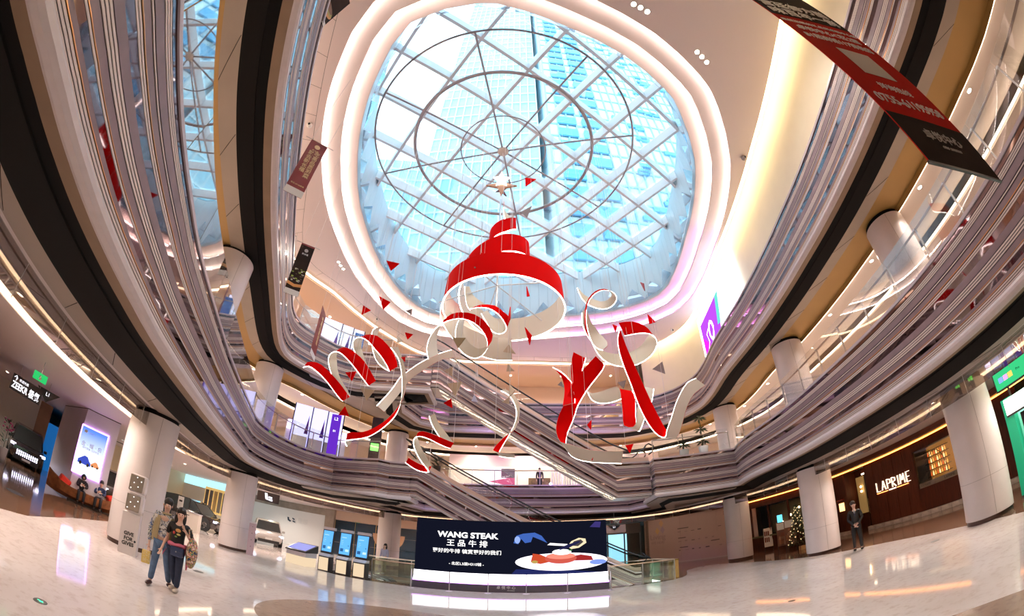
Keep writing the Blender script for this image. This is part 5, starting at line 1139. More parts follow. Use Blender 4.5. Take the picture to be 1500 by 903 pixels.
downlights('recessed downlight in the ground floor corridor ceiling', [p for p in ring_pts(Q2, 3.1, 4.0) if p[1] > -3 and p[0] < 13.2 and not (p[1] > 20 and p[0] > 3)], C1+.078, 95, WL, 'ground floor corridor downlights')
downlights('recessed downlight in the level two corridor ceiling', [p for p in ring_pts(Q3, 3.2, 3.6) if p[1] > -3], C2-.004, 85, WL, 'level two corridor downlights')
downlights('recessed downlight in the level three corridor ceiling', [p for p in ring_pts(Q3, 3.6, 4.0) if p[1] > 2 and not (sector(math.atan2(p[1]-CTR[1], p[0]-CTR[0])))], C3-.27, 80, WL, 'level three corridor downlights')
downlights('added fill downlight in the showroom ceiling at left', [(-19.5, 5.5), (-22, 8.5), (-25.5, 6), (-21.5, 17.5), (-18.5, 19.6), (-24, 24), (-17, 24), (-18, 30), (-12, 30.2), (-7, 30.2), (-2, 30.5)], C1-.055, 110, (1, .88, .78), 'added showroom fill lights')  # extra lamps added to brighten the dark left side
for k, px in enumerate([(928, 6), (938, 11), (948, 17), (1021, 76), (1028, 83), (1035, 91), (496, 384), (499, 389), (503, 394)]):
    p = at_z(px, C3); downlights('tiny bright ceiling spot, %s of a row of three %s' % (('upper', 'middle', 'lower')[k % 3], ('above the skylight', 'right of the skylight', 'left of the skylight')[k//3]), [(p.x, p.y)], C3-.005, 60, (1, .9, .8), 'ceiling spots in rows of three')
# shop fronts of the upper floors (lit rooms behind the parapets)
def wall_along(name, q, n, z0, z1, m, kind='structure', y_min=-99, closed=True):
    o = sweep(name, q, [(n, z0), (n, z1), (n+.15, z1), (n+.15, z0)], m, None, closed); o['kind'] = kind; return o
wall_along('wall_inner', Q3, 7.2, FL2, C2-.4, mat('shop_wall_peach', (.8, .62, .48), .6, noise=.05, nscale=.5))
LQ = [polar(Q3, 6.0)[i] for i in left_i]
o = sweep('wall_inner', LQ, [(0, FL3), (0, C3-.25), (.15, C3-.25), (.15, FL3)], mat('shop_wall_apricot', (.8, .6, .45), .6), None, closed=False); o['kind'] = 'structure'

def clean_text():
    bpy.context.view_layer.update(); dg = bpy.context.evaluated_depsgraph_get()
    for o in [o for o in COL.objects if o.type == 'FONT']:
        me = bpy.data.meshes.new_from_object(o.evaluated_get(dg)); me.name = 'lettering'; n = link(o.name, me, o.parent); n.matrix_local = o.matrix_local.copy()
        nm = o.name; bpy.data.objects.remove(o); n.name = nm

# violet floodlights added to wash the far louvres; the fixtures are made up
def added_flood(px, z, tgt, e, col, label):
    p = Vector(px+(z,)); t = empty('added_floodlight', p, label=label, cat='lamp'); d = (Vector(tgt)-p).normalized(); q = d.to_track_quat('-Z', 'Y'); t.rotation_mode = 'QUATERNION'; t.rotation_quaternion = q
    MB().lathe([(0, .16), (.1, .14), (.13, -.02), (.11, -.02), (.1, .02)], 14).build('housing', DARK, t); MB().lathe([(0, .0), (.1, .0)], 14).build('lens', emat('flood_lens', (.8, .45, 1), 6), t)
    l = bpy.data.lights.new('added_flood', 'SPOT'); l.energy = e; l.color = col; l.spot_size = 2.1; l.spot_blend = .6; l.shadow_soft_size = .08; o = bpy.data.objects.new('added_flood', l); COL.objects.link(o); o.parent = t; o.location = (0, 0, -.04)
added_flood((-2.5, 21.9), 9.3, (0, 26.5, 5), 700, (.55, .3, 1), 'added violet wash lamp under the head of the upper escalator')
added_flood((3.8, 21.8), 6.6, (4, 26.6, 10.2), 700, (.6, .3, 1), 'added violet wash lamp beside the flank of the upper escalator')
# ------------------------------------------------------------------ smoke curtain glass under the ground floor ceiling
t = empty('smoke_curtain', (0, 0, 3.22), label='dark reflecting glass strip hung under the ground floor ceiling on thin rods', cat='glass')
sc_path = [(p[0]+q[0]*1.75, p[1]+q[1]*1.75) for p, q in zip(Q2, normals(Q2, True))]; RP = resample(sc_path, 1.5); un = None; ro = None
for i in range(len(RP)):
    a, b = RP[i], RP[(i+1) % len(RP)]
    if a[1] < -4: continue
    if un is None: un = MB().box(0, -.005, 0, 1, .005, .5).build('glass_pane', SMOKE, t); ro = MB().tube((0, 0, -.06), (0, 0, .5), .008, 5).build('rod', STEEL, t); o, r_ = un, ro
    else: o = link('glass_pane', un.data, t); r_ = link('rod', ro.data, t)
    o.location = (a[0], a[1], 0); o.rotation_euler = (0, 0, math.atan2(b[1]-a[1], b[0]-a[0])); o.scale = (math.dist(a, b)-.01, 1, 1); r_.location = (a[0], a[1], 0)

# ------------------------------------------------------------------ people
SKIN = mat('skin', (.72, .45, .34), .5); HAIR = mat('hair_black', (.015, .01, .01), .4); EYE = mat('eye', (.02, .015, .015), .3); LIP = mat('lip', (.45, .12, .1), .5)
def skin(name, nodes, edges, m, parent, sub=2, smooth=True):
    me = bpy.data.meshes.new(name); b = bmesh.new(); lay = b.verts.layers.skin.verify(); vs = []
    for i, (p, r) in enumerate(nodes):
        v = b.verts.new(p); r = (r, r) if not isinstance(r, tuple) else r; v[lay].radius = r; v[lay].use_root = i == 0; vs.append(v)
    for a, c in edges: b.edges.new((vs[a], vs[c]))
    b.to_mesh(me); b.free(); me.materials.append(m); o = link(name, me, parent)
    s = o.modifiers.new('skin', 'SKIN'); s.use_smooth_shade = True; u = o.modifiers.new('sub', 'SUBSURF'); u.levels = sub; u.render_levels = sub
    return o
def lerp(a, b, t): return tuple(x+(y-x)*t for x, y in zip(a, b))
def person(loc, rz, h, label, J, top, bottom, shoe, hair='short', sleeves=1., build=1., face=True, jacket_len=.0, collar=None):
    """J: joints in units of body height; local -y is forward"""
    t = empty('person', loc, rz, label=label, cat='person'); S = lambda p: tuple(c*h for c in p); g = lambda k: S(J[k]); B = build*h
    pel, chest, neck, head = g('pelvis'), g('chest'), g('neck'), g('head')
    nodes = [(pel, (.078*B, .06*B)), (lerp(pel, chest, .5), (.066*B, .052*B)), (chest, (.085*B, .06*B)), (neck, .028*h), (lerp(neck, head, .5), .03*h), (head, (.046*h, .054*h)), ]; edges = [(0, 1), (1, 2), (2, 3), (3, 4), (4, 5)]
    n = len(nodes); nodes.append((tuple(head[i]+(.045*h if i == 2 else 0) for i in range(3)), (.04*h, .048*h))); edges.append((5, n))
    top_nodes = [(pel, (.09*B, .07*B)), (lerp(pel, chest, .5), (.08*B, .064*B)), (chest, (.096*B, .07*B)), (lerp(chest, neck, .72), (.05*h, .042*h))]; top_e = [(0, 1), (1, 2), (2, 3)]
    leg_nodes = [(pel, (.086*B, .066*B))]; leg_e = []
    for s in ('l', 'r'):
        sh, el, wr = g('shoulder_'+s), g('elbow_'+s), g('wrist_'+s); hip, kn, an = g('hip_'+s), g('knee_'+s), g('ankle_'+s); toe = g('toe_'+s)
        k = len(nodes); nodes += [(sh, .034*h), (el, .022*h), (wr, .015*h)]; edges += [(2, k), (k, k+1), (k+1, k+2)]
        d = Vector(wr)-Vector(el); d.normalize(); w = Vector((1, 0, 0)) if abs(d.x) < .8 else Vector((0, 0, 1)); w = (w-d*w.dot(d)).normalized(); n_ = d.cross(w)
        k2 = len(nodes); palm = Vector(wr)+d*.04*h; nodes.append((tuple(palm), (.018*h, .01*h))); edges.append((k+2, k2))
        for f, (off, ln) in enumerate(((-.014, .036), (-.005, .042), (.005, .04), (.013, .032))):
            p1 = palm+w*off*h+d*.022*h; p2 = p1+d*ln*h*.5+n_*.004*h; p3 = p2+d*ln*h*.45+n_*.012*h; kk = len(nodes); nodes += [(tuple(p1), .0048*h), (tuple(p2), .0045*h), (tuple(p3), .004*h)]; edges += [(k2, kk), (kk, kk+1), (kk+1, kk+2)]
        p1 = palm-w*.022*h-d*.012*h; p2 = p1-w*.012*h+d*.016*h; kk = len(nodes); nodes += [(tuple(p1), .0055*h), (tuple(p2), .0048*h)]; edges += [(k2, kk), (kk, kk+1)]
        k = len(nodes); nodes += [(hip, .05*h), (kn, .033*h), (an, .021*h)]; edges += [(0, k), (k, k+1), (k+1, k+2)]
        k = len(top_nodes); top_nodes.append((sh, .044*h)); top_e.append((2, k)); top_nodes.append((lerp(sh, el, .95 if sleeves >= 1 else .8), .034*h)); top_e.append((k, k+1))
        if sleeves >= 1: top_nodes.append((lerp(el, wr, .9), .026*h)); top_e.append((k+1, k+2))
        k = len(leg_nodes); leg_nodes += [(hip, .06*B), (lerp(hip, kn, .5), .052*h), (kn, .042*h), (lerp(kn, an, .95), .036*h)]; leg_e += [(0, k), (k, k+1), (k+1, k+2), (k+2, k+3)]
        so = MB(); dt = (Vector(toe)-Vector(an)); dt.z = 0; L = .15*h; ang = math.atan2(dt.y, dt.x); R_ = Matrix.Rotation(ang, 3, 'Z')
        so.ball((an[0]+math.cos(ang)*L*.25, an[1]+math.sin(ang)*L*.25, an[2]-.012*h), L*.56, 12, 8, (1, .42, .3), R_); so.build('shoe', shoe, t, smooth=True)
    skin('body', nodes, edges, SKIN, t); tp = skin('top', top_nodes, top_e, top, t); skin('trousers', leg_nodes, leg_e, bottom, t)
    # head details: forward is -y rotated by head turn
    ta = J.get('turn', 0); R_ = Matrix.Rotation(ta, 3, 'Z'); hc = Vector(head)+Vector((0, 0, .025*h)); r = .056*h
    hm = MB(); hm.ball(hc+R_ @ Vector((0, .033*h, .034*h)), r*1.04, 14, 9, (1, .98, .95)); 
    if hair == 'long':
        for sx in (-1, 0, 1): hm.ball(hc+R_ @ Vector((sx*.042*h, .035*h if sx else .05*h, -.045*h)), r, 10, 8, (.55, .6, 1.7))
    if hair == 'hood': hm.ball(hc+R_ @ Vector((0, .03*h, -.0*h)), r*1.3, 12, 9, (1, 1, 1.1))
    hm.build('hair', HAIR if hair != 'hood' else top, t, smooth=True)
    if face:
        for sx in (-1, 1): MB().ball(hc+R_ @ Vector((sx*.02*h, -.052*h, .0)), .0065*h, 8, 6).build('eye', EYE, t, smooth=True); MB().ball(hc+R_ @ Vector((sx*.053*h, 0, -.003*h)), .014*h, 8, 6, (.4, .8, 1)).build('ear', SKIN, t, smooth=True); MB().box(-.009*h, -.001*h, 0, .009*h, .001*h, .0035*h, R=R_, origin=hc+R_ @ Vector((sx*.02*h, -.056*h, .012*h))).build('eyebrow', HAIR, t)
        MB().ball(hc+R_ @ Vector((0, -.06*h, -.014*h)), .009*h, 8, 6, (.8, 1, 1.3)).build('nose', SKIN, t, smooth=True); MB().ball(hc+R_ @ Vector((0, -.053*h, -.032*h)), .012*h, 8, 5, (1, .4, .35)).build('mouth', LIP, t, smooth=True)
    return t
STAND = dict(pelvis=(0, 0, .53), chest=(0, 0, .72), neck=(0, 0, .84), head=(0, -.005, .895), shoulder_l=(.105, 0, .8), shoulder_r=(-.105, 0, .8), elbow_l=(.135, .01, .62), elbow_r=(-.135, .01, .62), wrist_l=(.13, -.06, .47), wrist_r=(-.13, -.06, .47),
             hip_l=(.05, 0, .49), hip_r=(-.05, 0, .49), knee_l=(.055, -.01, .27), knee_r=(-.055, -.01, .27), ankle_l=(.055, .01, .045), ankle_r=(-.055, .01, .045), toe_l=(.07, -.1, 0), toe_r=(-.07, -.1, 0))
def pose(**k): d = dict(STAND); d.update(k); return d
def patt(name, base, spots, scale=14, thr=.55):
    m = mat(name, base, .7); nt = m.node_tree; b = nt.nodes['Principled BSDF']; tc = nt.nodes.new('ShaderNodeTexCoord'); v = nt.nodes.new('ShaderNodeTexNoise'); v.inputs['Scale'].default_value = scale; v.inputs['Detail'].default_value = 3; rp = nt.nodes.new('ShaderNodeValToRGB'); rp.color_ramp.interpolation = 'CONSTANT'
    rp.color_ramp.elements[0].color = tuple(base)+(1,); rp.color_ramp.elements[1].position = thr; rp.color_ramp.elements[1].color = tuple(spots[0])+(1,)
    for i, c in enumerate(spots[1:]): e = rp.color_ramp.elements.new(min(.98, thr+.05*(i+1))); e.color = tuple(c)+(1,)
    nt.links.new(tc.outputs['Object'], v.inputs['Vector']); nt.links.new(v.outputs[0], rp.inputs[0]); nt.links.new(rp.outputs[0], b.inputs['Base Color']); return m
def footpos(px): p = at_z(px, 0); return p
JEAN = mat('denim_blue', (.1, .17, .3), .7, noise=.35, nscale=9); NAVY = mat('denim_dark', (.02, .03, .07), .7, noise=.2, nscale=9); KHAKI = mat('khaki', (.36, .28, .15), .7, noise=.15, nscale=6)
man_top = patt('abstract_tshirt', (.75, .72, .7), [(.06, .06, .07), (.75, .72, .7), (.12, .16, .3)], 13, .5)
pm = footpos((232, 859)); rz = math.atan2(-pm.x, pm.y)*1.0
man = person((pm.x, pm.y, 0), .75, 1.69, 'person in a patterned tee, open khaki vest and blue jeans, walking on the left',
    pose(elbow_l=(.15, .03, .62), wrist_l=(.15, -.03, .47), elbow_r=(-.16, .03, .62), wrist_r=(-.15, -.02, .46), hip_l=(.05, 0, .49), knee_l=(.075, -.05, .27), ankle_l=(.115, .03, .05), toe_l=(.16, -.06, 0), knee_r=(-.07, -.03, .27), ankle_r=(-.1, -.05, .045), toe_r=(-.13, -.16, 0), turn=-.15), man_top, JEAN, mat('shoe_dark', (.05, .015, .015), .4), build=1.08)
h = 1.69; b = MB()
for s in (-1, 1):
    pts = []
    for z, w0, w1, yy in ((.8, .045, .12, .075), (.7, .06, .135, .088), (.6, .062, .14, .088), (.5, .06, .145, .088)):
        pts.append((s*w0*h, -yy*h, z*h)); pts.append((s*w1*h, -yy*.45*h, z*h)); pts.append((s*w1*1.0*h, yy*.5*h, z*h))
    n0 = len(b.v); b.v += pts
    for i in range(3): b.f += [(n0+3*i, n0+3*i+1, n0+3*i+4, n0+3*i+3), (n0+3*i+1, n0+3*i+2, n0+3*i+5, n0+3*i+4)]
n0 = len(b.v); b.v += [(x*h, .085*h*(1 if abs(x) < .1 else .6), z*h) for z in (.5, .65, .82) for x in (-.14, -.07, .07, .14)]
for i in range(2):
    for k in range(3): b.f.append((n0+4*i+k, n0+4*i+k+1, n0+4*i+5+k, n0+4*i+4+k))
o = b.build('vest', KHAKI, man, smooth=True); sm = o.modifiers.new('solid', 'SOLIDIFY'); sm.thickness = .02; su = o.modifiers.new('sub', 'SUBSURF'); su.levels = 2; su.render_levels = 2
MB().path([(.055*h*math.cos(a), .05*h*math.sin(a), .825*h) for a in [2*PI*k/16 for k in range(16)]], .012*h, 6, closed=True).build('collar', KHAKI, man, smooth=True)
pb_ = empty('shopping_bag', man.matrix_basis @ Vector((-.17*h, -.0, .3*h)), .7, label='small yellow printed paper bag in the hand of the person in the khaki vest', cat='bag')
MB().box(-.08, -.05, -.14, .08, .05, .1).build('paper_body', patt('paper_yellow', (.75, .55, .16), [(.75, .68, .5), (.75, .55, .16)], 22, .52), pb_); MB().path([(-.05, 0, .1), (-.04, 0, .24), (.04, 0, .24), (.05, 0, .1)], .005, 5).build('handle', INKW, pb_)
pw = footpos((253, 868)); woman_top = patt('black_print_top', (.012, .011, .012), [(.012, .011, .012)], 9, .6)
woman = person((pw.x, pw.y, 0), .35, 1.6, 'person in a black top and dark jeans, pink jacket tied round the waist',
    pose(elbow_l=(.17, .02, .64), wrist_l=(.12, -.06, .735), elbow_r=(-.15, .02, .62), wrist_r=(-.17, -.05, .48), knee_l=(.06, -.02, .27), ankle_l=(.03, .02, .045), toe_l=(.05, -.1, 0), knee_r=(-.04, .01, .27), ankle_r=(-.01, .1, .06), toe_r=(-.05, .0, 0), turn=.35), woman_top, NAVY, mat('shoe_cream', (.6, .5, .42), .5), hair='long', sleeves=.8, build=1.05)
h = 1.6; PINK = mat('pink_cloth', (.75, .18, .28), .7)
MB().path([(.098*h*math.cos(a), .078*h*math.sin(a), (.565+.006*math.sin(5*a))*h) for a in [2*PI*k/24 for k in range(24)]], .024*h, 7, closed=True).build('tied_jacket', PINK, woman, smooth=True)
for PT in ([(.1*h, .02*h, .57*h), (.13*h, -.02*h, .5*h), (.16*h, 0, .36*h), (.13*h, .05*h, .3*h), (.11*h, .07*h, .45*h)], [(-.1*h, .02*h, .57*h), (-.13*h, -.02*h, .5*h), (-.17*h, 0, .4*h), (-.15*h, .05*h, .36*h), (-.11*h, .07*h, .45*h)]):
    o = MB().add(PT, [(0, 1, 2, 3, 4)]).build('hanging_sleeve', PINK, woman); so = o.modifiers.new('solid', 'SOLIDIFY'); so.thickness = .025
for (x, z, rx, rz_, c) in ((.02, .735, .04, .022, (.75, .35, .12)), (.03, .69, .03, .012, (.7, .6, .2)), (-.03, .7, .018, .018, (.6, .06, .05)), (.0, .66, .02, .01, (.25, .4, .1))):
    MB().ball((x*h, -.072*h, z*h), h, 10, 5, (rx*.9, .006, rz_)).build('printed_bird', mat('print_%d' % int(c[0]*1000+c[1]*10), c, .6), woman, smooth=True)
fb = empty('shoulder_bag', woman.matrix_basis @ Vector((.19*h, 0, .52*h)), woman.rotation_euler[2], label='large floral cloth bag hanging from the shoulder of the woman in black', cat='bag')
MB().ball((0, 0, 0), .3, 16, 12, (.36, .52, .95)).build('cloth_body', patt('floral', (.75, .66, .55), [(.6, .08, .12), (.05, .22, .16), (.75, .45, .12), (.03, .05, .12)], 16, .42), fb, smooth=True); MB().path([(-.03, -.1, .24), (-.08, -.06, .42), (-.08, .06, .42), (-.03, .1, .24)], .014, 6).build('strap', MATS['floral'], fb)
cb = empty('crossbody_bag', woman.matrix_basis @ Vector((.05*h, -.105*h, .5*h)), woman.rotation_euler[2], label='small navy crossbody bag in front of the woman in black', cat='bag')
MB().box(-.12, -.04, -.09, .12, .04, .08).build('leather_body', mat('navy_leather', (.03, .05, .12), .35), cb, bevel=.02); MB().box(-.12, -.048, -.0, .12, -.03, .085).build('flap', MATS['navy_leather'], cb, bevel=.01); MB().ball((0, -.05, .0), .014, 8, 5).build('clasp', STEEL, cb)
SUIT = mat('black_suit', (.008, .008, .009), .6); pg = footpos((1258, 807))
gd = person((pg.x, pg.y, 0), math.atan2(-pg.x, pg.y)-.1+PI*0, 1.78, 'person in a black suit and tie standing with folded hands before the wooden restaurant front', pose(elbow_l=(.15, -.0, .63), elbow_r=(-.15, .0, .63), wrist_l=(.03, -.1, .53), wrist_r=(-.02, -.11, .52), ankle_l=(.075, .01, .045), ankle_r=(-.075, .01, .045), knee_l=(.068, -.01, .27), knee_r=(-.068, -.01, .27), turn=.4), SUIT, SUIT, mat('shoe_black', (.01, .01, .01), .2), build=1.02)
gd.rotation_euler[2] = math.atan2(pg.x, -pg.y)+PI-.0
h = 1.78
b = MB(); b.add([(-.022*h, -.071*h, .82*h), (.022*h, -.071*h, .82*h), (.0, -.082*h, .7*h)], [(0, 1, 2)]); o = b.build('shirt_front', INKW, gd); MB().box(-.007*h, -.088*h, .69*h, .007*h, -.076*h, .81*h).build('tie', mat('tie_navy', (.02, .03, .08), .5), gd)
# people seated on the boat-shaped bench
SEAT = dict(pelvis=(0, .0, .27), chest=(0, -.03, .45), neck=(0, -.06, .55), head=(0, -.1, .6), shoulder_l=(.105, -.03, .52), shoulder_r=(-.105, -.03, .52), elbow_l=(.13, -.1, .38), elbow_r=(-.13, -.1, .38), wrist_l=(.04, -.18, .42), wrist_r=(-.04, -.18, .42), hip_l=(.055, -.02, .26), hip_r=(-.055, -.02, .26), knee_l=(.07, -.25, .27), knee_r=(-.07, -.25, .27), ankle_l=(.07, -.24, .045), ankle_r=(-.07, -.24, .045), toe_l=(.07, -.36, 0), toe_r=(-.07, -.36, 0))
BLK = mat('black_coat', (.012, .01, .014), .7); bs = Vector((-15.6, 11.05, 0)); br = math.atan2(1.3, 1.0)
# ------------------------------------------------------------------ boat-shaped bench
bo = empty('boat_bench', (-15.35, 10.75, 0), .95, label='carved wooden boat-shaped bench with red cushions at its ends', cat='bench')
CW = mat('carved_wood', (.3, .11, .04), .4, noise=.4, nscale=7, bump=.6)
b = MB(); NS = 16; prof = []
for i in range(NS+1):
    u = i/NS*2-1; w = .42*(1-abs(u)**2.6)+.02; lift = .38*abs(u)**3; x = u*1.75
    prof.append([(x, -w, .5+lift), (x, -w*.8, .18+lift*.6), (x, 0, .02+lift*.45), (x, w*.8, .18+lift*.6), (x, w, .5+lift), (x, w*.88, .5+lift), (x, 0, .36+lift*.6), (x, -w*.88, .5+lift)])
for pr in prof: b.v += pr
for i in range(NS):
    for k in range(8): b.f.append((8*i+k, 8*i+(k+1) % 8, 8*i+8+(k+1) % 8, 8*i+8+k))
b.build('hull', CW, bo, smooth='auto'); RC = mat('cushion_red', (.75, .03, .01), .6)
for x in (-1.05, 1.15): MB().box(-.25, -.28, 0, .25, .28, .28).build('cushion', RC, bo, loc=(x, 0, .5), rot=(0, -.25 if x > 0 else .35, .2), bevel=.07)
MB().box(-.7, -.34, .44, .75, .34, .5).build('seat_board', CW, bo)
m_ = bo.matrix_basis
for x, rz_, lab, mt, hr in ((-.25, .1, 'person in a black hooded coat hunched over a phone on the boat-shaped bench', BLK, 'hood'), (.55, -.1, 'person in a dark blue coat seated at the right on the boat-shaped bench', mat('blue_coat', (.02, .04, .12), .7), 'short')):
    q = Matrix.Translation(bo.location) @ Matrix.Rotation(.95, 4, 'Z') @ Vector((x, -.02, .02)); pp = person(q, .95+rz_, 1.7, lab, SEAT, mt, BLK, MATS['shoe_black'], hair=hr)
    ph = empty('phone', q+Vector((.28, -.22, .74)), .95, label='small phone held by the seated %s' % ('person in the hooded coat' if hr == 'hood' else 'person in dark blue'), cat='phone'); MB().box(-.035, -.005, -.07, .035, .005, .07).build('case', INKW, ph)
pe = at_z((555, 830), 0); person((-7.5, 22.6, -.25), -.3, 1.6, 'person in pale clothes by the basement escalator behind the kiosks', pose(), mat('lilac_top', (.45, .45, .65), .7), mat('cream_trousers', (.7, .62, .5), .7), MATS['shoe_cream'], hair='long').location = (-6.2, 21.6, -.0)

# ------------------------------------------------------------------ cars
TYRE = mat('tyre', (.015, .015, .016), .7); RIMM = mat('alloy', (.45, .45, .47), .25, metal=1); WIN = mat('car_glass', (.03, .035, .035), .05); LAMPW = emat('headlamp', (.8, .75, 1), 6.)
def car(loc, rz, paint, label, L=4.8, Wd=1.95, Hh=1.7, grille=None, lamp=LAMPW, bumper=None, hood=.92):
    t = empty('car', loc, rz, label=label, cat='car')          # local +x is the nose
    st = [(-.5, .55, .95, .86), (-.47, .3, 1.02, .95), (-.38, .24, 1.06, 1.), (-.15, .22, 1.03, 1.), (.12, .22, 1.02, 1.), (.28, .22, .99, 1.), (.4, .24, hood, .98), (.47, .28, hood-.08, .93), (.5, .42, hood-.2, .84)]
    b = MB()
    for u, zb, zt, w in st:
        x = u*L; y = Wd/2*w; b.v += [(x, -y*.9, zb), (x, -y, zb+.14), (x, -y, zt-.16), (x, -y*.93, zt), (x, y*.93, zt), (x, y, zt-.16), (x, y, zb+.14), (x, y*.9, zb)]
    n = len(st)
    for i in range(n-1):
        for k in range(8): b.f.append((8*i+k, 8*i+(k+1) % 8, 8*i+8+(k+1) % 8, 8*i+8+k))
    b.f += [tuple(range(8)), tuple(8*(n-1)+k for k in range(8))[::-1]]
    o = b.build('body_shell', paint, t, smooth='auto'); o.data.set_sharp_from_angle(angle=math.radians(50))
    g = MB(); gs = [(-.47, 1.0, 1.02, .86), (-.4, 1.03, Hh-.12, .8), (-.2, 1.02, Hh, .76), (.02, 1.0, Hh-.02, .76), (.12, .99, Hh-.12, .78), (.27, .97, .99, .88)]
    for u, zb, zt, w in gs:
        x = u*L; y = Wd/2; g.v += [(x, -y*.93, zb), (x, -y*w, zt), (x, y*w, zt), (x, y*.93, zb)]
    for i in range(len(gs)-1):
        for k in range(4): g.f.append((4*i+k, 4*i+(k+1) % 4, 4*i+4+(k+1) % 4, 4*i+4+k))
    g.f += [(0, 1, 2, 3), (23, 22, 21, 20)]
    g.build('window_glass', WIN, t, smooth=False)
    r = MB(); rs = [(-.42, Hh-.11, .79), (-.2, Hh+.015, .77), (.02, Hh-.005, .77), (.1, Hh-.09, .79)]
    for u, z, w in rs: r.v += [(u*L, -Wd/2*w, z), (u*L, Wd/2*w, z)]
    for i in range(3): r.f.append((2*i, 2*i+1, 2*i+3, 2*i+2))
    o = r.build('roof', paint, t); so = o.modifiers.new('solid', 'SOLIDIFY'); so.thickness = .04; so.offset = 0
    for u in (-.14, .05, -.38): 
        for s in (-1, 1): MB().tube((u*L, s*Wd/2*.94, 1.0), (u*L-.06, s*Wd/2*.79, Hh-.05), .035, 6).build('pillar', paint, t)
    for s in (-1, 1): MB().tube((.27*L, s*Wd/2*.93, .99), (.11*L, s*Wd/2*.79, Hh-.1), .04, 6).build('pillar', paint, t)
    for u in (-.3, .33):
        for s in (-1, 1):
            y = s*(Wd/2-.12); R_ = Matrix.Rotation(PI/2, 3, 'X'); w_ = MB(); vs = [(.36, -.12), (.38, -.08), (.38, .08), (.36, .12), (.26, .13), (.26, -.13)]; w_.lathe(vs+[vs[0]], 24); w_.v = [tuple(R_ @ Vector(v)) for v in w_.v]; wh = w_.build('wheel', TYRE, t, smooth=True, loc=(u*L, y, .38))
            rm = MB(); [rm.box(-.025, -.02, 0, .025, .02, .26, R=Matrix.Rotation(a, 3, 'Y'), origin=(0, s*.11, 0)) for a in [2*PI*k/7 for k in range(7)]]; rm.v += []; rm.build('rim', RIMM, wh)
            ar = MB(); ar.lathe([(.43, -.05), (.43, .05), (.2, .05)], 20); ar.v = [tuple(R_ @ Vector(v)) for v in ar.v]; ar.build('wheel_arch', TYRE, t, loc=(u*L, s*(Wd/2-.035), .4))
        if False: pass
    for s in (-1, 1): MB().box(.46*L, s*Wd/2*.86-.16 if s > 0 else s*Wd/2*.86-.16, hood-.24, .492*L, s*Wd/2*.86+.14, hood-.13).build('headlamp', lamp, t, rot=(0, 0, 0)); MB().box(.2*L, s*(Wd/2+.02)-.0, 1.0, .235*L, s*(Wd/2+.2), 1.14).build('door_mirror', paint, t, bevel=.02)
    if grille: MB().box(.485*L, -.62, .42, .506*L, .62, .68).build('grille', grille, t)
    if grille:
        for k in range(11): MB().box(.507*L, -.6+.115*k, .44, .512*L, -.55+.115*k, .66).build('grille_bar', LAMPW if grille is DARK else DARK, t)
    MB().box(.47*L, -.72, .2, .504*L, .72, .4).build('lower_bumper', bumper or DARK, t); MB().box(.505*L, -.24, .42 if not grille else .26, .512*L, .24, .55 if not grille else .36).build('number_plate', INKW, t)
    for s in (-1, 1): 
        for u in (-.12, .12): MB().box(u*L, s*(Wd/2-.01)-.006, .3, u*L+.012, s*(Wd/2-.01)+.012, .98).build('door_seam', DARK, t)
    return t
BP = mat('paint_black', (.012, .011, .014), .12, spec=.7, coat=1.); GP = mat('paint_grey', (.13, .12, .11), .15, metal=.6, coat=1.); BRP = mat('paint_bronze', (.05, .04, .035), .12, metal=.5, coat=1.); WP = mat('paint_white', (.62, .58, .55), .2, coat=.6)
p = at_z((34, 690), 0); car((-23.9, 11.7, .0), math.atan2(-11.7*.8, 23.9), BP, 'black car with a wide lit grille at the far left beside the white column block', L=5.0, Wd=2.0, Hh=1.85, grille=DARK, hood=1.02)
car((-20.6, 15.8, 0), -.35, GP, 'grey car half hidden between the lit advert block and the column', L=4.9, Hh=1.72)
car((-19.6, 22.4, 0), .12, BRP, 'dark bronze car seen from the side behind the column with the couple', L=5.0, Hh=1.72)
car((-16.6, 27.2, 0), -.95, WP, 'white pickup-like car facing the hall between the column and the kiosks', L=4.8, Hh=1.7, bumper=DARK)

# ------------------------------------------------------------------ block with the illuminated advert, showroom walls
A_, C_, D_ = at_z((68, 704), 0), at_z((98, 731), 0), at_z((149, 752), 0)
WB = mat('block_white', (.75, .72, .78), .4, noise=.04, nscale=1)
blk = empty('advert_block', (C_.x, C_.y, 0), label='white rounded block with a dark skirting that carries the car advert', cat='wall')
def wseg(name, a, b, z0, z1, th, m, par, o=(0, 0)):
    L = math.hypot(b.x-a.x, b.y-a.y); return MB().box(0, 0, z0, L, th, z1).build(name, m, par, loc=(a.x-o[0], a.y-o[1], 0), rot=(0, 0, math.atan2(b.y-a.y, b.x-a.x)))
wseg('side_panel', A_, C_, .12, 3.6, .12, WB, blk, (C_.x, C_.y)); wseg('front_panel', C_, D_, .12, 3.6, .12, WB, blk, (C_.x, C_.y)); wseg('skirting', A_, C_, 0, .12, .1, DARK, blk, (C_.x, C_.y)); wseg('skirting', C_, D_, 0, .12, .1, DARK, blk, (C_.x, C_.y))
wseg('shadow_gap', A_, C_, 3.6, 3.63, .1, DARK, blk, (C_.x, C_.y)); wseg('shadow_gap', C_, D_, 3.6, 3.63, .1, DARK, blk, (C_.x, C_.y))
u = (D_-C_).normalized(); nrm_ = Vector((u.y, -u.x, 0)); L_ = (D_-C_).length
def onfront(px):
    r = ray(px); den = r.x*u.y-r.y*u.x; t_ = (C_.x*u.y-C_.y*u.x)/den; return Vector((r.x*t_, r.y*t_, CAM_H+r.z*t_))
q = [onfront(p_) for p_ in ((106, 690), (143.5, 704.4), (158, 641.5), (124, 623))]
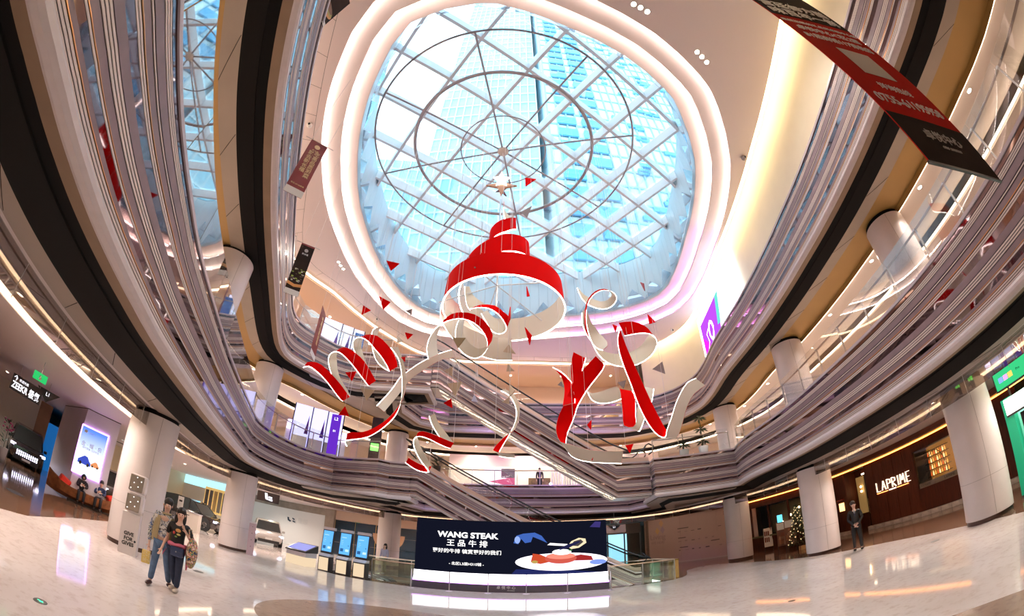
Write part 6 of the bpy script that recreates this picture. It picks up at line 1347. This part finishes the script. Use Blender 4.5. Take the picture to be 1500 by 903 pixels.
t, W = frame_at('illuminated_advert', q[0]+nrm_*.06, q[1]+nrm_*.06, (q[0].z+q[1].z)/2, 'tall glowing blue and white poster of two cars on the white block', 'poster'); H_ = (q[2].z+q[3].z)/2-(q[0].z+q[1].z)/2
m = bpy.data.materials.new('poster_gradient'); m.use_nodes = True; nt = m.node_tree; nt.nodes.clear(); o_ = nt.nodes.new('ShaderNodeOutputMaterial'); e_ = nt.nodes.new('ShaderNodeEmission'); tc = nt.nodes.new('ShaderNodeTexCoord'); sx = nt.nodes.new('ShaderNodeSeparateXYZ'); rp = nt.nodes.new('ShaderNodeValToRGB')
rp.color_ramp.elements[0].color = (.75, .85, 1, 1); rp.color_ramp.elements[1].color = (.1, .22, .85, 1); rp.color_ramp.elements[1].position = .95; el_ = rp.color_ramp.elements.new(.38); el_.color = (.85, .92, 1, 1)
nt.links.new(tc.outputs['Generated'], sx.inputs[0]); nt.links.new(sx.outputs['Z'], rp.inputs[0]); nt.links.new(rp.outputs[0], e_.inputs[0]); e_.inputs[1].default_value = 1.3; nt.links.new(e_.outputs[0], o_.inputs[0])
plate(t, 'poster', 0, W, 0, H_, 0, m, .04); plate(t, 'violet_frame', -.05, W+.05, -.05, H_+.05, .03, PURPL, .03)
text('金 · 耀 · 启', .2, INKW, t, (W/2, -.05, H_*.64), FR); text('限时限量 全国发售', .09, INKW, t, (W/2, -.05, H_*.56), FR); plate(t, 'logo_mark', W*.1, W*.22, H_*.88, H_*.94, -.045, INKW); text('LINGXI', .08, INKW, t, (W*.4, -.05, H_*.9), FR)
def minicar(x, z, w, c):
    shape(t, 'printed_car', [(x-w/2, z), (x-w/2, z+.12*w*2), (x-w*.3, z+.2*w*2), (x-.05*w, z+.3*w*2), (x+w*.2, z+.28*w*2), (x+w*.35, z+.17*w*2), (x+w/2, z+.1*w*2), (x+w/2, z)], -.045, c)
    for s in (-.28, .3): shape(t, 'printed_wheel', ell(x+s*w, z+.02, w*.1, w*.12, 12), -.05, DARK)
minicar(W*.36, H_*.22, W*.5, emat('poster_blue_car', (.05, .08, .5), 1)); minicar(W*.78, H_*.24, W*.32, emat('poster_orange_car', (.8, .3, .12), 1))
# showroom and far walls on the left
SH = mat('showroom_wall', (.8, .74, .66), .5, noise=.03, nscale=1); SH2 = mat('showroom_warm', (.85, .7, .48), .5); STN = mat('stone_header', (.34, .29, .24), .5, noise=.25, nscale=2); TEAL = emat('teal_glow', (.35, .75, .85), 1.5)
def vwall(name, pts, z0, z1, m, par=None, kind='structure', th=.15):
    b = MB()
    for a, c in zip(pts, pts[1:]):
        L = math.dist(a, c); b2 = MB().box(0, 0, z0, L, th, z1, rz=math.atan2(c[1]-a[1], c[0]-a[0]), origin=(a[0], a[1], 0)); b.add(b2.v, b2.f)
    o = b.build(name, m, par)
    if kind: o['kind'] = kind
    return o
V0, V1, V2 = at_d((60, 592), 28.5), at_d((74, 612), 28.8), at_d((95, 640), 29)
vwall('wall_showroom', [(-31, 0), V0[:2]], 0, C1, SH); vwall('wall_showroom', [V0[:2], V1[:2]], 0, C1, mat('walnut', (.3, .15, .07), .45, noise=.2, nscale=2)); vwall('wall_showroom', [V1[:2], V2[:2]], 0, 2.7, mat('blue_door', (.01, .12, .4), .4, emit=(.0, .15, .5), strength=.5))
vwall('wall_showroom', [V2[:2], (-29, 21), (-27, 29)], 0, C1, SH2); vwall('wall_showroom', [(-27, 29), (-18.5, 27.5)], 0, 2.9, SH); vwall('wall_showroom', [(-27, 29), (-18.5, 27.5)], 2.9, C1, TEAL)
t = empty('sample_rack', at_z((275, 770), 0), .2, label='rack of wood and stone sample boards behind the dark bronze car', cat='display'); t.location = (-22.3, 26.6, 0); t.rotation_euler = (0, 0, -.12)
MB().box(-.1, 0, 1.1, 3.6, .1, 3.0).build('rack_back', mat('rack_gold', (.75, .5, .16), .5, emit=(1, .7, .25), strength=.4), t)
for k in range(7): MB().box(.05+.5*k, -.06, 1.25, .36+.5*k, 0, 2.8).build('sample_board', mat('sample_%d' % (k % 4), ((.05, .04, .04), (.12, .1, .1), (.55, .38, .15), (.3, .27, .22))[k % 4], .5), t)
vwall('wall_white', [(-23, 33), (-14.6, 33)], 0, 3.05, mat('li_wall', (.85, .83, .8), .5, emit=(1, .98, .95), strength=.08)); vwall('wall_white', [(-23, 32.9), (-14.6, 32.9)], 3.05, C1, STN); vwall('wall_pier', [(-14.6, 32.6), (-13.8, 32.6)], 0, C1, STN, th=.6)
DB = mat('dark_blue_panel', (.01, .03, .055), .25, coat=.5); t = empty('glazed_shopfront', (-13.8, 33, 0), label='dark blue shopfront with thin brass mullions behind the kiosks', cat='shopfront')
for k in range(6):
    for z0, z1 in ((0, 1.0), (1.02, 1.95), (1.97, 2.85)): MB().box(1.75*k+.02, .0, z0, 1.75*k+1.73, .08, z1).build('panel', DB, t)
for k in range(7): MB().box(1.75*k-.02, -.03, 0, 1.75*k+.02, .1, 2.9).build('brass_mullion', mat('brass', (.85, .62, .22), .2, metal=1.), t)
MB().box(0, -.05, 2.88, 10.5, .12, 3.62).build('fascia_board', mat('shop_fascia_tan', (.7, .55, .44), .5), t); MB().lathe([(0, 0), (1.3, 0)], 24, a0=PI, a1=2*PI).build('tan_disc', mat('tan_disc', (.5, .3, .18), .5), t, loc=(4.6, -.1, 2.2), rot=(PI/2, 0, 0))
t = empty('wall_logo', (-18.2, 32.85, 2.05), label='dark angular logo and pale characters on the white showroom wall', cat='sign')
b = MB(); b.prism([(0, .28), (.16, .28), (.2, .1), (.42, .0), (.3, -.1), (.08, 0)], 0, .03, R=Matrix(((1, 0, 0), (0, 0, -1), (0, 1, 0)))); b.prism([(.5, .3), (.72, .22), (.72, .1), (.5, .18)], 0, .03, R=Matrix(((1, 0, 0), (0, 0, -1), (0, 1, 0)))); b.prism([(.55, .08), (.8, .0), (.8, -.1), (.55, -.04)], 0, .03, R=Matrix(((1, 0, 0), (0, 0, -1), (0, 1, 0)))); b.build('angular_mark', mat('logo_ink', (.03, .05, .08), .4), t)
text('理想', .5, INKW, t, (1.5, -.03, .1), FR, bold=.008)
p = at_d((393, 729), 24); t = empty('hanging_sign', p, math.atan2(-p.x, p.y)*1.0, label='dark hanging sign box with a glowing angular logo', cat='sign')
MB().box(-.62, 0, -.26, .62, .14, .26).build('case', mat('sign_box_dark', (.05, .035, .035), .4), t); LI = emat('sign_white', (.95, .93, 1), 1.8)
b = MB(); Rq = Matrix(((1, 0, 0), (0, 0, -1), (0, 1, 0))); b.prism([(-.22, .2), (-.08, .2), (-.02, -.02), (.0, -.16), (-.14, -.12)], 0, .01, R=Rq); b.prism([(.02, .06), (.22, .04), (.22, -.04), (.02, -.02)], 0, .01, R=Rq); b.prism([(.02, -.06), (.24, -.08), (.26, -.18), (.04, -.16)], 0, .01, R=Rq); b.build('glowing_mark', LI, t, loc=(0, -.005, 0))
for x in (-.4, .4): MB().tube((x, .07, .26), (x, .07, C1+.1-p.z), .008, 5).build('hanger', STEEL, t)
p = at_d((42, 572), 17); t = empty('hanging_sign', p, math.atan2(-p.x, p.y)*1.0, label='hanging direction sign with an arrow and the letters ZEEKR, far left', cat='sign')
MB().box(-.75, 0, -.28, .55, .1, .26).build('case', mat('sign_box_dark', (.05, .035, .035), .4), t); text('ZEEKR 极氪', .3, LI, t, (-.1, -.01, -.1), FR, sx=.75, bold=.006); text('↑', .26, LI, t, (-.6, -.01, .12), FR); text('欢迎光临', .1, LI, t, (-.25, -.01, .13), FR)
for x in (-.5, .4): MB().tube((x, .05, .26), (x, .05, C1-p.z), .008, 5).build('hanger', STEEL, t)
p = at_d((69, 582), 17.3); t = empty('level_sign', p, math.atan2(-p.x, p.y)*1.0, label='black triangular ceiling sign reading L1 beside the direction sign', cat='sign')
MB().prism([(-.5, .22), (.5, .22), (0, -.2)], 0, .04, R=Rq).build('black_triangle', DARK, t); text('L1', .18, LI, t, (0, -.05, .08), FR); MB().tube((0, .0, .2), (0, .0, C1-p.z), .01, 5).build('hanger', STEEL, t)
p = at_d((900, 775), 27); t = empty('level_sign', p, math.atan2(-p.x, p.y)*1.0, label='tan ceiling sign board with white mark L1 right of the screen', cat='sign')
MB().box(-.75, 0, -.28, .7, .05, .22).build('board', mat('sign_tan', (.6, .45, .34), .5), t); MB().prism([(-.4, .2), (.4, .2), (0, -.1)], 0, .02, R=Rq).build('black_triangle', DARK, t, loc=(0, -.02, 0)); text('L1', .16, LI, t, (0, -.05, .1), FR); MB().tube((0, .0, .2), (0, .0, C1+.3-p.z), .01, 5).build('hanger', STEEL, t)
p = at_d((184, 642), 27.5); t = empty('letter_sign', p, math.atan2(-p.x, p.y)*1.0, label='framed glowing letter Z hanging in the showroom beside the column', cat='sign')
text('Z', .6, LI, t, (0, 0, 0), FR, bold=.02); MB().path([(-.55, 0, -.4), (.55, 0, -.4), (.55, 0, .4), (-.55, 0, .4)], .025, 5, closed=True).build('wire_frame', DARK, t); MB().tube((0, .0, .4), (0, .0, 1.0), .01, 5).build('hanger', STEEL, t)
# totem on the column and a bright service counter
p = at_z((189, 814), 0); t = empty('speaker_totem', (p.x, p.y, 0), math.atan2(-p.x, p.y)*1.0-.15, label='slim white totem with two grey speaker faces and black lettering at the column', cat='totem')
MB().box(-.3, 0, 0, .16, .34, 1.0).build('pedestal', COLW, t); SPK = mat('speaker_grey', (.3, .25, .2), .5)
for z in (1.03, 1.5): MB().box(-.28, -.02, z, .18, .34, z+.44).build('cabinet', COLW, t, bevel=.07); MB().box(-.26, -.05, z+.03, .1, -.015, z+.41).build('speaker_face', SPK, t, bevel=.05); [MB().ball((-.2+.06*((k*3) % 5), -.055, z+.08+.07*k), .012, 6, 4).build('indicator', emat('indicator_white', (1, 1, 1), 3), t) for k in range(5)]
text('GIVE\nFOR\nGIVES', .12, DARK, t, (-.07, -.006, .38), FR, bold=.004); MB().ball((.1, -.01, .36), .03, 8, 5).build('round_mark', DARK, t)
t = empty('info_totem', at_z((387, 800), 0), .6, label='narrow mauve totem beside the column nearest the white car', cat='totem'); t.location = (-10.9, 16.6, 0); MB().box(-.16, 0, 0, .16, .2, 1.45).build('body', mat('totem_mauve', (.5, .38, .42), .4), t); [MB().ball((0, -.01, .4+.3*k), .02, 6, 4).build('mark', DARK, t) for k in range(4)]; MB().box(-.18, -.02, 1.45, .18, .22, 1.52).build('cap', KW, t)
t = empty('service_counter', (-16.3, 18.4, 0), .35, label='pale box counter in front of the dark bronze car', cat='counter'); MB().box(-.55, 0, 0, .55, .5, 1.0).build('body', SH, t); MB().box(-.58, -.03, 1.0, .58, .53, 1.04).build('top_board', KW, t); MB().box(-.2, -.01, .82, -.02, 0, .86).build('slot', DARK, t)
t = empty('notice_stand', (-17.6, 18.9, 0), .35, label='white notice board on a slim stand left of the pale counter', cat='sign'); MB().box(-.18, 0, 1.0, .18, .03, 1.7).build('notice', INKW, t); MB().box(-.02, .03, 0, .02, .06, 1.1).build('leg', DARK, t); MB().box(-.2, 0, 0, .2, .2, .03).build('foot', DARK, t); MB().box(-.1, -.01, 1.4, .1, 0, 1.5).build('picture', DARK, t)
# orchid at the far left
t = empty('potted_orchid', (-19.2, 8.3, 0), label='tall potted orchid with pink blossoms at the far left edge', cat='plant'); MB().lathe([(0, 0), (.2, 0), (.26, .6), (.22, .6), (.2, .55)], 14).build('pot', INKW, t, smooth=True)
LF = mat('leaf_dark', (.03, .07, .02), .5); r_ = random.Random(4)
for k in range(26):
    a = r_.random()*6.28; z = .7+1.1*r_.random(); c = Vector((.15*math.cos(a), .15*math.sin(a), z)); d = Vector((math.cos(a), math.sin(a), .4)).normalized(); w = d.cross(Vector((0, 0, 1))).normalized()*.05
    MB().add([c, c+d*.15+w, c+d*.34, c+d*.15-w, c+Vector((0, 0, .01))], [(0, 1, 2), (0, 2, 3), (0, 1, 4), (0, 3, 4)]).build('leaf', LF, t)
for k in range(16):
    a = r_.random()*6.28; MB().ball((.25*math.cos(a), .25*math.sin(a), 1.25+.5*r_.random()), .06, 7, 5, (1, 1, .6)).build('blossom', mat('orchid_pink', (.7, .12, .3), .5), t, smooth=True)
MB().path([(0, 0, .5), (.05, 0, 1.2), (.15, 0, 1.8)], .015, 5).build('stem', LF, t)
# inlaid floor signs
def floor_mark(px, r, label, lit=False):
    p = at_z(px, 0); t = empty('floor_marker', (p.x, p.y, .004), .3, label=label, cat='floor marker'); MB().lathe([(0, .004), (r, .004), (r*1.05, 0)], 20).build('dark_disc', mat('marker_dark', (.05, .05, .045), .3), t)
    if lit: MB().prism([(-r*.5, -r*.1), (.1*r, -r*.1), (.1*r, -r*.3), (r*.55, 0), (.1*r, r*.3), (.1*r, r*.1), (-r*.5, r*.1)], .005, .007).build('green_arrow', emat('marker_green', (.05, .8, .3), 3), t)
floor_mark((59, 882), .09, 'round dark floor marker with a glowing green arrow, lower left', True); floor_mark((290, 838), .14, 'dark round cover in the floor right of the couple'); floor_mark((22, 722), .3, 'dark round cover in the floor at the left edge')
floor_mark((1370, 793), .13, 'dark round cover in the floor right of the guard'); floor_mark((1160, 881), .08, 'dark round cover in the floor at lower right'); floor_mark((1040, 847), .12, 'dark round cover in the floor right of the brass cabinet')
for px in ((1195, 801), (1429, 747)):
    pass
# ------------------------------------------------------------------ level two and three dressing
def poster_panels(label, pts, z0, z1, m, w, group):
    for k, (x, y, rz_) in enumerate(pts):
        t = empty('poster_panel', (x, y, z0), rz_, label=label[k], cat='poster', group=group); MB().box(-w/2, 0, .0, w/2, .06, z1-z0).build('lit_face', m, t); [MB().box(s*w/2-.03, -.03, 0, s*w/2+.03, .09, z1-z0).build('frame_post', DARK, t) for s in (-1, 1)]; MB().box(-w/2+.08, -.02, .0, w/2-.08, -.005, (z1-z0)*.32).build('white_lower', INKW, t)
        if k != 2: MB().prism([(w*.2, (z1-z0)*.38), (w*.42, (z1-z0)*.38), (w*.36, (z1-z0)*.8)], 0, .01, R=Rq).build('printed_curtain', mat('curtain_violet', (.12, .02, .35), .5), t, loc=(0, -.02, 0))
LIL = emat('poster_lilac', (.58, .55, 1), 1.5); LIL2 = emat('poster_pale_lilac', (.8, .76, 1), 1.4)
def wpos(px, d): q = at_d(px, d); return q.x, q.y
P_ = [wpos((438, 640), 23.5)+(.55,), wpos((460, 650), 23.6)+(.5,), wpos((483, 660), 23.7)+(.42,)]
poster_panels(['lilac poster panel on level two left, leftmost, beside the bright band', 'lilac poster panel on level two left, middle, with a violet curtain', 'lilac poster panel on level two left, right one, plain'], P_, FL2+.1, FL2+2.75, LIL, 1.05, 'lilac posters on level two')
x, y = wpos((486, 655), 21.6); t = empty('totem_sign', (x, y, FL2), .3, label='violet direction totem reading L2 on level two left', cat='sign'); MB().box(-.25, 0, 0, .25, .12, 2.1).build('violet_body', emat('totem_violet', (.1, .02, .4), 1.3), t); text('L2', .22, LI, t, (0, -.01, 1.85), FR); text('01', .16, LI, t, (0, -.01, 1.2), FR)
x, y = wpos((548, 660), 24.5); t = empty('totem_sign', (x, y, FL2), .2, label='dark pillar with a bright green square on level two', cat='sign'); MB().box(-.32, 0, 0, .32, .2, 3.2).build('dark_pillar', mat('pillar_dark', (.08, .06, .07), .2), t); MB().box(-.24, -.02, 1.15, .24, 0, 1.6).build('green_square', emat('lime', (.25, .95, .15), 2), t)
x, y = wpos((425, 640), 24.5); t = empty('light_band', (x, y, FL2), .55, label='long violet-white light box above the level two posters', cat='light'); MB().box(-.3, -.4, 1.35, 3.2, -.3, 1.85).build('glow_face', emat('band_violet', (.85, .7, 1), 5), t); MB().box(-.35, -.3, 0, 3.25, -.2, 1.9).build('case', SH, t)
P_ = [wpos((487, 478), 23.6)+(.7,), wpos((502, 490), 23.8)+(.62,), wpos((517, 500), 24.0)+(.55,)]
poster_panels(['pale lilac poster panel on level three left, leftmost', 'pale lilac poster panel on level three left, middle', 'pale lilac poster panel on level three left, right one'], P_, FL3+.1, FL3+2.9, LIL2, 1.3, 'pale posters on level three')
x, y = wpos((524, 508), 23.5); t = empty('totem_sign', (x, y, FL3), .5, label='dark blue totem at the right end of the level three posters', cat='sign'); MB().box(-.3, 0, 0, .3, .12, 2.4).build('blue_body', emat('totem_blue', (.02, .08, .3), 1.2), t)
# far shops of level two behind the far parapet
t = empty('far_shopfront', (-4.5, 31.0, FL2), label='brightly lit shop row on the far side of level two', cat='shopfront')
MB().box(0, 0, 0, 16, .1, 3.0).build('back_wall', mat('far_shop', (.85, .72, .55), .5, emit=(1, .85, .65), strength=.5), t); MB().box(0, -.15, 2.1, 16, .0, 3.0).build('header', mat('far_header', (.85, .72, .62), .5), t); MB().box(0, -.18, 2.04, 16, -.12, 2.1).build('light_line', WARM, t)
MB().box(2.6, -.08, 0, 4.9, 0, 2.0).build('picture_screen', emat('far_pink', (1, .75, .85), 1.6), t); MB().prism([(3.0, 1.0), (4.9, .6), (4.9, 1.4), (4.0, 1.2)], 0, .01, R=Rq).build('picture_stroke', emat('far_magenta', (.8, .15, .3), 1), t, loc=(0, -.1, 0)); MB().box(3.9, -.12, 1.3, 4.9, -.08, 2.0).build('dark_screen', mat('far_dark', (.12, .1, .13), .3), t)
MB().box(5.9, -.08, 0, 7.5, 0, 1.3).build('amber_window', mat('far_amber', (.2, .13, .06), .3, noise=.5, nscale=5), t)
for k in range(26): MB().box(7.6+.19*k, -.1, 0, 7.7+.19*k, -.04, 2.0).build('curtain_slat', mat('slat_white', (.75, .72, .74), .5), t)
text('samloveref', .4, LI, t, (9.0, -.2, 2.55), FR, bold=.01) if False else text('ınnisweet', .42, LI, t, (8.2, -.2, 2.5), FR, bold=.012); text('sweet', .4, LI, t, (10.0, -.15, .6), FR, bold=.012)
for x in (11.7, 12.7): MB().lathe([(0, 0), (.3, 0)], 20).build('red_disc', mat('disc_red', (.85, .02, .03), .5, emit=(1, 0, 0), strength=.3), t, loc=(x, -.16, 1.0), rot=(PI/2, 0, 0))
pp = person((2.05, 28.5, FL2), 0, 1.65, 'person in dark clothes standing at the far parapet of level two', pose(), BLK, BLK, MATS['shoe_black'])
# plants by the column on level two right
for px, s, lab in (((1000, 645), .9, 'white potted small shrub on level two right beside the parapet'), ((1028, 640), 1.5, 'dark leafy plant in tiers on level two right before the column')):
    p = at_d(px, 21.3); t = empty('potted_plant', (p.x, p.y, FL2), label=lab, cat='plant'); MB().lathe([(0, 0), (.2, 0), (.26, .45), (.22, .45), (.2, .4)], 14).build('pot', INKW, t, smooth=True); MB().tube((0, 0, .3), (0, 0, .5+.9*s), .02, 6).build('stem', LF, t)
    tiers = [.7] if s < 1 else [.7, 1.35, 1.95]
    for tz in tiers:
        for k in range(22):
            a = k*2.4; d = Vector((math.cos(a), math.sin(a), .35*math.sin(k))).normalized(); w = Vector((-math.sin(a), math.cos(a), 0))*.06; c = Vector((0, 0, tz)); MB().add([c, c+d*.22+w, c+d*.42-Vector((0, 0, .08)), c+d*.22-w, c+Vector((0, 0, .015))], [(0, 1, 2), (0, 2, 3), (0, 1, 4), (0, 3, 4)]).build('leaf', LF, t)
p = at_d((577, 674), 22); t = empty('potted_plant', (p.x, p.y, FL2), label='dark bush by the head of the lower escalator on level two', cat='plant'); t.location = (-3.9, 22.3, FL2); MB().lathe([(0, 0), (.18, 0), (.22, .35), (.18, .35)], 12).build('pot', DARK, t, smooth=True)
for k in range(50):
    a = k*2.4; z = .35+.5*((k*7) % 10)/10; d = Vector((math.cos(a), math.sin(a), .3)).normalized(); w = Vector((-math.sin(a), math.cos(a), 0))*.05; c = Vector((.1*math.cos(a), .1*math.sin(a), z)); MB().add([c, c+d*.15+w, c+d*.32, c+d*.15-w, c+Vector((0, 0, .015))], [(0, 1, 2), (0, 2, 3), (0, 1, 4), (0, 3, 4)]).build('leaf', LF, t)
# cameras and vents on the top ceiling
for px, lab in (((455, 181), 'white dome camera on the ceiling edge upper left'), ((553, 466), 'white dome camera below the cove at left'), ((852, 545), None), ((984, 482), 'pair of small cameras hung under the ceiling at right'), ((1088, 229), 'dark camera on a bracket on the ceiling at right')):
    if not lab: continue
    p = at_z(px, C3); t = empty('camera_dome', p, label=lab, cat='camera'); MB().ball((0, 0, -.12), .12, 12, 8).build('dome', INKW if px[0] < 1050 else GREYB, t, smooth=True); MB().ball((.02, -.08, -.15), .06, 8, 6).build('lens', DARK, t, smooth=True); MB().tube((0, 0, -.1), (0, 0, 0), .03, 6).build('stem', INKW, t)

# ------------------------------------------------------------------ towers seen through the roof
def tower(name, a, b, depth, h, m1, label, nfl, ncol, m2):
    t = empty(name, (a[0], a[1], 19), math.atan2(b[1]-a[1], b[0]-a[0]), label=label, cat='tower'); W = math.dist(a, b)
    MB().box(0, 0, 0, W, depth, h).build('facade', m1, t); un = None
    b_ = MB()
    for i in range(nfl): b_.box(0, -.25, h*i/nfl, W, 0, h*i/nfl+.35)
    o = b_.build('floor_band', m2, t); o['kind'] = 'stuff'
    b_ = MB()
    for i in range(ncol+1): b_.box(W*i/ncol-.12, -.3, 0, W*i/ncol+.12, 0, h)
    b_.build('mullion', m2, t)['kind'] = 'stuff'
    return t
TG = mat('tower_glass', (.36, .66, .78), .35, noise=.2, nscale=.12); TW = mat('tower_white', (.62, .76, .8), .5); TL = mat('tower_line', (.3, .52, .62), .5); TBL = mat('window_band', (.1, .38, .62), .3)
t1 = tower('office_tower', (-15.5, 45), (4.4, 43.4), 12, 190, TG, 'pale glass office tower behind the middle of the glass roof', 46, 12, TW)
t2 = tower('office_tower', (6.0, 40), (50, 44), 25, 200, TW, 'broad white tower with blue window bands behind the right half of the glass roof', 50, 26, TL)
t3 = tower('office_block', (-72, 44), (-17.5, 52), 25, 52, TG, 'lower glass block behind the left edge of the glass roof', 16, 30, TW)
for x0, x1 in ((1.6, 5.0), (6.2, 9.8)):
    b_ = MB()
    for i in range(50): z = 4*i; b_.box(x0, -.6, z, x1, -.1, z+2.3)
    b_.build('blue_window_band', TBL, t2)['kind'] = 'stuff'
r_ = random.Random(8); b_ = MB()
for i in range(260): x = 12+30*r_.random(); z = 196*r_.random(); b_.box(x, -.5, z, x+1.2+1.5*r_.random(), -.1, z+.9)
b_.build('window_patch', TBL, t2)['kind'] = 'stuff'

clean_text()
